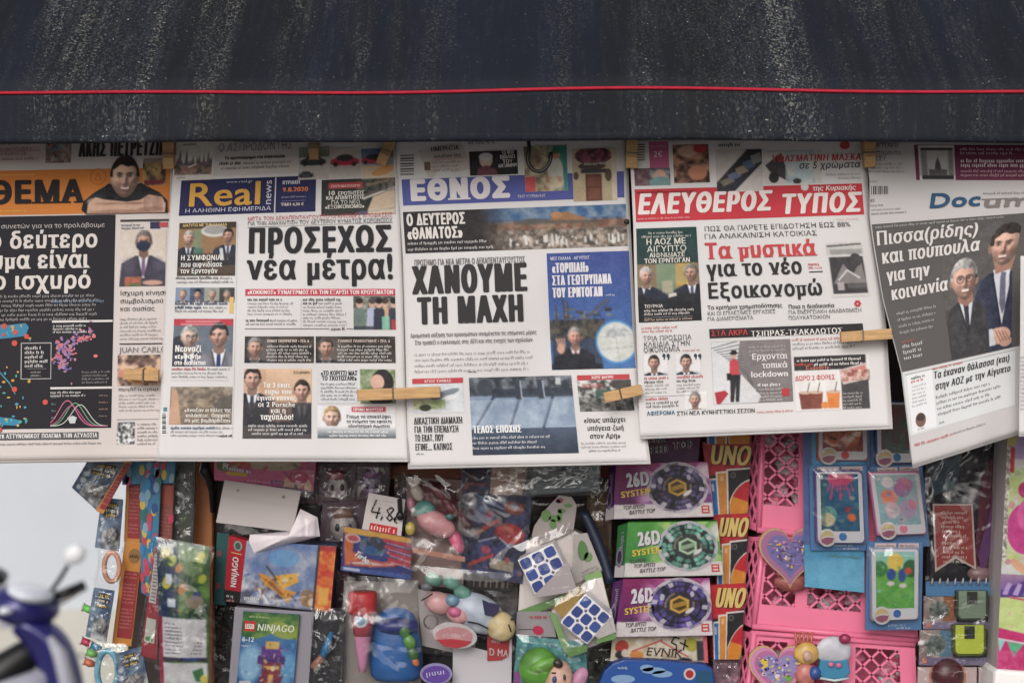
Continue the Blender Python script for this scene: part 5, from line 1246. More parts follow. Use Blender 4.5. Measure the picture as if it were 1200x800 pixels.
def slab(root, name, c, y, ext=(0, .012, 0), col=(200, 200, 200), mat=None, f=None, bev=.0008, label=None):
    """a box whose front is the quad c; its back lies ext = (px, m, px) away"""
    ys = y if hasattr(y, '__len__') else [y] * 4
    fr = [w3(p[0], p[1], yy) for p, yy in zip(c, ys)]
    bk = []
    for p, yy in zip(c, ys):
        k0 = S * (1 + yy / D)
        b = w3(p[0], p[1], yy) + np.array((ext[0] * k0, ext[1], -ext[2] * k0)); bk.append(b)
    V = fr + bk
    F = [(3, 2, 1, 0), (4, 5, 6, 7), (0, 1, 5, 4), (1, 2, 6, 5), (2, 3, 7, 6), (3, 0, 4, 7)]
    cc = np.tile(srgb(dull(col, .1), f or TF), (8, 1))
    o = mk(name, V, F, mat or M_CARD, root, cc, label=label)
    if bev: bevel(o, bev)
    return o

def plate(root, name, pts, y, th, col, mat=None, f=None, label=None, bev=0):
    """a flat piece with the outline pts (photo px) and thickness th"""
    n = len(pts)
    ys = y if hasattr(y, '__len__') else [y] * n
    fr = [w3(p[0], p[1], yy) for p, yy in zip(pts, ys)]
    bk = [v + np.array((0, th, 0)) for v in fr]
    V = fr + bk
    F = [tuple(range(n - 1, -1, -1)), tuple(range(n, 2 * n))] + [(i, (i + 1) % n, n + (i + 1) % n, n + i) for i in range(n)]
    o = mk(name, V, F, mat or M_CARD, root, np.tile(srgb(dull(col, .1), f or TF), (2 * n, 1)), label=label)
    if bev: bevel(o, bev)
    return o

def base(c, y):
    c = np.array(c, float); m = c.mean(0)
    return tuple(w3(m[0], c[:, 1].max(), y if not hasattr(y, '__len__') else float(np.mean(y))))

def crumple(u, v, seed, amp):
    """height of a creased film: many straight folds at random, over slightly warped coordinates"""
    r = np.random.default_rng(seed)
    w1 = sum(r.uniform(.3, 1) * np.sin(u * r.uniform(2, 7) + v * r.uniform(2, 7) + r.uniform(0, 6)) for _ in range(4)) * .05
    w2 = sum(r.uniform(.3, 1) * np.sin(u * r.uniform(2, 7) - v * r.uniform(2, 7) + r.uniform(0, 6)) for _ in range(4)) * .05
    U, Vv = u + w1, v + w2; um, vm = float(np.max(u)), float(np.max(v))
    z = np.zeros_like(np.asarray(u, float))
    for i in range(int(26 * max(1, um, vm) ** .5)):
        a = r.uniform(0, math.pi); k = r.uniform(.25, 1) ** 2
        d = (U - r.uniform(0, um)) * math.cos(a) + (Vv - r.uniform(0, vm)) * math.sin(a)
        lim = r.uniform(.08, .35)
        z += k * np.minimum(np.abs(d), lim) * r.choice((-1, 1)) / lim * (.4 + lim)
    for i in range(8):
        a = r.uniform(0, math.pi); f = r.uniform(6, 22)
        z += .8 / f * np.abs(((U * math.cos(a) + Vv * math.sin(a)) * f + r.uniform(0, 2)) % 2 - 1)
    return z * amp * .42

def film(root, name, c, y, amp=.004, seed=1, mat=None, n=84, label=None, edge=True):
    """a creased sheet of clear plastic over the quad c"""
    U, Vv = np.meshgrid(np.linspace(0, 1, n + 1), np.linspace(0, 1, n + 1))
    u, v = U.ravel(), Vv.ravel()
    c = np.array(c, float)
    P = (c[0] * (1 - u[:, None]) + c[1] * u[:, None]) * (1 - v[:, None]) + (c[3] * (1 - u[:, None]) + c[2] * u[:, None]) * v[:, None]
    asp = np.ptp(c[:, 0]) / np.ptp(c[:, 1])
    P[:, 0] += 2.0 * np.sin(v * 9 + seed) * np.where((u < .02) | (u > .98), 1, .3)
    fall = np.minimum(1, np.minimum(np.minimum(u, 1 - u), np.minimum(v, 1 - v)) * 8) if edge else 1.0
    yy = y - .004 * fall + crumple(u * max(1, asp), v * max(1, 1 / asp), seed, amp)
    X = W3(P[:, 0], P[:, 1], yy)
    i = np.arange(n)[:, None] * (n + 1) + np.arange(n)[None]
    F = np.stack([i, i + n + 1, i + n + 2, i + 1], -1).reshape(-1, 4)
    return mk(name, X, (F,), mat or M_CLEAR, root, smooth=True, label=label)

def col_obj(name, V, F, col, root, mat=None, smooth=True, label=None, f=None):
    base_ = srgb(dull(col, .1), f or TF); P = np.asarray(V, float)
    r = np.random.default_rng(int(abs(P[0, 0] * 9173 + P[0, 2] * 5711)) + len(P)); t = np.zeros(len(P)); 
    for i in range(9):
        w = r.normal(0, 1, 3) * r.uniform(80, 420); t += np.sin(P @ w + r.uniform(0, 6)) * r.uniform(.4, 1)
    t = 1 + .075 * t
    return mk(name, V, F, mat or M_SOFT, root, np.clip(base_ * t[:, None], 0, .9), smooth=smooth, label=label)

def pink(px, r): return r * S
def ball(root, name, cx, cy, rx, ry, y, col, depth=None, rot=None, label=None, mat=None, fn=None):
    k = S * (1 + y / D)
    V, F = ellipsoid(w3(cx, cy, y), (rx * k, (depth or min(rx, ry) * .7) * k, ry * k), 40, 24, R(rot) if rot else None, fn)
    return col_obj(name, V, F, col, root, mat, label=label)

# dark tangle of packing behind everything, with the shade of the gaps put into its colours
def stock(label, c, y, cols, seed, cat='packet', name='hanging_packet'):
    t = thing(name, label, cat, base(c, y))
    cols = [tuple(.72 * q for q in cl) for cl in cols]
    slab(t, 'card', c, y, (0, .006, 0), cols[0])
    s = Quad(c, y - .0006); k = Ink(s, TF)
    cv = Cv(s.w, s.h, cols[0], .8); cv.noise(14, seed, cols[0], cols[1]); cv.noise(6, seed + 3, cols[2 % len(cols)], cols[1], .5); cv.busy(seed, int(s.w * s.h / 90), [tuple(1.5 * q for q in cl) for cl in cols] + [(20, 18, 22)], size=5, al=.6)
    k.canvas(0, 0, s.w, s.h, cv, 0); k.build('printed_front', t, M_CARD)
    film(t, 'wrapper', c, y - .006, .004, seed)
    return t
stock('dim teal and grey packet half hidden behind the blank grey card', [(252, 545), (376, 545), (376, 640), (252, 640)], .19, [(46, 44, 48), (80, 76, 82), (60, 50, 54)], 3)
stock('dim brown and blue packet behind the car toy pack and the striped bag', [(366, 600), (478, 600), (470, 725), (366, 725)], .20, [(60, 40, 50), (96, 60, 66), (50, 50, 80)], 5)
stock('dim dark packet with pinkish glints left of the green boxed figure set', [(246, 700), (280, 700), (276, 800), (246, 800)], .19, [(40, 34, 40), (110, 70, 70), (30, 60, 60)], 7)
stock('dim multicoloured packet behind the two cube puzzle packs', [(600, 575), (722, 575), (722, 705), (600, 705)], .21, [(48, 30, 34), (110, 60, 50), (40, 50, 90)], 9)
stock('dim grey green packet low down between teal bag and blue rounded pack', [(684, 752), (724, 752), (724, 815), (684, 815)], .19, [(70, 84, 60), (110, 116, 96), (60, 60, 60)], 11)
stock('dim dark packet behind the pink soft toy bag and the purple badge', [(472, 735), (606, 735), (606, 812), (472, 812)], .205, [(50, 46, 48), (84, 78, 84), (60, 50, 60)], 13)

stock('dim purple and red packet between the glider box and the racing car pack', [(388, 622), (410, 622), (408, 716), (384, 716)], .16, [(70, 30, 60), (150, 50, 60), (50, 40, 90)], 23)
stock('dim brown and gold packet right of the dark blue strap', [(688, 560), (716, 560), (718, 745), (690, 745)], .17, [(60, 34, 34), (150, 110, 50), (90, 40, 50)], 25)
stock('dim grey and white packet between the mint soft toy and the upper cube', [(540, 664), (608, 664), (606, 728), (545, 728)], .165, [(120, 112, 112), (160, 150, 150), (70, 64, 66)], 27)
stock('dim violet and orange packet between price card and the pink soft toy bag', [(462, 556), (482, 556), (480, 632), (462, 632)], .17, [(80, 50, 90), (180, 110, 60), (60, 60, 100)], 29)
t_ = thing('barcode_card', 'small black barred card under the dark blue action pack', 'card', base([(550, 676), (602, 692)], .14))
slab(t_, 'card', [(552, 677), (602, 679), (600, 693), (551, 690)], .14, (0, .001, 0), (34, 30, 32)); k = Ink(Quad([(552, 677), (602, 679), (600, 693), (551, 690)], .1393), TF)
for i in range(7): k.rect(3 + i * 6.6, 2 + i % 2, 4.4 + i * 6.6 + (i % 3), 10, (110, 98, 90), 1)
k.build('printed_bars', t_, M_CARD)

# --- left edge: blue packs, orange card strips
def blue_pack(c, y, label, seed):
    t = thing('blister_pack', label, 'toy packet', base(c, y), 'blue and yellow packets on the left edge of the kiosk')
    slab(t, 'card', c, y, (0, .004, 0), (74, 100, 132))
    s = Quad(c, y - .0005); w, h = s.w, s.h; k = Ink(s, TF)
    cv = Cv(w, h, (72, 96, 130), 1.2); cv.noise(9, seed, (60, 82, 120), (112, 136, 160)); cv.noise(7, seed + 1, (226, 226, 222), (76, 76, 84), .85, mask=np.clip((cv.Y - h * .55) / 6, 0, 1) * (cv.X > w * .22))
    cv.ell(w * .16, h * .42, w * .09, w * .09, (206, 220, 230)); cv.ell(w * .16, h * .62, w * .07, w * .09, (206, 220, 230)); cv.ell(w * .14, h * .84, w * .06, w * .08, (206, 220, 230))
    k.canvas(0, 0, w, h, cv, 0); k.build('printed_front', t, M_CARD)
    k = Ink(s, TF)
    for i, (x0, x1) in enumerate(((.3, .78), (.22, .86), (.26, .8))):
        k.rrect(w * x0, h * (.08 + i * .1), w * x1, h * (.165 + i * .1), 2, (40, 44, 60), 3); k.ticks(w * x0 + 1.5, h * (.155 + i * .1), w * (x1 - x0) - 3, h * .07, ((226, 190, 90), (232, 226, 210), (226, 190, 90))[i], seed + i, 5, .8)
    k.build('lettering', t, M_CARD)
    kk = S * (1 + y / D); m = np.array(c, float).mean(0)
    ball(t, 'toy', m[0] + (c[2][0] - c[0][0]) * .12, m[1] + h * .2, w * .24, h * .15, y - .004, (150, 146, 146), w * .2, fn=lambda d: 1 + .2 * math.sin(d[0] * 7) * math.cos(d[2] * 6))
    film(t, 'blister', [tuple(np.array(p) * .9 + m * .1) for p in c], y - .012, .004, seed)
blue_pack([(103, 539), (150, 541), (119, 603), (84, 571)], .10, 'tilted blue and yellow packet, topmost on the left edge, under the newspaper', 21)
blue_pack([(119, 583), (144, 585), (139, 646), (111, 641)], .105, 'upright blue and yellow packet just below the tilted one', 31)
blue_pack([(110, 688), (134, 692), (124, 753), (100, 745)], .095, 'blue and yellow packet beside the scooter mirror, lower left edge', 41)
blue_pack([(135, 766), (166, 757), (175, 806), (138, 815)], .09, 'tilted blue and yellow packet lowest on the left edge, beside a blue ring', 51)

def orange_card(c, y, label, seed, logo):
    t = thing('card_strip', label, 'card strip', base(c, y), 'orange and red printed card strips')
    slab(t, 'card', c, y, (0, .002, 0), (214, 138, 56))
    s = Quad(c, y - .0005); w, h = s.w, s.h; k = Ink(s, TF)
    y0 = h * .28 if logo else h * .04
    k.rrect(w * .2, y0, w * .95, h * .93, 1.5, (158, 44, 50), 1)
    if logo: k.ell(w * .6, h * .13, w * .3, h * .07, (150, 110, 60), 2); k.ticks(w * .38, h * .15, w * .5, 4, (70, 40, 40), seed, 3, .7)
    n = int((h * .93 - y0) / 4.2)
    for i in range(n - 1):
        if (i + seed) % 7: k.ticks(w * .26, y0 + 4 + i * 4.2, w * .6, 2.4, (206, 130, 120), seed + i, 3)
    k.build('printed_front', t, M_CARD)
orange_card([(146, 541), (155, 541), (121, 602), (112, 598)], .085, 'narrow orange card strip tilted beside the topmost blue packet', 3, False)
orange_card([(148, 562), (167, 563), (164, 636), (145, 635)], .12, 'upright orange and red card strip beside the spotted streamer', 4, False)
orange_card([(146, 634), (168, 636), (154, 757), (131, 754)], .118, 'orange card strip with a small round logo and red panel, lower left', 5, True)
# peach ring and blue ring in bags
t = thing('ring_toy_bag', 'clear bag with a peach coloured plastic ring on the left edge', 'toy packet', base([(118, 690), (142, 640)], .1))
V, F = tube([w3(131 + 9 * math.cos(a), 664 + 17 * math.sin(a), .1) for a in np.linspace(0, 2 * math.pi, 25)[:-1]], .0032, 10, True); col_obj('ring', V, F, (226, 160, 130), t)
film(t, 'bag', [(116, 640), (146, 640), (140, 692), (110, 690)], .088, .003, 61)
t = thing('ring_toy_bag', 'clear bag with a pale blue plastic ring at the bottom left', 'toy packet', base([(110, 800), (142, 750)], .085))
V, F = tube([w3(126 + 12 * math.cos(a), 786 + 24 * math.sin(a), .1) for a in np.linspace(0, 2 * math.pi, 25)[:-1]], .004, 10, True); col_obj('ring', V, F, (110, 180, 206), t)
film(t, 'bag', [(108, 752), (150, 754), (150, 830), (112, 830)], .08, .004, 62)
# little coloured whistles poking out at the edge
for i, (x, y_, cl, nm) in enumerate(((103, 713, (110, 206, 90), 'light green'), (101, 752, (206, 60, 90), 'pinkish red'), (112, 757, (40, 140, 180), 'bright blue'), (107, 765, (120, 200, 90), 'grass green'), (104, 776, (216, 110, 80), 'coral'))):
    t = thing('plastic_whistle', f'tiny {nm} plastic whistle poking out at the left edge of the kiosk', 'whistle', tuple(w3(x, y_ + 4, .11)), 'tiny plastic whistles on the left edge')
    V, F = tube([w3(x - 5, y_ - 2, .112), w3(x + 2, y_ + 1, .112), w3(x + 7, y_ + 2, .114)], [.0045, .005, .003], 10); col_obj('barrel', V, F, cl, t)
    V, F = tube([w3(x - 6.5, y_ - 2.4, .112), w3(x - 4.6, y_ - 1.9, .112)], .0056, 10); col_obj('rim', V, F, (222, 220, 214), t)
# spotted streamer
rg = random.Random(12)
t = thing('spotted_streamer', 'long blue strip of coloured egg shaped spots hanging left of the wooden post', 'streamer', tuple(w3(172, 700, .10)))
c = [(143, 541), (192, 541), (184, 702), (164, 694)]
slab(t, 'strip', [(143, 541), (206, 541), (204, 566), (143, 568)], .108, (0, .002, 0), (60, 130, 168)); slab(t, 'strip', [(164, 560), (189, 560), (182, 704), (165, 694)], .104, (0, .002, 0), (56, 124, 164))
for cc, yy, nn in (([(143, 541), (206, 541), (204, 566), (143, 568)], .108, 16), ([(164, 560), (189, 560), (182, 704), (165, 694)], .104, 46)):
    s = Quad(cc, yy - .0005); k = Ink(s, TF)
    for i in range(nn):
        k.ell(rg.uniform(2, s.w - 2), s.h * (i + .5) / nn if nn > 20 else rg.uniform(3, s.h - 4), 3.2, 6.2, rg.choice([(196, 66, 84), (40, 84, 150), (130, 170, 186), (210, 180, 80), (40, 110, 110), (40, 130, 190), (120, 160, 190), (206, 70, 110)]), 1 + (i % 4), 14)
    k.build('spots', t, M_CARD)
t = thing('card_strip', 'dull red card strip between the spotted streamer and the wooden post', 'card strip', tuple(w3(195, 640, .115)), 'orange and red printed card strips')
cc = [(187, 566), (204, 568), (201, 642), (186, 640)]; slab(t, 'card', cc, .116, (0, .002, 0), (150, 74, 66))
s = Quad(cc, .1155); k = Ink(s, TF); k.rect(1, 2, s.w - 2, 24, (166, 74, 60), 1); k.para(2, 32, 12, 8, 4.4, 2.4, (190, 120, 110), 4); k.ell(14, 40, 3, 6, (206, 50, 90), 3); k.build('printed_front', t, M_CARD)
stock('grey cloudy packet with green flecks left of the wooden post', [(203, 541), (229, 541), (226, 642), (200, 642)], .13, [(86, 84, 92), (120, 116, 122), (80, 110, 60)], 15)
t = thing('knotted_rope', 'black knotted rope hanging at the top of the wooden post', 'cord', tuple(w3(246, 600, .15)))
V, F = tube([w3(241, 540, .15), w3(240, 552, .148), w3(245, 560, .15), w3(248, 575, .155), w3(249, 600, .158)], [.006, .008, .006, .004, .003], 10); mk('cord', V, F, M_BLACK, t, smooth=True)

# --- the sweet bags
def rot_lines(k, x, y, w, n, pitch, col, seed):
    for i in range(n): k.ticks(x, y + i * pitch, w, pitch * .55, col, seed + i, 4, .4)
t = thing('sweet_bag', 'green and blue sweet bag with lemons and a white label before the wooden post', 'sweet bag', base([(190, 640), (244, 800)], .07))
c = [(184, 631), (246, 640), (245, 806), (188, 806)]
Q_ = Quad(c, [.085, .085, .07, .07], .014)
A, B = np.meshgrid(np.linspace(0, Q_.w, 25), np.linspace(0, Q_.h, 61)); P = Q_.to3d(A.ravel(), B.ravel(), 0)
P[:, 1] += crumple(A.ravel() / Q_.w, B.ravel() / Q_.h * 2, 5, .004)
cv = Cv(Q_.w, Q_.h, (50, 84, 56), 1.0); w, h = Q_.w, Q_.h
cv.noise(14, 4, (36, 66, 44), (96, 130, 60)); cv.rect(0, 0, w * .42, 88, (24, 40, 84)); cv.noise(9, 6, (40, 84, 50), (24, 40, 90), .5, mask=(cv.X < w * .42) * (cv.Y < 88).astype(float))
for x, y_, r, cl in ((10, 14, 7, (206, 190, 60)), (18, 22, 6, (196, 200, 80)), (12, 48, 7, (214, 196, 60)), (26, 30, 5, (214, 130, 60)), (30, 54, 6, (206, 120, 50)), (50, 14, 6, (206, 196, 60)), (52, 40, 5, (190, 190, 60)), (46, 60, 5, (40, 60, 140))): cv.ell(x, y_, r * .8, r * 1.2, cl, .9, rot=25)
cv.busy(10, 90, [(96, 150, 60), (40, 90, 50), (206, 200, 90), (30, 50, 110), (206, 130, 60), (150, 170, 120), (20, 50, 40)], 0, 0, w, 87, 4, .6); cv.ell(44, 68, 10, 8, (170, 140, 130), .7); cv.ell(40, 30, 8, 8, (130, 150, 120), .6)
cv.rect(0, 88, 6, h, (146, 30, 60)); cv.rect(5, 88, w * .95, 134, (206, 204, 208)); cv.rect(5, 134, w * .95, 138, (50, 40, 70)); cv.rect(w * .5, 134, w * .8, 138, (40, 60, 130)); cv.rect(5, 140, w * .97, h - 4, (206, 204, 206)); cv.poly([(40, 150), (52, 146), (56, 164), (44, 162)], (40, 110, 60)); cv.ell(54, 160, 5, 6, (206, 190, 90)); cv.rect(10, 38, 18, 50, (200, 206, 216)); cv.rect(12, 66, 22, 76, (200, 206, 216))
F_ = (lambda n, m: np.stack([(i := np.arange(m)[:, None] * (n + 1) + np.arange(n)[None]), i + n + 1, i + n + 2, i + 1], -1).reshape(-1, 4))(24, 60)
yy = np.clip((B.ravel() / h * (cv.nh - 1)).round().astype(int), 0, cv.nh - 1); xx = np.clip((A.ravel() / w * (cv.nw - 1)).round().astype(int), 0, cv.nw - 1)
o = mk('bag', P, (F_,), M_CARD, t, srgb((150, 150, 150), TF) * np.ones((len(P), 3)), smooth=True)
m_ = o.modifiers.new('thickness', 'SOLIDIFY'); m_.thickness = .002; m_.offset = -1
class Crumpled(Quad):
    def to3d(s, a, b, lift):
        P = Quad.to3d(s, a, b, lift); P[:, 1] += crumple(np.asarray(a) / s.w, np.asarray(b) / s.h * 2, 5, .004); return P
s = Crumpled(c, [.085, .085, .07, .07], .014)
k = Ink(s, TF); k.canvas(0, 0, w, h, cv, 3); k.build('printed_front', t, M_CARD)
k = Ink(s, TF); rot_lines(k, 8, 96, 44, 9, 4.2, (80, 76, 84), 3); rot_lines(k, 8, 147, 28, 5, 4.2, (80, 76, 84), 13); k.ticks(8, 168, 30, 5, (96, 130, 96), 5, 4, .4); k.build('lettering', t)
film(t, 'wrapper_edge', [(180, 628), (250, 640), (252, 806), (182, 806)], .062, .005, 71)
t = thing('sweet_bag', 'narrow red foil bag with a white printed side, left of the green sweet bag', 'sweet bag', base([(164, 700), (190, 772)], .075))
c = [(181, 640), (193, 642), (184, 774), (164, 768)]; slab(t, 'bag', c, .088, (0, .008, 0), (160, 40, 56), bev=.002)
s = Quad(c, .0872); k = Ink(s, TF); k.rect(2, 8, s.w - 6, 66, (196, 190, 190), 1); k.rect(2, 84, s.w - 4, 112, (190, 190, 180), 1)
for i in range(13): k.line(3.5, 12 + i * 4.2, s.w - 7, 12 + i * 4.2, 1.2, (110, 96, 96), 3)
k.ell(7, 108, 4, 3, (90, 140, 80), 3); k.build('printed_front', t, M_CARD); film(t, 'wrapper', [(178, 636), (196, 640), (188, 778), (160, 772)], .08, .004, 73)
t = thing('sweet_bag', 'orange red foil bag with a crimped pale edge in front of the wooden post', 'sweet bag', base([(226, 640), (250, 705)], .1))
c = [(226, 641), (251, 647), (241, 702), (224, 694)]; slab(t, 'bag', c, .1, (0, .008, 0), (206, 84, 44), bev=.002)
s = Quad(c, .0992); cv = Cv(s.w, s.h, (206, 84, 44)); cv.noise(8, 3, (206, 70, 40), (216, 150, 60)); cv.rect(0, 36, 20, s.h, (150, 40, 50), .7); k = Ink(s, TF); k.canvas(0, 0, s.w, s.h, cv, 0); k.build('printed_front', t, M_CARD)
plate(t, 'crimped_edge', [(248, 646), (251, 648), (247, 662), (243, 676), (239, 690), (236, 696), (234, 692), (239, 676), (243, 660)], .096, .001, (222, 214, 190))

# --- box with pink front, blank card, crumpled bag
t = thing('toy_box', 'bright pink toy box with a cartoon house, its top hidden by the Real newspaper', 'toy box', base([(250, 535), (368, 576)], .12))
c = [(250, 520), (372, 523), (367, 576), (251, 562)]; slab(t, 'box', c, .14, (0, .05, 0), (206, 84, 134))
s = Quad(c, .1393); w, h = s.w, s.h; cv = Cv(w, h, (206, 84, 140)); cv.vgrad(0, h, (216, 130, 160), (206, 84, 136)); cv.ell(62, 20, 40, 9, (190, 196, 150)); cv.ell(62, 18, 26, 6, (214, 206, 170)); cv.ell(12, 28, 9, 7, (80, 130, 60)); cv.ell(30, 25, 14, 5, (206, 90, 60)); cv.ell(100, 44, 17, 14, (226, 206, 150)); cv.ell(100, 34, 12, 7, (196, 44, 90)); cv.rect(90, 40, 110, 52, (222, 210, 190)); cv.rect(96, 42, 100, 50, (120, 90, 60)); cv.rect(104, 42, 108, 47, (206, 110, 90)); cv.rect(68, 40, 84, 43, (70, 50, 110)); cv.rect(74, 46, 112, 49, (70, 50, 110)); cv.busy(3, 60, [(226, 190, 90), (206, 60, 110), (120, 60, 130), (236, 216, 222), (90, 150, 90)], size=3.4); cv.noise(9, 3, (206, 84, 136), (230, 140, 170), .2)
k = Ink(s, TF); k.canvas(0, 0, w, h, cv, 0); k.build('printed_front', t, M_CARD)
k = Ink(s, TF); k.text('M', 10, 32, 7, 8, (232, 226, 236), stem=.2, rot=-6); k.ticks(18, 33, 25, 5.5, (232, 226, 236), 8, 4, .9, rot=-4); k.rrect(15, 34.5, 40, 39, 2, (226, 190, 90), 4); k.ticks(40, 44, 28, 2.2, (236, 206, 220), 5); k.ticks(70, 42.4, 12, 2, (216, 206, 226), 5); k.ticks(78, 48.6, 32, 2, (216, 206, 226), 5); k.build('lettering', t)
t = thing('blank_card', 'blank pale grey card hanging at a slant under the pink toy box', 'card', base([(253, 563), (353, 623)], .09))
slab(t, 'card', [(263, 562), (353, 575), (343, 623), (253, 612)], [.115, .115, .10, .10], (0, .002, 0), (186, 176, 174), mat=M_INK, f=.85)
k = Ink(Quad([(263, 562), (353, 575), (343, 623), (253, 612)], [.1145, .1145, .0995, .0995]), 1.1); k.ell(18, 10, 1.6, 1.6, (130, 120, 120), 1); k.ell(72, 10, 2, 2, (120, 110, 110), 1); k.line(2, 19, 88, 20, .6, (160, 150, 148), 1); k.build('punched_holes', t)
t = thing('crumpled_bag', 'crumpled white plastic bag stuffed under the blank grey card', 'plastic bag', base([(290, 600), (372, 645)], .1))
M_WHITEBAG = solid('white plastic bag', (206, 196, 200), .45, 1.1, spec=.4)
U, Vv = np.meshgrid(np.linspace(0, 1, 50), np.linspace(0, 1, 36)); u, v = U.ravel(), Vv.ravel()
ol = np.array([(352, 596), (372, 606), (375, 628), (352, 634), (320, 642), (298, 648), (291, 636), (293, 626), (316, 624), (344, 622)], float)
cen = np.array((338, 628.)); th = np.linspace(0, 1, 61)[:-1] * len(ol)
pts = [(ol[int(q) % len(ol)] * (1 - q % 1) + ol[(int(q) + 1) % len(ol)] * (q % 1)) for q in th]
V, F = [], []
for j in range(30):
    r_ = j / 29
    for i, p in enumerate(pts):
        q = cen * (1 - r_) + np.array(p) * r_
        V.append(w3(q[0], q[1], .105 - .018 * (1 - r_ ** 2) + float(crumple(np.array([(q[0] - 290) / 60.]), np.array([(q[1] - 596) / 50.]), 9, .008)[0])))
for j in range(29):
    for i in range(60): F.append((j * 60 + i, j * 60 + (i + 1) % 60, j * 60 + 60 + (i + 1) % 60, j * 60 + 60 + i))
mk('film', V, F, M_WHITEBAG, t, smooth=True)

# --- brick toy boxes
t = thing('toy_box', 'toy box with a red lettered spine and a gold glider on blue sky', 'toy box', base([(264, 630), (386, 715)], .1))
fc = [(289, 633), (394, 640), (387, 717), (281, 706)]
slab(t, 'box', fc, .10, (0, .055, 0), (60, 70, 110))
slab(t, 'spine', [(268, 627), (289.5, 633), (281.5, 706), (262, 704)], [.12, .1005, .1005, .12], (2, .02, 0), (190, 44, 56))
s = Quad([(268, 627), (289.5, 633), (281.5, 706), (262, 704)], [.1192, .0997, .0997, .1192]); w, h = s.w, s.h
k = Ink(s, TF); k.rect(0, 62, w, h, (44, 40, 44), 1); k.ell(12, 9, 5, 6, (150, 160, 150), 2); k.ell(12, 9, 3, 4, (80, 90, 90), 3); k.line(5, 18, 17, 18, 1.2, (220, 180, 120), 2); k.text('NINJAGO', 14.6, 58, 36, 7, (226, 220, 220), stem=.2, rot=90); k.ticks(4, 70, 8, 3.4, (200, 196, 196), 3, 4, .7); k.ticks(5, 75, 8, 3, (200, 140, 140), 4, 4, .7); k.build('lettering', t, M_CARD)
s = Quad(fc, .0993); w, h = s.w, s.h; cv = Cv(w, h, (110, 130, 170), 1.2)
cv.vgrad(0, h, (76, 116, 170), (150, 156, 180)); cv.noise(16, 5, (90, 110, 160), (176, 176, 190), .75); cv.noise(9, 8, (70, 70, 90), (206, 206, 214), .8, mask=np.clip((cv.Y - h * .55) / 12, 0, 1) * (cv.X < 50)); cv.ell(46, 18, 18, 10, (90, 150, 200), .7)
cv.poly([(16, 38), (26, 38), (48, 54), (62, 56), (56, 70), (40, 58), (26, 50)], (206, 140, 50)); cv.poly([(22, 42), (34, 46), (52, 62), (44, 60)], (150, 90, 40)); cv.poly([(34, 40), (62, 34), (66, 44), (48, 54)], (216, 160, 60)); cv.line(26, 28, 40, 44, 2, (60, 60, 50)); cv.ell(78, 62, 9, 10, (150, 110, 70)); cv.ell(84, 66, 5, 5, (206, 190, 170)); cv.line(20, 56, 34, 74, 3, (220, 222, 230)); cv.line(38, 70, 76, 60, 1, (220, 220, 226))
cv.busy(5, 50, [(206, 210, 222), (70, 90, 150), (120, 140, 190), (50, 60, 110)], 0, 34, 84, 74, 4, .5); cv.busy(6, 26, [(206, 150, 60), (150, 96, 40), (110, 60, 40), (230, 190, 100), (60, 56, 70)], 22, 34, 64, 66, 4, .8); cv.rect(87, 0, w, h, (176, 50, 44)); cv.noise(8, 3, (196, 60, 40), (230, 150, 60), .9, mask=((cv.X > 86) & (cv.Y > 6)).astype(float)); cv.rect(84.5, 0, 87, h, (40, 36, 44)); cv.rect(90, 48, 102, 68, (216, 160, 70)); cv.rect(0, 74, w, h, (50, 46, 50), .6)
k = Ink(s, TF); k.canvas(0, 0, w, h, cv, 0); k.build('printed_front', t, M_CARD)
k = Ink(s, TF); k.ticks(5, 70, 7, 4, (226, 226, 226), 3, 4, .6); k.ticks(14, 70, 8, 4, (226, 226, 226), 5, 4, .6); k.build('lettering', t)
t = thing('teal_packet', 'dark teal packet edge sticking out left of the red spined toy box', 'packet', base([(252, 624), (268, 710)], .13))
slab(t, 'card', [(254, 624), (269, 625), (265, 709), (251, 708)], .13, (0, .01, 0), (24, 84, 84)); k = Ink(Quad([(254, 624), (269, 625), (265, 709), (251, 708)], .1293), TF); k.ell(4, 24, 3, 4, (120, 70, 80), 1); k.ell(4, 62, 3, 4, (130, 60, 80), 1); k.build('printed_spots', t, M_CARD)
t = thing('toy_box', 'green and blue toy box in a grey tray with a purple and gold brick stack', 'toy box', base([(268, 712), (367, 806)], .09))
slab(t, 'tray', [(275, 711), (368, 717), (361, 812), (267, 812)], .098, (0, .05, 0), (140, 136, 146), f=.8)
c = [(285, 716), (351, 720), (343, 812), (276, 812)]; slab(t, 'box', c, .092, (0, .006, 0), (40, 80, 130))
s = Quad(c, .0912); w, h = s.w, s.h; cv = Cv(w, h, (34, 76, 130), 1.2); cv.vgrad(24, h, (60, 110, 160), (20, 60, 120)); cv.ell(14, 60, 14, 22, (150, 190, 214), .8, soft=8); cv.ell(56, 70, 14, 24, (110, 170, 206), .7, soft=8); cv.noise(9, 3, (40, 90, 50), (110, 140, 60), 1, mask=(cv.Y < 27 + 4 * np.sin(cv.X / 9)).astype(float)); cv.ell(48, 20, 18, 9, (150, 160, 60), .8, rot=15)
for x0, y0, x1, y1, cl in ((26, 40, 50, 52, (90, 50, 130)), (30, 33, 46, 42, (196, 160, 90)), (22, 50, 54, 60, (70, 40, 110)), (28, 58, 50, 74, (120, 44, 50)), (30, 62, 48, 66, (206, 160, 80)), (26, 74, 52, 92, (110, 40, 60)), (36, 72, 42, 94, (196, 150, 80))): cv.rect(x0, y0, x1, y1, cl)
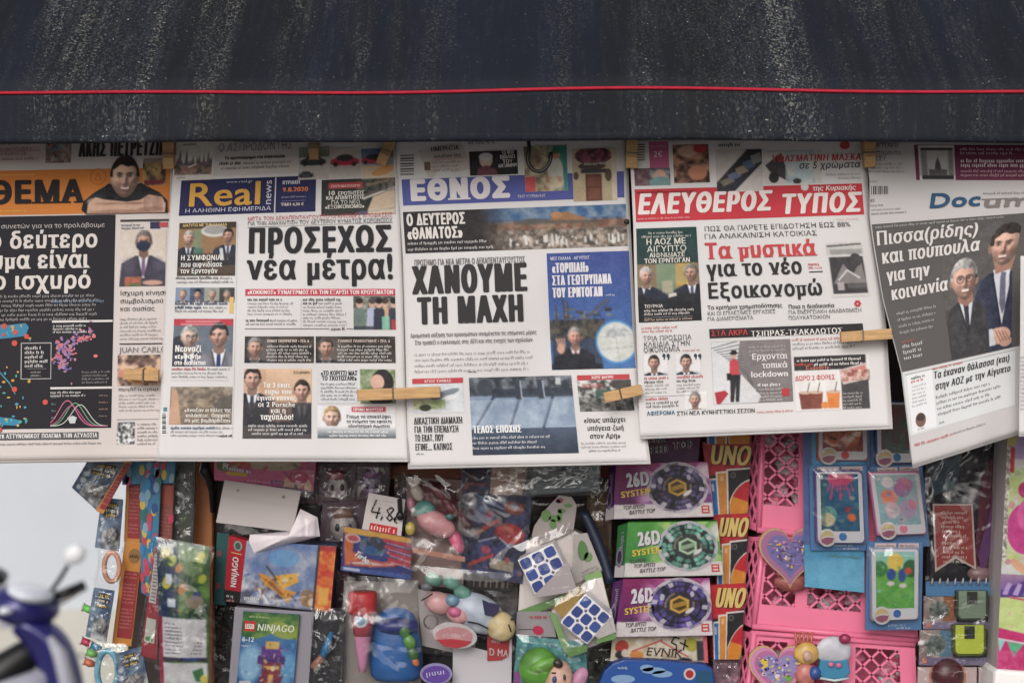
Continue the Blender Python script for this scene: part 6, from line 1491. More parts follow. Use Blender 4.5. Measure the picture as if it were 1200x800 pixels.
cv.busy(7, 40, [(200, 160, 80), (130, 70, 150), (150, 40, 50), (60, 40, 90), (226, 206, 150), (90, 40, 60)], 24, 34, 54, 92, 3.4, .85); cv.busy(8, 40, [(150, 190, 220), (30, 60, 110), (90, 140, 190), (206, 222, 230)], 0, 30, w, h, 4, .35); cv.rect(3, 80, 16, 94, (206, 200, 196)); cv.rect(5, 82, 14, 92, (150, 90, 80))
k = Ink(s, TF); k.canvas(0, 0, w, h, cv, 0); k.build('printed_front', t, M_CARD)
k = Ink(s, TF); k.rect(3, 10.5, 16, 22, (196, 50, 54), 2); k.text('LEGO', 4.2, 19.5, 10.5, 6, (226, 220, 210), stem=.2); k.text('NINJAGO', 18, 21, 44, 8, (226, 230, 210), stem=.16, shear=.1); k.text('6-12', 2, 34, 14, 5.4, (214, 222, 230), stem=.16); k.ticks(2, 40, 11, 2.6, (200, 210, 222), 3); k.ticks(8, 6, 24, 2.4, (190, 210, 150), 5); k.build('lettering', t)

# --- dark bag with a blue stick
t = thing('toy_bag', 'clear bag holding a bright blue stick toy against black card', 'toy packet', base([(366, 716), (404, 806)], .1))
slab(t, 'card', [(367, 716), (404, 716), (402, 812), (364, 812)], .11, (0, .004, 0), (38, 36, 44)); V, F = tube([w3(389, 740, .1), w3(382, 760, .098), w3(377, 772, .1)], [.003, .006, .004], 10); col_obj('stick', V, F, (40, 120, 176), t); V, F = tube([w3(379, 768, .1), w3(366, 782, .1)], .005, 10); col_obj('handle', V, F, (170, 110, 90), t)
film(t, 'bag', [(364, 712), (408, 712), (406, 816), (362, 816)], .085, .007, 81)

# --- clear bags with plush faces
def plush(c, y, label, seed, skin, hair):
    t = thing('plush_bag', label, 'toy packet', base(c, y), 'small plush toys in clear bags')
    slab(t, 'card', c, y + .014, (0, .003, 0), (110, 84, 96))
    m = np.array(c, float).mean(0); r = abs(c[1][0] - c[0][0]) * .3
    ball(t, 'head', m[0], m[1] + 3, r, r * 1.05, y, skin); ball(t, 'tuft', m[0] - 1, m[1] - r * .72, r * .75, r * .5, y - .004, hair)
    for e in (-1, 1): ball(t, 'eye', m[0] + e * r * .42, m[1] + 4, r * .2, r * .3, y - r * S * .62, (30, 30, 40), r * .15)
    film(t, 'bag', c, y - .02, .005, seed)
plush([(374, 542), (418, 542), (416, 592), (373, 592)], .15, 'clear bag with a pale plush toy with a pink tuft, right of the pink box', 91, (176, 160, 166), (160, 70, 100))
plush([(416, 540), (458, 540), (455, 590), (414, 590)], .155, 'clear bag with a lilac plush toy near the wooden rail', 92, (160, 140, 176), (150, 90, 150))
plush([(378, 588), (432, 586), (426, 642), (374, 640)], .145, 'clear bag with a grey round faced doll above the racing car pack', 93, (170, 160, 158), (130, 90, 76))
plush([(340, 545), (378, 545), (376, 590), (340, 590)], .16, 'clear bag with a white plush toy beside the pink box', 94, (190, 176, 176), (120, 60, 110))

# --- price card and racing car pack
t = thing('price_card', 'white card with a handwritten price above the racing car pack', 'price card', base([(425, 578), (476, 627)], .1))
c = [(432, 577), (475, 585), (470, 628), (424, 620)]; slab(t, 'card', c, .105, (0, .001, 0), (206, 196, 194), mat=M_INK, f=.85, bev=0)
s = Quad(c, .1045); k = Ink(s, 1.15); k.para(6, 7, 26, 5, 4.2, 2, (170, 160, 158), 3)
for pl in ([(11, 6), (7, 21), (18, 21)], [(16, 14), (14, 28)], [(21, 24), (19.5, 29)], [(30, 12), (25, 16), (28, 20), (33, 24), (30, 28), (26, 25), (30, 19), (33, 14), (30, 12)], [(40, 22), (36, 22), (35, 27), (39, 29)], [(34, 25), (38, 25)]):
    for (xa, ya), (xb, yb) in zip(pl, pl[1:]): k.line(xa, ya, xb, yb, 1.8, (40, 36, 40), 3)
k.build('handwritten_price', t)
k = Ink(s, 1.15); k.rect(8, 34, 40, 43, (176, 44, 50), 1); k.ticks(10, 41.5, 28, 6, (206, 180, 170), 4, 3, .5); k.build('red_print', t)
V, F = ellipsoid(w3(469, 604, .098), (.0055, .004, .006), 14, 10); mk('clip', V, F, M_BLACK, t, smooth=True); V, F = tube([w3(468, 584, .1), w3(469, 600, .1)], .003, 8); mk('clip_arm', V, F, M_BLACK, t)
t = thing('car_toy_pack', 'blue racing car pack with orange flames and a red striped wing', 'toy packet', base([(400, 617), (482, 680)], .085))
c = [(403, 616), (482, 630), (482, 679), (399, 668)]; slab(t, 'card', c, .09, (0, .004, 0), (40, 60, 130))
s = Quad(c, .0893); w, h = s.w, s.h; cv = Cv(w, h, (36, 44, 110), 1.3); cv.rect(0, 0, w, 7, (222, 160, 50)); cv.poly([(2, 6), (14, 8), (12, 26), (28, 40), (4, 40), (2, 20)], (216, 100, 40)); cv.poly([(4, 40), (30, 33), (50, 34), (66, 28), (82, 22), (82, 30), (60, 38), (36, 42), (4, 44)], (206, 80, 50)); cv.poly([(4, 41), (30, 36), (50, 37), (66, 32), (60, 36), (36, 40)], (222, 200, 190)); cv.ell(36, 18, 16, 10, (60, 96, 110)); cv.ell(40, 14, 12, 8, (40, 40, 50)); cv.ell(34, 22, 8, 5, (30, 80, 130))
for i in range(4): cv.line(48 + i * 2, 8 + i * 7, 82, 10 + i * 8, 4.5, (186, 44, 54)); cv.line(52 + i * 2, 11 + i * 7, 82, 14 + i * 8, 1.2, (216, 170, 170))
cv.rect(0, 45, w, h, (60, 84, 150)); cv.rect(3, 46, 22, 49, (206, 206, 214)); cv.ell(12, 12, 9, 5, (214, 206, 200)); cv.ell(12, 12, 7, 3.6, (200, 70, 60)); cv.busy(9, 46, [(226, 120, 50), (206, 60, 50), (40, 60, 140), (30, 30, 50), (226, 206, 190), (60, 110, 150)], 10, 8, 76, 44, 3.2, .7); cv.noise(10, 3, (40, 40, 80), (90, 100, 160), .18)
k = Ink(s, TF); k.canvas(0, 0, w, h, cv, 0); k.build('printed_front', t, M_CARD)
k = Ink(s, TF); k.text('Turbo', 14, 30, 18, 7, (222, 222, 226), stem=.14, rot=-28, shear=.3); k.build('lettering', t)

# --- torch and helmet in a bag
t = thing('toy_bag', 'clear bag with a red topped torch and a blue rounded toy with a green figure', 'toy packet', base([(400, 672), (494, 806)], .08))
slab(t, 'backing', [(403, 680), (490, 682), (494, 812), (400, 812)], .125, (0, .003, 0), (150, 140, 136))
y = .09; kk = S * (1 + y / D)
def upright_lathe(prof, cx, y):
    V, F = lathe([(r * kk, 0) for r, _ in prof]); n = 28
    V = []
    for r, py in prof:
        c0 = w3(cx, py, y)
        for i in range(n): a = 2 * math.pi * i / n; V.append((c0[0] + r * kk * math.cos(a), c0[1] + r * kk * math.sin(a), c0[2]))
    return V, F
V, F = upright_lathe([(0, 693), (16, 693), (17, 695), (17.5, 716), (16.5, 718), (0, 718)], 425, y); col_obj('red_cap', V, F, (206, 44, 48), t, solid_gloss := M_SOFT)
V, F = upright_lathe([(13.5, 718), (12.5, 728), (9, 752), (6, 775), (4, 787), (0, 788)], 425, y); col_obj('grip', V, F, (214, 140, 176), t)
V, F = upright_lathe([(13.7, 718), (12.9, 727), (10.4, 744), (10.6, 744), (13, 727)], 425, y - .0004); col_obj('red_band', V, F, (206, 84, 100), t)
ball(t, 'round_badge', 423, 727, 8.6, 8.6, y - .0125, (206, 206, 214), 2.5); ball(t, 'badge_centre', 423, 727, 5, 5, y - .0152, (120, 160, 190), 1.5)
V, F = upright_lathe([(0, 711), (12, 713), (21, 719), (27, 732), (30, 752), (32, 775), (30, 790), (24, 796), (0, 797)], 464, y + .02); V = [(v[0], y + .02 + (v[1] - y - .02) * .55, v[2]) for v in V]; col_obj('blue_shell', V, F, (36, 100, 176), t)
ball(t, 'visor', 466, 733, 25, 10, y + .006, (50, 60, 130), 12)
for i, (x, yy, r, cl) in enumerate(((474, 740, 6, (70, 130, 60)), (480, 752, 7, (90, 150, 60)), (484, 766, 6, (70, 120, 60)), (478, 747, 4, (206, 130, 50)), (487, 775, 4, (206, 110, 50)))): ball(t, 'figure_lump', x, yy, r, r * 1.3, y - .004, cl, r * .6, rot=-25)
film(t, 'bag', [(402, 672), (490, 680), (497, 815), (396, 815)], .066, .008, 95)

# --- soft squeeze toys
t = thing('squeeze_toy_bag', 'clear bag with a pink and teal soft toy with reddish brown mane', 'toy packet', base([(476, 556), (545, 690)], .1))
slab(t, 'backing', [(476, 558), (546, 562), (543, 690), (478, 684)], .135, (0, .003, 0), (150, 120, 116)); y = .11
ball(t, 'mane', 515, 588, 30, 20, y + .012, (104, 44, 52), 14, rot=38, fn=lambda d: 1 + .10 * math.sin(d[0] * 11) * math.sin(d[2] * 9)); [ball(t, 'mane_lock', 512 + 4.2 * i + 5 * math.sin(i * 2.1), 572 + 5.2 * i + 4 * math.cos(i * 1.7), 11, 5.5, y - .004 - .001 * (i % 3), ((112, 44, 54), (92, 36, 46), (126, 56, 60))[i % 3], 6, rot=50 + 14 * math.sin(i * 1.9)) for i in range(8)]
ball(t, 'head', 498, 598, 13, 12, y - .004, (90, 156, 150), 10); ball(t, 'ear', 489, 577, 7, 11, y, (206, 190, 180), 6, rot=-30); ball(t, 'ear', 482, 592, 5, 10, y, (206, 130, 150), 5, rot=-10)
ball(t, 'body', 511, 613, 25, 14, y - .006, (232, 160, 166), 13, rot=28); ball(t, 'tail_fin', 535, 634, 8, 15, y - .002, (226, 96, 136), 7, rot=-24); ball(t, 'foot', 481, 619, 6, 8, y, (206, 180, 80), 5); ball(t, 'patch', 527, 605, 5, 4, y - .018, (70, 110, 110), 3); ball(t, 'eye_gleam', 484, 597, 3, 3, y - .012, (226, 226, 226), 2)
film(t, 'bag', [(472, 552), (548, 560), (545, 694), (474, 688)], .088, .006, 97)
plate(t, 'header_tear', [(478, 640), (545, 652), (545, 658), (478, 646)], .094, .0005, (190, 130, 110))
t = thing('squeeze_toy_bag', 'clear bag with a mint, pink and white soft toy with a yellow snout', 'toy packet', base([(490, 662), (606, 775)], .085))
slab(t, 'backing', [(489, 690), (560, 700), (556, 770), (494, 756)], .125, (0, .003, 0), (186, 176, 176)); y = .10
ball(t, 'body', 560, 718, 34, 22, y, (190, 200, 216), 17, rot=26); ball(t, 'belly', 514, 706, 17, 13, y - .005, (232, 172, 172), 12, rot=20); ball(t, 'belly', 538, 720, 15, 10, y - .008, (226, 160, 166), 10, rot=10); ball(t, 'snout', 586, 733, 19, 17, y - .006, (232, 206, 150), 14, rot=40)
for x, yy in ((508, 678), (529, 682), (542, 694)): ball(t, 'mane_lobe', x, yy, 11, 8, y - .004, (110, 170, 150), 9, rot=24)
plate(t, 'ear', [(565, 702), (573, 706), (586, 708), (584, 716), (578, 722), (568, 720)], y - .021, .004, (50, 44, 90), bev=.001); ball(t, 'scarf', 530, 703, 8, 7, y - .013, (120, 160, 190), 6); ball(t, 'bow', 533, 717, 8, 6, y - .016, (222, 110, 150), 6, rot=15); ball(t, 'forehead_stone', 500, 687, 7, 5, y - .008, (120, 120, 130), 5)
V, F = tube([w3(494, 703, y - .019), w3(500, 700, y - .022), w3(507, 695, y - .021)], .0010, 6); mk('stitched_smile', V, F, M_BLACK, t); V, F = tube([w3(548, 728, y - .018), w3(560, 730, y - .021), w3(572, 736, y - .021)], .0011, 6); mk('stitched_smile', V, F, M_BLACK, t)
V, F = tube([w3(596, 731, y - .022), w3(599, 740, y - .020)], .001, 6); mk('stitched_smile', V, F, M_BLACK, t); ball(t, 'eye', 600, 725, 1.8, 1.8, y - .016, (40, 36, 40), 1.6)
V, F = tube([w3(505 + 8 * math.cos(a), 728 + 8 * math.sin(a), y - .01) for a in np.linspace(0, 2 * math.pi, 25)[:-1]], .0011, 6, True); mk('key_ring', V, F, M_STEEL, t, smooth=True)
film(t, 'bag', [(488, 662), (606, 672), (604, 775), (486, 764)], .073, .004, 99)
t = thing('hang_tag', 'white oval tag with a red lower half under the mint soft toy', 'tag', base([(508, 728), (560, 760)], .085))
plate(t, 'tag', [(533 + 26 * math.cos(a) * 1, 744 + 15 * math.sin(a) + 3 * math.cos(a)) for a in np.linspace(0, 2 * math.pi, 33)[:-1]], .088, .0012, (206, 196, 196)); s = Quad([(507, 729), (559, 729), (559, 761), (507, 761)], .0873); k = Ink(s, TF)
k.ell(25, 16, 22, 11, (206, 140, 146), 1); k.poly([(4, 20), (22, 19), (46, 22), (40, 27), (28, 30), (14, 28)], (196, 50, 60), 2); k.ticks(12, 16, 26, 4, (222, 190, 190), 3); k.build('printed_front', t, M_CARD)
t = thing('made_in_card', 'white card with a red round ended label lettered MA, under the yellow snout', 'card', base([(531, 745), (600, 806)], .1))
plate(t, 'card', [(531, 752), (570, 762), (600, 748), (599, 814), (530, 814)], .108, .001, (206, 200, 206))
plate(t, 'red_label', [(571, 744), (597, 748), (596, 768), (588, 773), (571, 774)], .106, .0012, (186, 42, 52)); s = Quad([(571, 744), (597, 748), (596, 776), (571, 774)], .1055); k = Ink(s, TF); k.text('D MA', 2, 22, 23, 8, (214, 190, 190), stem=.15); k.ticks(5, 7, 9, 4, (214, 190, 190), 3); k.build('lettering', t)
t = thing('badge', 'purple oval badge with pale scribbled lettering at the bottom edge', 'badge', base([(492, 776), (530, 800)], .08))
plate(t, 'badge', [(511 + 19 * math.cos(a), 789 + 12.5 * math.sin(a)) for a in np.linspace(0, 2 * math.pi, 29)[:-1]], .085, .002, (150, 140, 190)); s = Quad([(492, 776), (530, 776), (530, 802), (492, 802)], .0843); k = Ink(s, TF); k.ell(19, 13.5, 16, 10, (100, 66, 160), 1); k.ticks(8, 16, 22, 6, (206, 200, 226), 3, 3, .4, rot=8); k.build('printed_front', t, M_CARD)

# --- blue and red action pack, crumpled clear bag
t = thing('action_toy_pack', 'dark blue toy pack with red and silver shapes, beside the torn clear bag', 'toy packet', base([(542, 548), (625, 680)], .1))
c = [(542, 540), (627, 552), (612, 684), (541, 668)]; slab(t, 'card', c, .13, (0, .004, 0), (30, 34, 70))
s = Quad(c, .1293); w, h = s.w, s.h; cv = Cv(w, h, (28, 30, 64), 1.1); cv.noise(10, 4, (20, 22, 46), (50, 60, 120)); cv.rect(0, 0, 30, 26, (34, 30, 70)); cv.line(4, 26, 26, 24, 3, (206, 70, 50)); cv.ell(8, 44, 9, 7, (190, 190, 196)); cv.ell(6, 44, 5, 4, (40, 50, 60)); cv.ell(8, 82, 9, 7, (150, 150, 150)); cv.line(14, 36, 36, 46, 2.4, (90, 150, 200)); cv.line(36, 46, 66, 52, 2.4, (120, 160, 190)); cv.line(16, 84, 44, 62, 5, (190, 60, 50)); cv.line(18, 86, 46, 64, 1.4, (30, 26, 36)); cv.ell(60, 46, 12, 8, (150, 60, 50)); cv.ell(58, 76, 18, 12, (190, 44, 40)); cv.ell(54, 72, 8, 4, (220, 120, 100), .6); cv.line(20, 92, 44, 82, 2, (190, 200, 214)); cv.line(44, 82, 60, 92, 2, (170, 190, 214)); cv.line(8, 122, 40, 104, 4, (206, 64, 50)); cv.ell(30, 100, 6, 5, (190, 60, 90)); cv.ell(32, 58, 5, 5, (170, 50, 80)); cv.rect(36, 108, 66, 120, (176, 160, 130)); cv.busy(11, 120, [(190, 44, 40), (206, 84, 70), (60, 80, 150), (120, 150, 190), (190, 196, 206), (20, 20, 36), (150, 60, 110), (96, 30, 36)], size=5, al=.75); cv.noise(5, 9, (30, 30, 50), (150, 150, 170), .2)
k = Ink(s, TF); k.canvas(0, 0, w, h, cv, 0); k.build('printed_front', t, M_CARD); film(t, 'wrapper', [(538, 538), (630, 552), (616, 686), (538, 674)], .108, .006, 101)
t = thing('crumpled_bag', 'crumpled clear plastic bag bunched under the blue masthead newspaper', 'plastic bag', base([(570, 540), (706, 583)], .09))
slab(t, 'contents', [(576, 545), (620, 545), (612, 580), (574, 579)], .115, (0, .003, 0), (186, 150, 130)); slab(t, 'contents', [(620, 540), (706, 535), (700, 575), (622, 580)], .12, (0, .003, 0), (84, 104, 112))
film(t, 'film', [(574, 536), (708, 530), (702, 580), (571, 583)], .075, .006, 102, M_CLEAR, 70); film(t, 'film', [(600, 540), (706, 536), (698, 574), (596, 580)], .088, .006, 103, M_CLEAR2, 60)

# --- cube puzzle packs
GRN = (110, 160, 84)
def cube_pack(body, cube, y, label, seed, lid=None):
    t = thing('cube_puzzle_pack', label, 'cube puzzle', base(body, y), 'cube puzzles in green and white packs')
    plate(t, 'box', body, y + .012, .04, (196, 186, 182), f=1.1, bev=.001)
    s0 = Quad([(min(p[0] for p in body), min(p[1] for p in body)), (max(p[0] for p in body), min(p[1] for p in body)), (max(p[0] for p in body), max(p[1] for p in body)), (min(p[0] for p in body), max(p[1] for p in body))], y + .0113)
    q = Quad(cube, y - .02)
    V = [P_ for P_ in q.P] + [P_ + np.array((.004, .028, .002)) for P_ in q.P]
    bevel(mk('cube', V, [(3, 2, 1, 0), (4, 5, 6, 7), (0, 1, 5, 4), (1, 2, 6, 5), (2, 3, 7, 6), (3, 0, 4, 7)], solid_white, t), .0016)
    k = Ink(Quad(cube, y - .0206), TF); n = q.w / 3; m_ = q.h / 3
    for i in range(3):
        for j in range(3):
            dx = .5 + .4 * ((i + j) % 2)
            k.rrect(i * n + n * .1, j * m_ + m_ * .1, (i + 1) * n - n * .1, (j + 1) * m_ - m_ * .1, n * .2, [(60, 84, 160), (66, 92, 170), (56, 76, 150)][(i * 2 + j) % 3], 1)
    for i in (1, 2):
        for j in (1, 2): k.poly([(i * n - 2.2, j * m_), (i * n, j * m_ - 2.2), (i * n + 2.2, j * m_), (i * n, j * m_ + 2.2)], (110, 110, 116), 2)
    k.build('blue_stickers', t, M_CARD)
    return t
solid_white = solid('white cube plastic', (214, 210, 212), .35, 1.15, coat=.1)
t = cube_pack([(612, 640), (650, 610), (690, 630), (688, 690), (640, 716), (607, 720)], [(606, 656), (648, 636), (669, 677), (627, 697)], .12, 'upper cube puzzle with blue stickers in a green and white pack', 3)
plate(t, 'green_edge', [(607, 716), (640, 704), (690, 682), (691, 690), (640, 713), (607, 725)], .118, .004, GRN)
plate(t, 'folded_flap', [(655, 668), (664, 655), (676, 690), (664, 694), (628, 700), (626, 697)], .094, .001, (190, 178, 180)); film(t, 'window', [(600, 640), (668, 612), (690, 690), (620, 718)], .086, .004, 110)
t = cube_pack([(646, 716), (688, 680), (706, 676), (722, 744), (698, 756), (664, 768), (658, 752)], [(656, 729), (686, 695), (717, 722), (688, 755)], .105, 'lower cube puzzle with blue stickers, turned like a diamond', 5)
plate(t, 'green_edge', [(664, 760), (688, 755), (688, 763), (666, 770)], .09, .004, GRN); plate(t, 'green_edge', [(700, 744), (720, 740), (722, 748), (698, 754)], .088, .004, GRN); plate(t, 'green_side', [(643, 715), (652, 720), (668, 758), (664, 768), (656, 752)], .1, .003, (130, 170, 104)); plate(t, 'folded_flap', [(716, 712), (722, 740), (702, 748), (696, 744)], .086, .001, (200, 192, 190)); plate(t, 'gold_foil', [(648, 712), (674, 684), (686, 692), (660, 724)], .1, .001, (176, 140, 70)); film(t, 'window', [(640, 706), (700, 676), (724, 748), (664, 772)], .074, .004, 111)
t = thing('hang_tag', 'grey hexagonal tag with a green printed figure above the upper cube puzzle', 'tag', base([(624, 580), (676, 640)], .12))
plate(t, 'tag', [(655, 580), (670, 582), (676, 592), (672, 621), (655, 630), (634, 637), (623, 628), (626, 616), (640, 596)], .125, .0015, (176, 164, 160)); s = Quad([(624, 580), (676, 580), (676, 636), (624, 636)], .1243); k = Ink(s, TF)
for x, yy, rx, ry in ((16, 24, 6, 7), (26, 27, 7, 4), (34, 18, 5, 3), (24, 34, 4, 6), (42, 12, 5, 2.5), (32, 24, 3, 8)): k.ell(x, yy, rx, ry, (110, 150, 90), 1)
k.ell(32, 6, 4, 3, (150, 80, 100), 2); k.ell(30, 7, 3, 2, (70, 84, 130), 2); k.line(8, 50, 46, 40, .8, (120, 110, 106), 2); k.build('printed_front', t, M_CARD)
t = thing('puzzle_card', 'slanting green and white card with a green figure right of the upper cube', 'card', base([(668, 622), (708, 690)], .115))
c = [(672, 626), (688, 624), (706, 668), (670, 686)]; plate(t, 'card', c, .122, .0015, (190, 180, 176)); s = Quad(c, .1213); k = Ink(s, TF); k.ell(14, 20, 7, 12, (96, 136, 80), 1); k.ell(19, 30, 5, 6, (110, 150, 90), 1); k.para(10, 46, 18, 3, 4, 2.4, (130, 120, 120), 4); k.build('printed_front', t, M_CARD)
plate(t, 'green_side', [(684, 674), (704, 668), (715, 712), (700, 718)], .118, .002, (140, 180, 110))
t = thing('fabric_strap', 'dark blue strap slanting from the clear bag to the spinning top boxes', 'strap', tuple(w3(706, 690, .1)))
V, F = [], []
for i in range(13):
    a = i / 12; x = 684 + 32 * a + 3 * math.sin(a * 3); yy = 600 + 84 * a; wd = 5.5
    V += [w3(x - wd, yy, .128 - .012 * a), w3(x, yy - 1, .128 - .012 * a), w3(x + wd, yy - 2, .129 - .012 * a)]
for i in range(12):
    for j in (0, 1): F.append((i * 3 + j, i * 3 + j + 1, i * 3 + 4 + j, i * 3 + 3 + j))
o = col_obj('strap', V, F, (36, 46, 70), t, M_CARD); m_ = o.modifiers.new('thickness', 'SOLIDIFY'); m_.thickness = .002

# --- teal bag with the green capped doll
t = thing('doll_bag', 'teal starry bag with a round faced baby doll in a green cap', 'toy packet', base([(602, 745), (690, 806)], .08))
c = [(606, 744), (686, 752), (690, 815), (600, 815)]; slab(t, 'card', c, .105, (0, .003, 0), (60, 130, 136)); s = Quad(c, .1043); cv = Cv(s.w, s.h, (60, 130, 136)); cv.noise(8, 4, (50, 110, 120), (90, 160, 160)); cv.rect(0, 40, 8, s.h, (150, 70, 150)); cv.busy(13, 60, [(90, 170, 170), (40, 100, 110), (150, 200, 200), (170, 90, 160)], size=3.5, al=.6); rg = random.Random(6)
for i in range(26): cv.ell(rg.uniform(4, 80), rg.uniform(4, 36), rg.uniform(.8, 2), rg.uniform(.8, 2), (206, 214, 206), .8)
k = Ink(s, TF); k.canvas(0, 0, s.w, s.h, cv, 0); k.build('printed_front', t, M_CARD); y = .085
ball(t, 'cap', 632, 783, 24, 25, y, (90, 160, 50), 15); ball(t, 'cap_peak', 636, 779, 17, 8, y - .012, (110, 176, 60), 8, rot=-20); ball(t, 'face', 654, 799, 17, 26, y - .006, (226, 176, 156), 13, rot=12); ball(t, 'hair_curl', 654, 777, 6, 5, y - .017, (60, 36, 36), 4, rot=30); ball(t, 'eye', 650, 796, 3, 4.5, y - .0185, (60, 80, 140), 2); ball(t, 'eyebrow', 649, 788, 3, 1, y - .018, (80, 50, 40), 1.5); ball(t, 'ear_muff', 661, 794, 2.5, 5, y - .017, (40, 34, 40), 2); ball(t, 'collar', 678, 796, 9, 16, y, (222, 150, 190), 6, rot=30)
film(t, 'bag', [(602, 742), (690, 750), (696, 818), (598, 818)], .064, .004, 115)
t = thing('grey_card', 'small grey card with a red dot between soft toy and teal bag', 'card', base([(604, 718), (650, 745)], .1)); c = [(606, 716), (646, 716), (652, 746), (604, 744)]; slab(t, 'card', c, .112, (0, .001, 0), (160, 152, 156), bev=0); s = Quad(c, .1113); k = Ink(s, TF); k.ell(25, 22, 6, 5.4, (196, 40, 80), 1); k.line(3, 22, 20, 21, .8, (70, 60, 66), 1); k.para(16, 8, 22, 1, 4, 4, (196, 60, 60), 3, .8); k.build('printed_front', t, M_CARD)

# --- spinning top boxes
def top_box(fr, side, y, label, main, deep, ring, hub, glow, seed):
    t = thing('spinning_top_box', label, 'toy box', base(fr, y), 'spinning top boxes in a column')
    slab(t, 'box', fr, y, (3, .035, 0), main)
    s = Quad(fr, y - .0007); w, h = s.w, s.h; cv = Cv(w, h, main, 1.3); cv.vgrad(0, h, main, deep)
    bx, by = w * .655, h * .45; ang = np.arctan2(cv.Y - by, cv.X - bx); dist = np.hypot(cv.X - bx, cv.Y - by)
    cv.mix(np.clip(1 - np.abs(dist - 34) / 22, 0, 1) * (.25 + .5 * np.clip(np.sin(ang * 9 + seed) * 2, 0, 1)), glow)
    cv.ell(bx + 40, by - 18, 13, 9, (236, 226, 232), .8, soft=8); cv.ell(bx - 38, by + 14, 7, 7, glow, .35, soft=8); cv.rect(0, h * .74, w, h, (214, 206, 206)); 
    k = Ink(s, TF); k.canvas(0, 0, w, h, cv, 0); k.build('printed_front', t, M_CARD)
    rx, ry = h * .53, h * .44
    c2 = Cv(2 * rx + 6, 2 * ry + 6, deep, 2.0); X, Y = (c2.X - rx - 3) / rx, (c2.Y - ry - 3) / ry
    rho, th = np.hypot(X, Y), np.arctan2(Y, X)
    tooth = 1 + .035 * np.sign(np.sin(th * 7 + seed)) + .02 * np.sin(th * 16 + 1)
    c2.m = (rho < tooth * .985).astype(float)
    nz = vnoise(60, 400, 9, seed, 4)[np.clip((rho * 40).astype(int), 0, 59), np.clip(((th + math.pi) / 6.2832 * 399).astype(int), 0, 399)]
    lum = .45 + 1.1 * (nz - .3) + .35 * np.clip(np.sin(th * 3 - 2.2), 0, 1) * (rho > .55) - .35 * (np.abs(rho - .72) < .04) - .3 * (np.abs(rho - .9) < .02)
    c2.a = np.clip(np.array(ring, float) * lum[..., None] * 1.25, 0, 255)
    c2.mix((rho > .93) * .5, (190, 184, 190)); c2.mix((np.sin(th * 6 + seed) > .82) * ((rho > .74) & (rho < .92)) * .8, (206, 200, 206)); c2.mix((np.sin(th * 6 + seed + 2) > .8) * ((rho > .5) & (rho < .9)) * .8, (34, 30, 36))
    c2.mix(np.clip((.56 - rho) * 14, 0, 1) * .75, (40, 34, 40)); c2.mix(((rho > .42) & (rho < .5) & (np.sin(th * 2 + .6) > .1)) * .7, (150, 130, 110))
    hx = np.maximum(np.abs(X * .5 + Y * .866), np.maximum(np.abs(X), np.abs(X * .5 - Y * .866)))
    c2.mix(np.clip((.34 - hx) * 20, 0, 1), hub); c2.mix(np.clip((.25 - hx) * 20, 0, 1), np.array(hub) * .35); c2.mix(np.clip((.12 - np.abs(Y + X * .3)) * 20, 0, 1) * (hx < .22), np.array(hub) * .8)
    c2.ell(rx * 1.42, ry * 1.34, 6, 2.2, (226, 222, 222), .9, rot=-30); c2.ell(rx * .5, ry * .8, 3, 4, (206, 206, 214), .8); c2.ell(rx * 1.5, ry * .7, 2.4, 3.4, (222, 216, 206), .7)
    k = Ink(s, TF); k.ell(bx, by, rx + 1.8, ry + 1.8, (190, 180, 190), 2, 40); k.canvas(bx - rx - 3, by - ry - 3, bx + rx + 3, by + ry + 3, c2, 4)
    k.build('top_picture', t, M_CARD)
    k = Ink(s, TF)
    k.text('26D', w * .12 + 1, h * .43 + 1, w * .25, h * .25, (50, 36, 56), stem=.2, rot=5, layer=3); k.text('26D', w * .12, h * .43, w * .25, h * .25, (216, 208, 216), stem=.2, rot=5, layer=4)
    k.text('SYSTEM', w * .07, h * .62, w * .32, h * .115, (222, 190, 60), stem=.2, rot=7)
    k.build('system_lettering', t, M_CARD); k = Ink(s, TF); k.text('SUPER', w * .045, h * .745, w * .17, h * .07, (80, 66, 76), stem=.15, rot=3, shear=.2); k.text('TOP-SPEED', w * .09, h * .835, w * .22, h * .07, (80, 66, 76), stem=.15, rot=4, shear=.2); k.text('BATTLE TOP', w * .155, h * .925, w * .26, h * .07, (80, 66, 76), stem=.15, rot=4, shear=.2)
    k.build('slogan_lettering', t, M_CARD); k = Ink(s, TF); k.rect(w * .885, h * .79, w * .965, h * .93, (206, 70, 66), 3); k.rect(w * .9, h * .815, w * .95, h * .845, (222, 200, 196), 4); k.rect(w * .9, h * .875, w * .95, h * .905, (222, 200, 196), 4)
    k.build('red_mark', t, M_CARD)
    ys = [y + .02, y + .001, y + .001, y + .02]
    slab(t, 'side', side, ys, (2, .012, 0), deep); k = Ink(Quad(side, [q - .0007 for q in ys]), TF); sw, sh = k.s.w, k.s.h; k.rect(0, sh * .78, sw, sh, (206, 198, 200), 1); k.ell(sw * .45, sh * .62, sw * .34, sh * .2, (140, 120, 150), 2); k.ell(sw * .45, sh * .62, sw * .2, sh * .12, (60, 50, 70), 3); k.ticks(sw * .75, sh * .45, sh * .3, 4, (176, 160, 180), seed, 3, .5, rot=90); k.build('side_print', t, M_CARD)
PUR, DPU = (138, 28, 92), (84, 30, 100)
top_box([(722, 543.5), (829, 541), (836.5, 605), (718.5, 608)], [(714, 548), (722, 543.5), (718.5, 608), (709.5, 609)], .098, 'purple spinning top box, upper of the two purple ones with a whole front', PUR, DPU, (84, 74, 110), (196, 150, 60), (226, 190, 220), 1)
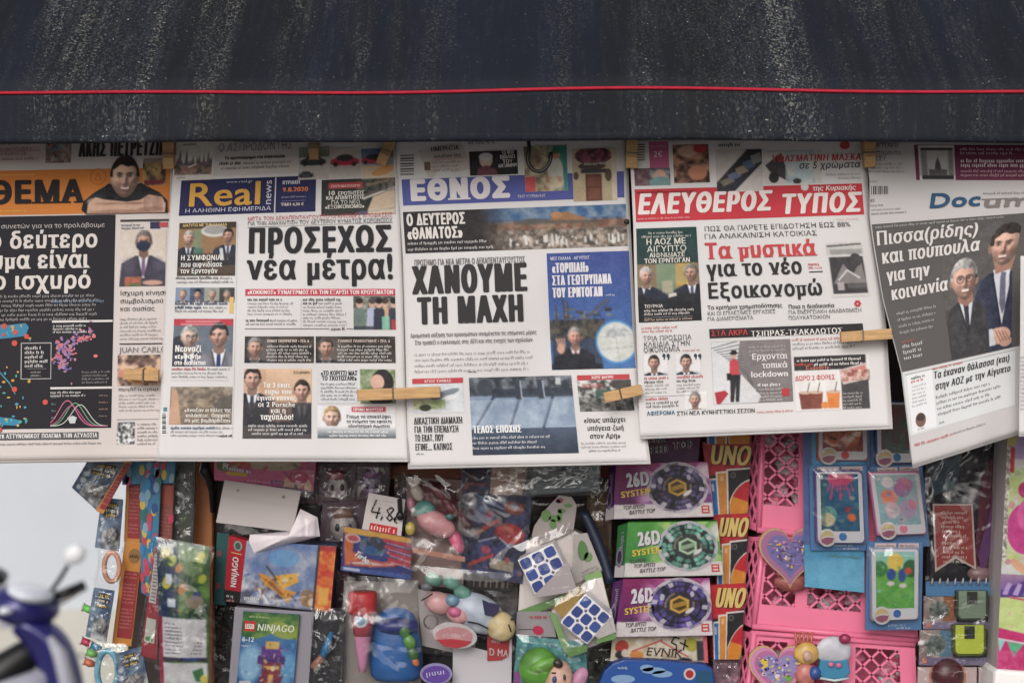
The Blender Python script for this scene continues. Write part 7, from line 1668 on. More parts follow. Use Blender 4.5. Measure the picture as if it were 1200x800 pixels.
top_box([(736, 612), (840.5, 610.5), (848, 673.5), (731, 676)], [(724, 616), (736, 612), (731, 676), (720, 676)], .092, 'green spinning top box between the two purple ones', (74, 150, 60), (50, 120, 60), (90, 140, 126), (176, 206, 170), (206, 226, 140), 4)
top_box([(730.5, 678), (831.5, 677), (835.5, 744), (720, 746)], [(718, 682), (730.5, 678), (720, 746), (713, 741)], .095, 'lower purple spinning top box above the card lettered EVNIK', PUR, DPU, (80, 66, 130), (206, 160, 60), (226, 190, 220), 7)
t = thing('spinning_top_box', 'dark purple box lettered SPEED TOP, its upper half behind the red masthead newspaper', 'toy box', base([(762, 500), (822, 541)], .11), 'spinning top boxes in a column')
c = [(752, 496), (822, 496), (818, 541.5), (752, 541.5)]; slab(t, 'box', c, .108, (3, .03, 0), (96, 30, 76)); s = Quad(c, .1073); cv = Cv(s.w, s.h, (106, 30, 80)); cv.vgrad(0, s.h, (130, 30, 84), (66, 24, 70)); k = Ink(s, TF); k.canvas(0, 0, s.w, s.h, cv, 0); k.build('printed_front', t, M_CARD)
k = Ink(s, TF)
for d_, cl, ly, st in ((0, (196, 180, 190), 3, .34), (0, (30, 24, 30), 4, .16)): k.text('TUNE', 6, 24, 22, 7, cl, stem=st, rot=4, layer=ly); k.text('SPEED', 4, 36, 28, 9, cl, stem=st, rot=4, layer=ly); k.text('TOP', 37, 31, 24, 10, cl, stem=st, rot=6, layer=ly)
k.build('lettering', t, M_CARD)
t = thing('price_card', 'cream card lettered EVNIK with a handwritten number under the lowest spinning top box', 'price card', base([(716, 748), (830, 775)], .1))
c = [(718, 744), (828, 742), (830, 776), (715, 774)]; slab(t, 'card', c, .112, (0, .002, 0), (196, 180, 160), bev=0); s = Quad(c, .1113); cv = Cv(s.w, s.h, (200, 186, 166)); cv.noise(8, 3, (190, 170, 140), (214, 206, 190)); cv.ell(12, 14, 8, 8, (176, 60, 50)); cv.ell(11, 24, 6, 5, (50, 40, 44)); cv.ell(16, 22, 4, 5, (206, 190, 180)); cv.ell(30, 24, 8, 5, (206, 130, 60)); cv.line(24, 20, 60, 6, 1.6, (190, 60, 60)); cv.line(58, 8, 90, 26, 1.6, (190, 80, 70)); cv.ell(94, 12, 8, 8, (170, 160, 60)); cv.rect(100, 8, 108, 30, (50, 46, 60)); cv.rect(108, 2, 115, 32, (222, 96, 110)); cv.ell(86, 30, 8, 3, (40, 36, 40))
k = Ink(s, TF); k.canvas(0, 0, s.w, s.h, cv, 0); k.build('printed_front', t, M_CARD)
k = Ink(s, TF); k.text('EVNIK.', 40, 24, 46, 9.5, (60, 40, 44), stem=.12, serif=.08, shear=.12, rot=-4); k.build('lettering', t); k = Ink(s, TF)
for pl in ([(74, 3), (70, 9), (76, 12), (76, 17), (71, 18)], [(80, 9), (90, 14)], [(87, 6), (84, 18)], [(74, 3), (80, 5)]):
    for (xa, ya), (xb, yb) in zip(pl, pl[1:]): k.line(xa, ya, xb, yb, 1.6, (34, 30, 34), 5)
k.build('handwritten_number', t)
t = thing('rounded_pack', 'rounded bright blue pack with clouds and a red round mark at the bottom edge', 'toy packet', base([(702, 770), (838, 806)], .075))
ol = [(700, 815), (702, 800), (708, 786), (718, 777), (732, 772), (780, 774), (826, 778), (836, 784), (840, 815)]; plate(t, 'pack', ol, .08, .02, (30, 70, 150), bev=.002); s = Quad([(700, 771), (840, 771), (840, 815), (700, 815)], .0793); k = Ink(s, TF)
k.poly([(1, 43), (3, 29), (9, 16), (19, 7.5), (33, 2.5), (80, 4), (125, 8), (134, 13), (138, 43)], (36, 84, 164), 1)
for x, yy, rx, ry in ((66, 14, 14, 4), (58, 11, 8, 4), (76, 18, 12, 4), (30, 24, 14, 5)): k.ell(x, yy, rx, ry, (130, 166, 206), 2)
k.ell(108, 18, 7, 7, (206, 190, 190), 3); k.ell(108, 18, 4.6, 4.6, (176, 40, 50), 4); k.rrect(116, 14, 134, 34, 3, (30, 84, 120), 3); k.ticks(24, 12, 10, 3, (190, 206, 226), 3); k.build('printed_front', t, M_CARD)

# --- card game packs
def card_game(c, y, label, seed, textrow=True):
    t = thing('card_game_pack', label, 'card game', base(c, y), 'red card game packs in a column')
    slab(t, 'box', c, y, (-2, .02, 0), (176, 34, 44)); s = Quad(c, y - .0007); w, h = s.w, s.h; sc = w / 52
    y0 = h * .36 if textrow else -h * .6
    cv = Cv(w, h, (184, 30, 42), 2.0); cv.noise(14, seed, (150, 22, 36), (206, 40, 50), .7)
    cv.poly([(0, y0 + 10), (w, y0 - 3), (w, h), (0, h)], (34, 28, 32))
    for cl, x0, y1, tl in (((40, 104, 172), 2, 12, 3), ((206, 132, 60), 11, 4, 2.5), ((28, 26, 30), 24, 1, 2)):
        q = lambda m: [((x0 + m) * sc, y0 + y1 + m), ((x0 + 40 - m) * sc, y0 + y1 - tl + m), ((x0 + 40 - m) * sc, h + 20), ((x0 + m - 1.5) * sc, h + 20)]
        cv.poly(q(0), (226, 218, 212)); cv.poly(q(2), cl)
    cx, cy = 50 * sc, h * .90; ex = ((cv.X - cx) * .92 + (cv.Y - cy) * .3) / (24 * sc); ey = ((cv.Y - cy) * .95 - (cv.X - cx) * .3) / (h * .40)
    ins = (ex * ex + ey * ey < 1) & (cv.X > 26 * sc); cv.mix(ins * 1.0, (226, 218, 212)); ins = (ex * ex + ey * ey < .9) & (cv.X > 27 * sc)
    for m_, cl in (((ex < .1) & (ey < -.22), (196, 34, 46)), ((ex >= .1) & (ey < -.22), (30, 84, 150)), ((ex < .1) & (ey >= -.22), (214, 130, 40)), ((ex >= .1) & (ey >= -.22), (40, 130, 84))): cv.mix((ins & m_) * 1.0, cl)
    cv.ell(32 * sc, y0 + 8, 3, 3.6, (110, 106, 106)); cv.ell(32 * sc, y0 + 8, 1.8, 2.4, (40, 36, 40)); cv.rect(16 * sc, y0 + 9, 20 * sc, y0 + 15, (226, 190, 150), .7); cv.rect(4.5 * sc, y0 + 18, 7.5 * sc, y0 + 27, (222, 222, 226), .8)
    k = Ink(s, TF); k.canvas(0, 0, w, h, cv, 1)
    k.build('printed_front', t, M_CARD)
    if textrow:
        k = Ink(s, TF); k.text('UNO', 6 * sc, h * .305, 45 * sc, h * .26, (60, 12, 20), stem=.26, rot=-4, shear=.12, layer=4); k.text('UNO', 5 * sc, h * .295, 45 * sc, h * .26, (222, 190, 110), stem=.15, rot=-4, shear=.12, layer=5); k.build('lettering', t, M_CARD)
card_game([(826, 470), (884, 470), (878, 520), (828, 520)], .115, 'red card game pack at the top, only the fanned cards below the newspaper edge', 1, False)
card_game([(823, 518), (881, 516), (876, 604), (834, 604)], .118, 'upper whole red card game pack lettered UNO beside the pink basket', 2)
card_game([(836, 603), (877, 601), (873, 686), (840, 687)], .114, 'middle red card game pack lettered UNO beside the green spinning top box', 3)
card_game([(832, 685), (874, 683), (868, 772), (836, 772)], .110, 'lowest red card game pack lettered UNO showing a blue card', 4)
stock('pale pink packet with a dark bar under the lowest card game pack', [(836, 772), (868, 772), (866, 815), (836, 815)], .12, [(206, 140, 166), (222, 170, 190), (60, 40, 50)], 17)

# --- pink baskets
def basket(fr, y, label, left, windows, depth=.085):
    """a pink plastic basket: fr its front panel, left the outer edge of its left side, windows of lattice as (x0, x1, y0, y1)"""
    t = thing('plastic_basket', label, 'basket', base(fr, y), 'pink lattice baskets in a stack')
    s = Quad(fr, y); w, h = s.w, s.h
    back = Quad([(left[0][0] + 9, left[0][1]), (fr[1][0] - 4, fr[1][1]), (fr[2][0] - 8, fr[2][1] - 4), (left[1][0] + 9, left[1][1])], y + depth)
    sideq = Quad([left[0], fr[0], fr[3], left[1]], [y + .022, y, y, y + .022])
    def panel(name, q, wins, th, bw, pitch, steep=.95):
        ms = []
        def bar(x0, y0, x1, y1, wd):
            L = math.hypot(x1 - x0, y1 - y0)
            if L < .5: return
            nx, ny = -(y1 - y0) / L * wd / 2, (x1 - x0) / L * wd / 2
            a = np.array([x0 + nx, x1 + nx, x1 - nx, x0 - nx]); b = np.array([y0 + ny, y1 + ny, y1 - ny, y0 - ny])
            P0 = q.to3d(a, b, 0); P1 = q.to3d(a, b, -th)
            ms.append((list(P0) + list(P1), [(0, 1, 2, 3), (7, 6, 5, 4), (0, 4, 5, 1), (1, 5, 6, 2), (2, 6, 7, 3), (3, 7, 4, 0)]))
        # solid parts round the windows
        xs = [0] + [v for w_ in wins for v in w_[:2]] + [q.w]
        y0_, y1_ = min(w_[2] for w_ in wins), max(w_[3] for w_ in wins)
        def solidp(xa, xb, ya, yb):
            if xb - xa < .3 or yb - ya < .3: return
            a = np.array([xa, xb, xb, xa]); b = np.array([ya, ya, yb, yb]); P0 = q.to3d(a, b, .0004); P1 = q.to3d(a, b, -th)
            ms.append((list(P0) + list(P1), [(0, 1, 2, 3), (7, 6, 5, 4), (0, 4, 5, 1), (1, 5, 6, 2), (2, 6, 7, 3), (3, 7, 4, 0)]))
        solidp(0, q.w, 0, y0_); solidp(0, q.w, y1_, q.h)
        for xa, xb in zip(xs[::2], xs[1::2]): solidp(xa, xb, y0_, y1_)
        for x0, x1, ya, yb in wins:
            for sg in (1, -1):
                c = -400
                while c < 400:
                    # line y = sg * .8 x + c clipped to the window
                    pts = []
                    lo, hi = x0, x1
                    m_ = sg * steep
                    xa_, xb_ = sorted(((ya - c) / m_, (yb - c) / m_)); lo, hi = max(lo, xa_), min(hi, xb_)
                    if hi - lo > 1.0: bar(lo, m_ * lo + c, hi, m_ * hi + c, bw)
                    c += pitch
        V, F = merge(*ms); return mk(name, V, F, M_PINK, t)
    panel('front_panel', s, windows, .0014, 2.7, 20)
    panel('side_panel', sideq, [(sideq.w * .1, sideq.w * .92, sideq.h * .05, sideq.h * .93)], .0012, 1.9, 25, 3.4)
    bw, bh = back.w, back.h
    panel('back_panel', back, [(bw * .3, bw * .4, bh * .1, bh * .3)], .002, 2.2, 20)
    V = list(s.to3d(np.array([0, w]), np.array([h - 1, h - 1]), -.0031)) + list(back.to3d(np.array([bw, 0]), np.array([bh - 1, bh - 1]), 0)); V = [np.array(v) for v in V]; V2 = [v + np.array((0, 0, .002)) for v in V]
    mk('bottom', V + V2, [(0, 1, 2, 3), (7, 6, 5, 4), (0, 4, 5, 1), (1, 5, 6, 2), (2, 6, 7, 3), (3, 7, 4, 0)], M_PINK, t)
    path = [tuple(p) for p in s.to3d(np.array([0, w * .5, w]), np.array([0, 0, 0.]), .001)]
    V, F = tube([back.to3d(np.array([0.]), np.array([0.]), 0)[0]] + path, .0035, 8); mk('rim', V, F, M_PINK, t, smooth=True)
    # rounded foot of the front panel and its corner upright
    V, F = tube([tuple(s.to3d(np.array([a]), np.array([h - 2.]), .002)[0]) for a in (0, w * .5, w)], .0042, 10); mk('foot_rim', V, F, M_PINK, t, smooth=True)
    V, F = tube([tuple(s.to3d(np.array([2.]), np.array([b]), .001)[0]) for b in (0., h * .5, h)], .0036, 10); mk('corner_upright', V, F, M_PINK, t, smooth=True)
    return t
yb = .12
basket([(892, 497), (1062, 497), (1068, 640), (887, 622)], yb, 'pink lattice basket at the top, its rim under the red masthead newspaper', ((876, 503), (869, 616)), [(6, 46, 6, 100), (62, 120, 6, 100), (132, 166, 6, 100)])
basket([(893, 629), (1072, 641), (1076, 752), (881, 735)], yb - .004, 'pink lattice basket in the middle holding a heart shaped pack', ((877, 628), (866, 728)), [(8, 46, 10, 80), (60, 122, 10, 80), (136, 178, 10, 80)])
basket([(882, 741), (1072, 755), (1078, 880), (866, 872)], yb - .010, 'pink lattice basket at the bottom with a second heart shaped pack', ((869, 738), (858, 864)), [(8, 44, 8, 70), (54, 112, 8, 100), (128, 182, 8, 110)])
rg = random.Random(33)
def trinkets(y, cx0, cx1, cy0, cy1, n, where, seed):
    rg = random.Random(seed)
    for i in range(n):
        x, yy = rg.uniform(cx0, cx1), rg.uniform(cy0, cy1); r = rg.uniform(9, 15)
        cl, nm = rg.choice([((226, 90, 120), 'dull red'), ((180, 70, 96), 'maroon'), ((240, 176, 200), 'dusty pink'), ((206, 190, 196), 'grey'), ((236, 130, 165), 'rose')])
        t = thing('wrapped_trinket', f'wrapped {nm} trinket seen through the lattice of the {where} pink basket', 'trinket', tuple(w3(x, yy + r, y)), f'wrapped trinkets inside the {where} pink basket')
        ball(t, 'body', x, yy, r, r * .8, y, cl, r * .6, rot=rg.uniform(-60, 60), fn=lambda d: 1 + .16 * math.sin(d[0] * 6) * math.sin(d[2] * 7 + 1))
        m = ellipsoid(w3(x, yy, y - .004), (r * S * .5, r * S * .4, r * S * .3), 10, 8); col_obj('ribbon', m[0], m[1], (206, 190, 196), t)
trinkets(yb + .022, 898, 938, 512, 608, 18, 'top', 1); trinkets(yb + .02, 898, 1010, 676, 728, 22, 'middle', 2); trinkets(yb + .016, 890, 1062, 762, 815, 30, 'bottom', 3)

def heart(root, cx, cy, r, y, layers, name0):
    P = []
    for i in range(40):
        a = 2 * math.pi * i / 40; P.append((16 * math.sin(a) ** 3 / 16, -(13 * math.cos(a) - 5 * math.cos(2 * a) - 2 * math.cos(3 * a) - math.cos(4 * a)) / 15))
    plate(root, name0, [(cx + r * px, cy + r * py) for px, py in P], y, .006, layers[0][1], bev=.001)
    s = Quad([(cx - 60, cy - 60), (cx + 60, cy - 60), (cx + 60, cy + 60), (cx - 60, cy + 60)], y - .0007); k = Ink(s, TF)
    for i, (f_, cl) in enumerate(layers[1:]): k.poly([(60 + r * f_ * px, 60 + r * f_ * py) for px, py in P], cl, 1 + i)
    return k
t = thing('heart_pack', 'heart shaped lilac and gold toy pack in the middle pink basket', 'toy packet', tuple(w3(918, 690, .1)))
k = heart(t, 926, 648, 37, .097, [(1, (206, 160, 120)), (.93, (170, 110, 150)), (.74, (120, 110, 170))], 'pack')
rr = random.Random(3)
for i in range(110):
    x_, y_ = rr.uniform(-24, 20), rr.uniform(-16, 20)
    if abs(x_) < 24 - max(0, y_) * 1.1: k.ell(60 + x_, 60 + y_, rr.uniform(.6, 3.6), rr.uniform(.6, 2.6), rr.choice([(206, 170, 80), (176, 150, 190), (96, 96, 150), (206, 130, 170), (130, 120, 170), (226, 206, 216), (110, 80, 140)]), 5 + i % 5, 8)
k.build('printed_front', t, M_CARD)
V, F = ellipsoid(w3(928, 682, .105), (.022, .008, .012), 16, 10, None, lambda d: 1 + .1 * math.sin(d[0] * 12)); col_obj('bow', V, F, (170, 90, 84), t)
t = thing('heart_pack', 'large heart shaped pink pack with gold rim in the bottom pink basket', 'toy packet', tuple(w3(908, 806, .1)))
k = heart(t, 912, 784, 35, .088, [(1, (214, 176, 120)), (.94, (216, 140, 180)), (.80, (190, 110, 160)), (.62, (150, 140, 196))], 'pack')
for i in range(110):
    x_, y_ = rr.uniform(-23, 23), rr.uniform(-15, 18)
    if abs(x_) < 23 - max(0, y_) * 1.1: k.ell(60 + x_, 60 + y_, rr.uniform(.6, 3.4), rr.uniform(.6, 2.4), rr.choice([(226, 196, 90), (176, 166, 210), (130, 120, 180), (206, 150, 190), (236, 220, 226), (96, 90, 160)]), 5 + i % 5, 8)
k.ell(43, 53, 5, 6, (230, 196, 70), 6); k.ell(72, 70, 4, 4, (110, 170, 80), 6); k.build('printed_front', t, M_CARD)
t = thing('flower_doll_pack', 'small pack with a yellow haired flower doll between heart pack and blue tag', 'toy packet', tuple(w3(944, 806, .1)))
ball(t, 'hair', 945, 765, 15, 13, .085, (222, 176, 90), 8); ball(t, 'face', 946, 768, 6, 7, .078, (226, 180, 156), 5); ball(t, 'dress', 944, 790, 12, 14, .086, (206, 120, 110), 8); ball(t, 'sleeve', 955, 788, 7, 8, .08, (50, 84, 160), 6)
for i in range(5): V, F = tube([w3(932 + i * 5, 740, .086), w3(934 + i * 4, 758, .084)], .0016, 6); col_obj('stem', V, F, (206, 110, 80), t)
t = thing('keyring_tag', 'rounded white and blue rubber tag shaped like a small teapot in the bottom basket', 'tag', tuple(w3(978, 796, .09)))
ball(t, 'lid', 977, 762, 21, 17, .085, (206, 204, 214), 6); plate(t, 'pot', [(962, 772), (994, 772), (997, 788), (990, 796), (966, 796), (958, 788)], .08, .01, (60, 140, 180), bev=.002); ball(t, 'knob', 990, 748, 7, 6, .078, (170, 44, 90), 5); V, F = tube([w3(961, 794, .078), w3(978, 797, .076), w3(995, 794, .078)], .0016, 8); col_obj('foot', V, F, (206, 216, 222), t); ball(t, 'button', 974, 778, 3.5, 3, .077, (222, 110, 150), 2); ball(t, 'button', 983, 779, 3.5, 3, .077, (222, 110, 150), 2)

# --- toy telephone packs
def phone_pack(card, ph, y, label, paint, frame, dot, side=None):
    t = thing('toy_phone_pack', label, 'toy phone', base(card, y), 'toy telephones on blue cards')
    slab(t, 'card', card, y + .012, (0, .004, 0), (78, 120, 172))
    s = Quad(ph, y)
    slab(t, 'phone', ph, y, (-1, .011, 0), frame, bev=.003)
    w, h = s.w, s.h; k = Ink(Quad(ph, y - .0008), TF); k.rrect(1.5, 1.5, w - 1.5, h - 1.5, 5, (206, 204, 210), 1); k.build('white_face', t, M_CARD)
    cv = Cv(w - 12, h * .78, (90, 130, 160), 1.3); paint(cv); cv.busy(int(ph[0][0] * 7 + ph[3][1]), 46, [tuple(q) for q in cv.a[::7, ::5].reshape(-1, 3)[::3]] + [(226, 216, 214), (60, 50, 60)], size=3.6, al=.7); k = Ink(Quad(ph, y - .0012), TF); k.canvas(6, 4, w - 6, 4 + h * .78, cv, 1); k.build('screen_picture', t, M_CARD)
    k = Ink(Quad(ph, y - .0014), TF); k.ell(w * .28, h * .895, 5, 5, dot, 2) if False else k.ell(w * .54, h * .9, 4.6, 4.6, dot, 2); k.build('round_button', t, M_CARD)
    bx, by = ph[3][0] + w * .22, ph[3][1] - h * .085
    plate(t, 'round_badge', [(bx + 10.4 * math.cos(a), by + 10.4 * math.sin(a)) for a in np.linspace(0, 6.283, 25)[:-1]], y - .003, .002, (206, 200, 206)); k = Ink(Quad([(bx - 11, by - 11), (bx + 11, by - 11), (bx + 11, by + 11), (bx - 11, by + 11)], y - .0037), TF); k.ell(11, 11, 8.2, 8.2, (196, 176, 120), 1); k.poly([(3.4, 13), (10, 10), (18.6, 11), (17, 16), (11, 19), (5, 17)], (150, 80, 110), 2); k.poly([(3, 11), (10, 8), (19, 9), (18.8, 11), (10, 10.4), (3.4, 13)], (206, 190, 190), 3); k.build('badge_print', t, M_CARD)
    c0, c1 = np.array(card[3], float), np.array(card[2], float); d = c1 - c0
    k = Ink(Quad(card, y + .0113), TF); cw, ch = k.s.w, k.s.h
    k.rect(cw * .14, 2, cw * .52, 7, (206, 186, 186), 1); k.rect(cw * .56, 2, cw * .92, 7, (206, 186, 186), 1); k.ticks(cw * .17, 6, cw * .3, 2.4, (120, 90, 90), 3); k.ticks(cw * .58, 6, cw * .3, 2.4, (120, 90, 90), 5); k.ticks(cw * .4, ch - 5, cw * .3, 3, (170, 190, 214), 6); k.ticks(cw * .55, ch - 1.6, cw * .25, 2.4, (206, 206, 222), 7); k.build('card_print', t, M_CARD)
    film(t, 'blister', [tuple(np.array(p) + q for p, q in ((ph[i], (0, 0)),)) [0] if False else (ph[i][0] + (-2 if i in (0, 3) else 2), ph[i][1] + (-2 if i < 2 else 2)) for i in range(4)], y - .010, .0022, int(y * 1000) + int(ph[0][0]))
    return t
def p_orange(c): w, h = c.w, c.h; c.vgrad(0, h, (170, 70, 50), (140, 60, 44)); c.ell(w * .25, h * .62, w * .2, h * .28, (206, 110, 60)); c.ell(w * .7, h * .55, w * .26, h * .36, (196, 90, 50)); c.line(w * .15, h * .7, w * .35, h * .75, 2, (60, 30, 30)); c.line(w * .6, h * .7, w * .8, h * .66, 2, (60, 30, 30))
def p_sea(c):
    w, h = c.w, c.h; c.vgrad(0, h, (24, 90, 130), (16, 56, 92)); c.noise(10, 3, (20, 70, 110), (40, 120, 150), .5); c.ell(w * .52, h * .08, w * .36, h * .12, (206, 70, 110))
    for i in range(9): c.line(w * (.3 + i * .055), h * .1, w * (.16 + i * .09), h * (.34 + .12 * math.sin(i * 2)), 2, (196, 60, 110))
    c.ell(w * .18, h * .72, w * .24, h * .16, (90, 150, 140)); c.ell(w * .16, h * .8, w * .2, h * .12, (190, 180, 140)); c.ell(w * .8, h * .76, w * .12, h * .07, (206, 96, 50)); c.ell(w * .7, h * .62, w * .07, h * .06, (150, 50, 60)); c.rect(0, 0, w * .12, h, (30, 90, 80), .5)
def p_teal(c): w, h = c.w, c.h; c.vgrad(0, h, (110, 90, 90), (70, 80, 84)); c.noise(8, 6, (120, 70, 70), (80, 110, 96), .8)
def p_pink(c): w, h = c.w, c.h; c.vgrad(0, h, (150, 180, 180), (120, 160, 180)); c.noise(9, 4, (176, 170, 180), (130, 176, 176), .7); c.ell(w * .62, h * .3, w * .2, h * .14, (150, 110, 160)); c.ell(w * .7, h * .2, w * .22, h * .15, (190, 110, 150), .8); c.ell(w * .3, h * .45, w * .2, h * .15, (222, 150, 130)); c.ell(w * .26, h * .4, w * .16, h * .12, (226, 120, 90), .8); c.ell(w * .34, h * .7, w * .18, h * .16, (206, 170, 180)); c.ell(w * .72, h * .68, w * .18, h * .2, (170, 150, 180)); c.ell(w * .3, h * .14, w * .14, h * .12, (216, 206, 206)); c.ell(w * .84, h * .6, w * .1, h * .1, (206, 120, 150))
def p_meadow(c): w, h = c.w, c.h; c.vgrad(0, h * .35, (130, 190, 190), (150, 200, 130)); c.vgrad(h * .3, h, (100, 170, 70), (70, 150, 60)); c.noise(8, 5, (80, 150, 60), (130, 190, 90), .5, mask=(c.Y > h * .3).astype(float)); c.ell(w * .1, h * .3, w * .2, h * .14, (50, 120, 60)); c.ell(w * .9, h * .3, w * .2, h * .16, (40, 100, 60)); c.ell(w * .5, h * .18, w * .2, h * .16, (226, 190, 80)); c.ell(w * .4, h * .4, w * .12, h * .1, (40, 70, 150)); c.ell(w * .68, h * .42, w * .1, h * .12, (44, 76, 150)); c.ell(w * .84, h * .34, w * .1, h * .06, (196, 70, 50)); c.ell(w * .38, h * .56, w * .1, h * .04, (214, 206, 206)); c.ell(w * .7, h * .6, w * .1, h * .04, (214, 206, 206))
phone_pack([(950, 470), (1020, 470), (1020, 553), (950, 553)], [(958, 470), (1016, 470), (1018, 540), (958, 540)], .085, 'toy telephone with an orange screen, cut by the newspaper edge, at top left', p_orange, (206, 90, 80), (206, 60, 60))
phone_pack([(948, 545), (1016, 544), (1019, 645), (950, 645)], [(955, 551), (1011, 551), (1014.5, 637), (957, 637)], .075, 'toy telephone with a sea scene and a red squid on its screen', p_sea, (110, 90, 160), (40, 110, 176))
phone_pack([(1020, 470), (1072, 470), (1074, 553), (1020, 553)], [(1026, 470), (1070, 470), (1072, 543), (1027, 543)], .09, 'toy telephone with a dim greyish screen behind the slanting newspaper corner', p_teal, (60, 90, 150), (40, 110, 160))
phone_pack([(1019, 546), (1081, 544), (1090, 640), (1028, 642)], [(1018, 553), (1078, 552), (1087, 626), (1028, 628)], .078, 'toy telephone with a pink case and pastel animals on its screen', p_pink, (226, 120, 170), (222, 120, 150))
phone_pack([(1016, 634), (1082, 634), (1080, 738), (1014, 738)], [(1020, 642), (1078, 642), (1077, 726), (1021, 728)], .07, 'toy telephone with a green meadow screen, lowest of the telephones', p_meadow, (150, 160, 190), (40, 100, 170))
t = thing('blue_card', 'plain sky blue card hanging below the sea scene telephone', 'card', base([(943, 560), (1013, 692)], .09)); c = [(941, 500), (1013, 500), (1013, 694), (943, 687)]; slab(t, 'card', c, .092, (0, .003, 0), (76, 150, 190)); s = Quad(c, .0913); cv = Cv(s.w, s.h, (76, 150, 190)); cv.vgrad(140, s.h, (70, 140, 180), (96, 170, 206)); cv.rect(0, 0, 10, 140, (80, 96, 150)); cv.ell(60, 170, 60, 18, (110, 176, 206), .5, soft=10); k = Ink(s, TF); k.canvas(0, 0, s.w, s.h, cv, 0); k.ticks(30, 152, 36, 3, (96, 130, 110), 3); k.build('printed_front', t, M_CARD)

# --- dark glossy bag with the ribbon label
M_DARKFOIL = solid('black glossy foil', (26, 22, 30), .22, 1.0, spec=.6, coat=.4)
t = thing('dark_gift_bag', 'glossy black gift bag with a red swallow tailed label full of white lines', 'gift bag', base([(1084, 520), (1174, 700)], .08))
for (c_, yy, am, sd, cl) in (([(1084, 500), (1176, 500), (1173, 686), (1086, 686)], .115, .010, 120, M_DARKFOIL),):
    o = film(t, 'bag', c_, yy, am, sd, cl, 60)
plate(t, 'maroon_fold', [(1150, 560), (1172, 520), (1172, 640), (1158, 672), (1140, 680)], .098, .001, (96, 24, 50)); plate(t, 'teal_fold', [(1088, 548), (1128, 524), (1122, 570), (1096, 580)], .098, .001, (40, 70, 84)); plate(t, 'purple_fold', [(1146, 650), (1160, 600), (1166, 560), (1164, 630), (1152, 678)], .09, .001, (90, 40, 100)); V, F = ellipsoid(w3(1148, 672, .094), (.016, .008, .010), 14, 8); col_obj('pale_stone', V, F, (150, 110, 116), t)
plate(t, 'ribbon_label_edge', [(1093, 590), (1140, 590), (1144, 667), (1120, 654), (1096, 670)], .088, .0012, (190, 170, 160)); plate(t, 'ribbon_label', [(1095, 592), (1138, 592), (1141.5, 663), (1120, 651), (1098, 665)], .0866, .001, (150, 50, 48)); k = Ink(Quad([(1093, 590), (1140, 590), (1144, 668), (1096, 668)], .0858), TF)
for i in range(11): k.ticks(9 + (i % 3), 12 + i * 5.4 + (3 if i > 5 else 0), 30 - (i * 5 % 11), 3.4, (214, 190, 180), 60 + i, 1, .5)
k.build('lettering', t)
film(t, 'glossy_cover', [(1084, 520), (1174, 520), (1172, 684), (1086, 684)], .074, .010, 121)
plate(t, 'blue_foot', [(1085, 681), (1172, 681), (1171, 698), (1085, 698)], .082, .003, (70, 120, 166))
for x in range(1092, 1168, 9): V, F = tube([w3(x, 684, .08), w3(x + 1, 677, .078)], [.0022, .0006], 6); col_obj('silver_spike', V, F, (190, 190, 196), t)

# --- toy watch packs
def watch(c, y, label, face, card, seed):
    t = thing('toy_watch_pack', label, 'toy watch', base(c, y), 'toy watches on card')
    slab(t, 'card', c, y, (0, .004, 0), (150, 126, 120)); s = Quad(c, y - .0007); w, h = s.w, s.h; cv = Cv(w, h, (150, 130, 126)); cv.noise(10, seed, (130, 110, 110), (176, 160, 150)); cv.busy(seed, 40, [(206, 196, 190), (90, 70, 70), (176, 110, 80), (110, 130, 150)], size=3); cv.rect(w * .26, 0, w * .42, h * .75, card); cv.ell(w * .2, h * .42, w * .13, h * .26, (70, 90, 86)); cv.noise(4, seed + 2, (50, 60, 60), (190, 180, 170), .6, mask=((((cv.X - w * .2) / (w * .15)) ** 2 + ((cv.Y - h * .42) / (h * .3)) ** 2) < 1).astype(float)); cv.rect(w * .44, 0, w, h * .78, (44, 40, 46)); cv.rect(0, h * .78, w, h, (116, 106, 140)); cv.rect(w * .04, h * .8, w * .1, h * .95, (206, 110, 70)); k = Ink(s, TF); k.canvas(0, 0, w, h, cv, 0); k.ticks(w * .1, h * .74, w * .16, 4, (206, 206, 206), seed, 3, .6, rot=8); k.ticks(w * .2, h * .93, w * .4, 3, (176, 166, 196), seed + 1, 3); k.build('printed_front', t, M_CARD)
    x0, x1 = c[0][0] + w * .43, c[0][0] + w * .86; y0, y1 = c[0][1] - 6, c[0][1] + h * .74
    r = 5; plate(t, 'watch_case', [(x0, y0), (x1, y0), (x1, y1 - r), (x1 - r, y1), (x0 + r, y1), (x0, y1 - r)], y - .012, .011, tuple(q * .45 for q in face), bev=.001); plate(t, 'watch_face', [(x0 + 3, y0), (x1 - 3, y0), (x1 - 3, y1 - r - 1), (x1 - r - 1, y1 - 3), (x0 + r + 1, y1 - 3), (x0 + 3, y1 - r - 1)], y - .014, .002, face); plate(t, 'digit_window', [((x0 + x1) / 2 - 6, y0 + 1), ((x0 + x1) / 2 + 6, y0 + 1), ((x0 + x1) / 2 + 6, y0 + 16), ((x0 + x1) / 2 - 6, y0 + 16)], y - .0155, .001, (44, 46, 40))
    film(t, 'blister', c, y - .02, .003, seed)
watch([(1083, 698), (1171, 698), (1169, 737), (1082, 737)], .085, 'toy watch with a grey green face under the dark gift bag', (120, 140, 116), (150, 90, 60), 3)
watch([(1078, 738), (1169, 738), (1167, 779), (1077, 779)], .083, 'toy watch with a lime yellow face, lower of the two watches', (190, 206, 60), (80, 120, 150), 7)
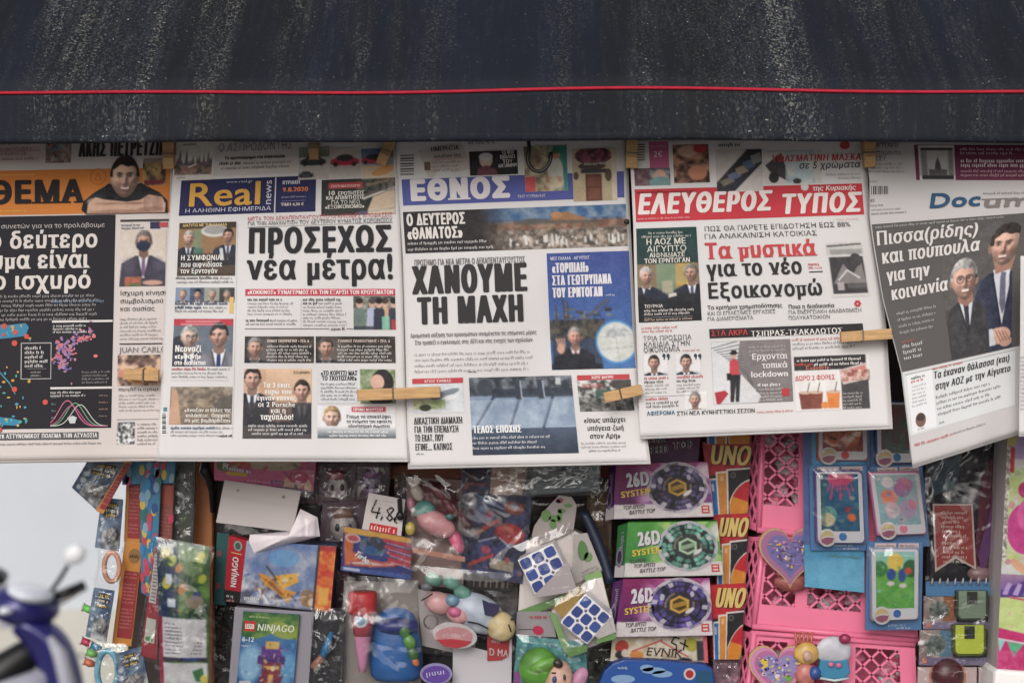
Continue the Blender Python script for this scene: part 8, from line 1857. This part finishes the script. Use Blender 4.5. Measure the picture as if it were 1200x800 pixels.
def fruit_pack(c, y, label):
    t = thing('fruit_toy_pack', label, 'toy packet', base(c, y), 'pale pink packs with dark red balls'); slab(t, 'card', c, y, (0, .004, 0), (206, 180, 180)); s = Quad(c, y - .0007); k = Ink(s, TF); k.ell(s.w * .5, 12, 22, 24, (206, 130, 100), 1); k.build('printed_ring', t, M_CARD); m = (c[0][0] + c[1][0]) / 2; ball(t, 'ball', m, c[0][1] + 10, 19, 20, y - .006, (84, 24, 34), 12); ball(t, 'stalk', m, c[0][1] + 28, 8, 4, y - .012, (130, 120, 60), 4); film(t, 'blister', c, y - .024, .003, 131)
fruit_pack([(1076, 781), (1145, 781), (1144, 825), (1075, 825)], .088, 'pale pink pack with a dark red ball, left of two at the bottom right')
fruit_pack([(1147, 781), (1200, 781), (1200, 825), (1147, 825)], .09, 'pale pink pack with a dark red ball, mostly behind the bright gift bag')

# --- bright gift bag at the right edge
t = thing('gift_bag', 'bright gift bag with pink flower, green meadow and bunting at the right edge', 'gift bag', base([(1168, 510), (1260, 785)], .03))
c = [(1181, 508), (1262, 508), (1262, 790), (1168, 783)]; slab(t, 'bag', c, .035, (0, .06, 0), (200, 190, 190)); s = Quad(c, .0343); w, h = s.w, s.h; cv = Cv(w, h, (200, 190, 186)); cv.vgrad(0, h, (176, 150, 200), (190, 180, 170)); cv.rect(0, 30, w, h * .5, (206, 200, 200)); cv.noise(16, 3, (206, 206, 206), (170, 190, 110), .9, mask=((cv.Y > 40) & (cv.Y < 190)).astype(float)); cv.ell(26, 112, 22, 30, (190, 60, 130)); cv.ell(34, 96, 18, 22, (206, 90, 150)); cv.ell(26, 66, 10, 10, (176, 50, 110)); cv.ell(34, 116, 8, 20, (150, 40, 110)); cv.ell(20, 156, 12, 5, (214, 160, 130), rot=40); cv.vgrad(166, 186, (150, 120, 150), (120, 84, 150)); cv.poly([(0, 186), (30, 172), (w, 178), (w, 196), (0, 196)], (84, 56, 130))
for i in range(5): cv.poly([(2 + i * 12, 190), (8 + i * 12, 176), (13 + i * 12, 177), (8 + i * 12, 191)], (176, 150, 200))
cv.poly([(0, 194), (30, 192), (w, 204), (w, 244), (0, 230)], (190, 206, 130)); cv.line(10, 193, w, 204, 2, (200, 70, 110)); cv.poly([(0, 230), (w, 246), (w, h), (0, h)], (196, 50, 110)); cv.line(0, 243, w, 254, 2.4, (206, 206, 206)); cv.poly([(10, 246), (28, 248), (18, 264)], (90, 170, 130)); cv.poly([(36, 250), (54, 252), (46, 268)], (206, 190, 90)); cv.poly([(0, 244), (8, 245), (2, 260)], (150, 200, 200)); cv.noise(9, 8, (176, 40, 90), (222, 110, 160), .5, mask=(cv.Y > 256).astype(float)); cv.busy(15, 90, [(206, 70, 140), (226, 206, 216), (150, 60, 130), (206, 206, 110), (120, 170, 80), (226, 150, 190)], 6, 40, w, 180, 5, .45); cv.busy(16, 60, [(226, 110, 160), (170, 36, 90), (206, 206, 150)], 6, 190, w, h, 4, .4); cv.rect(0, 0, 5, 150, (206, 200, 190)); cv.noise(2.5, 5, (90, 80, 70), (226, 220, 210), .8, mask=((cv.X < 5) & (cv.Y < 150)).astype(float)); cv.rect(5, 16, 10, 46, (190, 50, 60)); cv.rect(0, 0, 12, 14, (200, 190, 90), .8)
k = Ink(s, .8); k.canvas(0, 0, w, h, cv, 0); k.build('printed_front', t, M_CARD)
t = thing('white_sack', 'plain white plastic sack at the bottom right corner', 'plastic bag', base([(1164, 783), (1250, 815)], .02)); slab(t, 'sack', [(1166, 783), (1262, 791), (1262, 880), (1160, 880)], .03, (0, .08, 0), (222, 218, 216), mat=M_INK, f=1.1, bev=.006)

# ---------------------------------------------------------------- scooter parked in front of the white wall
YS = 3.15
def sp(px, py, dy=0.0): return w3(px, py, YS + dy)
M_BLUEP = solid('metallic indigo scooter paint', (44, 42, 112), .3, .9, coat=.5, metal=.2)
M_SILVER = solid('silver scooter plastic', (176, 176, 188), .35, 1.0, coat=.2)
M_MIRROR = solid('white mirror reflection', (240, 241, 244), .12, 1.0, spec=.8)  # the sky's reflection is put in as a plain white base colour
M_LENS_HIGHLIGHT = solid('lamp lens and highlight white', (226, 230, 240), .1, 1.0, coat=.8)
sc = thing('motor_scooter', 'blurred indigo blue and silver motor scooter with a round mirror before the white wall', 'scooter', (sp(20, 1050)[0], YS, 0))
K = S * (1 + YS / D)
def sball(name, cx, cy, rx, ry, rd, mat, dy=0, rot=None):
    V, F = ellipsoid(sp(cx, cy, dy), (rx * K, rd, ry * K), 28, 18, R(rot) if rot else None); return mk(name, V, F, mat, sc, smooth=True)
sball('handlebar_cowl', 28, 709, 42, 25, .10, M_BLUEP, rot=10); sball('cowl_highlight', 36, 694, 27, 10.5, .09, M_LENS_HIGHLIGHT, -.035, rot=14); sball('turn_signal', 9, 714, 10, 6, .05, M_LENS_HIGHLIGHT, -.075)  # the large pale ellipsoid stands in for the cowl's white highlight
V, F = tube([sp(60, 692), sp(70, 678, .02), sp(80, 662, .03)], .007, 10); mk('mirror_stalk', V, F, M_BLACK, sc, smooth=True)
sball('mirror', 88, 649, 13.5, 11.5, .02, M_MIRROR, .02, rot=-28); sball('mirror_shell', 87.5, 650, 13.0, 11.2, .03, M_SILVER, .05, rot=-28)
V, F = tube([sp(62, 700, .02), sp(78, 694, .03), sp(100, 685, .05)], .016, 12); mk('grip', V, F, M_BLACK, sc, smooth=True)
V, F = tube([sp(60, 712), sp(76, 704), sp(98, 690)], .005, 8); mk('brake_lever', V, F, M_STEEL, sc, smooth=True)
V, F = tube([sp(-40, 694, .1), sp(-14, 684, .1), sp(4, 676, .1)], .02, 12); mk('grip', V, F, M_BLACK, sc, smooth=True)
shp = [[(40, 724), (66, 730), (84, 752), (96, 790), (102, 840), (104, 900)], [(26, 730), (52, 742), (70, 764), (80, 800), (84, 850), (84, 900)], [(8, 734), (30, 752), (46, 780), (52, 820), (50, 860), (48, 900)]]
V = []
for j, row in enumerate(shp):
    for p in row: V.append(sp(p[0], p[1], (.0, -.10, -.03)[j]))
F = [(j * 6 + i, j * 6 + i + 1, j * 6 + 7 + i, j * 6 + 6 + i) for j in range(2) for i in range(5)]
o = mk('leg_shield', V, F, M_BLUEP, sc, smooth=True); m_ = o.modifiers.new('thickness', 'SOLIDIFY'); m_.thickness = .015; m2 = o.modifiers.new('smooth', 'SUBSURF'); m2.levels = m2.render_levels = 2
V, F = tube([sp(58, 746, -.09), sp(70, 766, -.1), sp(79, 800, -.1), sp(82, 850, -.1)], [.01, .022, .024, .02], 10); mk('silver_strip', V, F, M_SILVER, sc, smooth=True)
V, F = tube([sp(64, 748, .04), sp(30, 768, .02), sp(-4, 792, 0), sp(-60, 812, 0)], [.03, .05, .06, .07], 14); mk('inner_fairing', V, F, M_BLACK, sc, smooth=True)
V, F = tube([sp(60, 790, -.03), sp(20, 812, -.05), sp(-40, 836, -.06)], [.03, .05, .06], 14); mk('side_panel', V, F, M_SILVER, sc, smooth=True)
sball('seat', -60, 780, 70, 14, .14, M_BLACK, .05)
for nm, cx in (('front_wheel', 104), ('rear_wheel', -320)):
    V, F = tube([sp(cx, 960) + np.array((.2 * math.cos(a), 0, .2 * math.sin(a))) for a in np.linspace(0, 6.283, 33)[:-1]], .05, 12, True); wv = V
    dz = .25 - (np.array(V)[:, 2].max() + np.array(V)[:, 2].min()) / 2
    o = mk(nm, [(v[0], v[1], v[2] + dz) for v in V], F, M_BLACK, sc, smooth=True)
    c0 = sp(cx, 960); V, F = tube([(c0[0], c0[1] - .03, .25), (c0[0], c0[1] + .03, .25)], .14, 20); r_ = mk('rim', V, F, M_SILVER, o)
V, F = tube([sp(48, 730, .02), (sp(104, 0)[0], YS + .02, .25)], .03, 10); mk('fork', V, F, M_SILVER, sc)
V, F = tube([(sp(80, 0)[0], YS, .33), (sp(-320, 0)[0], YS, .30)], .07, 10); mk('chassis', V, F, M_BLACK, sc)
V, F = boxmesh(*(lambda a, b: (a[0], b[0], YS + .25, YS + .27, b[2], a[2]))(sp(-30, 728), sp(34, 752))); bevel(mk('number_plate', V, F, M_SILVER, sc), .004)
t = thing('storage_box', 'black rounded box at the far left edge behind the scooter', 'box', tuple(w3(-20, 690, YS + .5)))
V, F = ellipsoid(w3(-22, 676, YS + .5), (.085, .12, .035), 20, 12); mk('shell', V, F, M_BLACK, t, smooth=True); V, F = tube([w3(-22, 690, YS + .5), (w3(-22, 690, YS + .5)[0], YS + .5, .02)], .03, 10); mk('stand', V, F, M_BLACK, t)

bpy.data.objects.remove(_o)
bpy.data.curves.remove(_c)
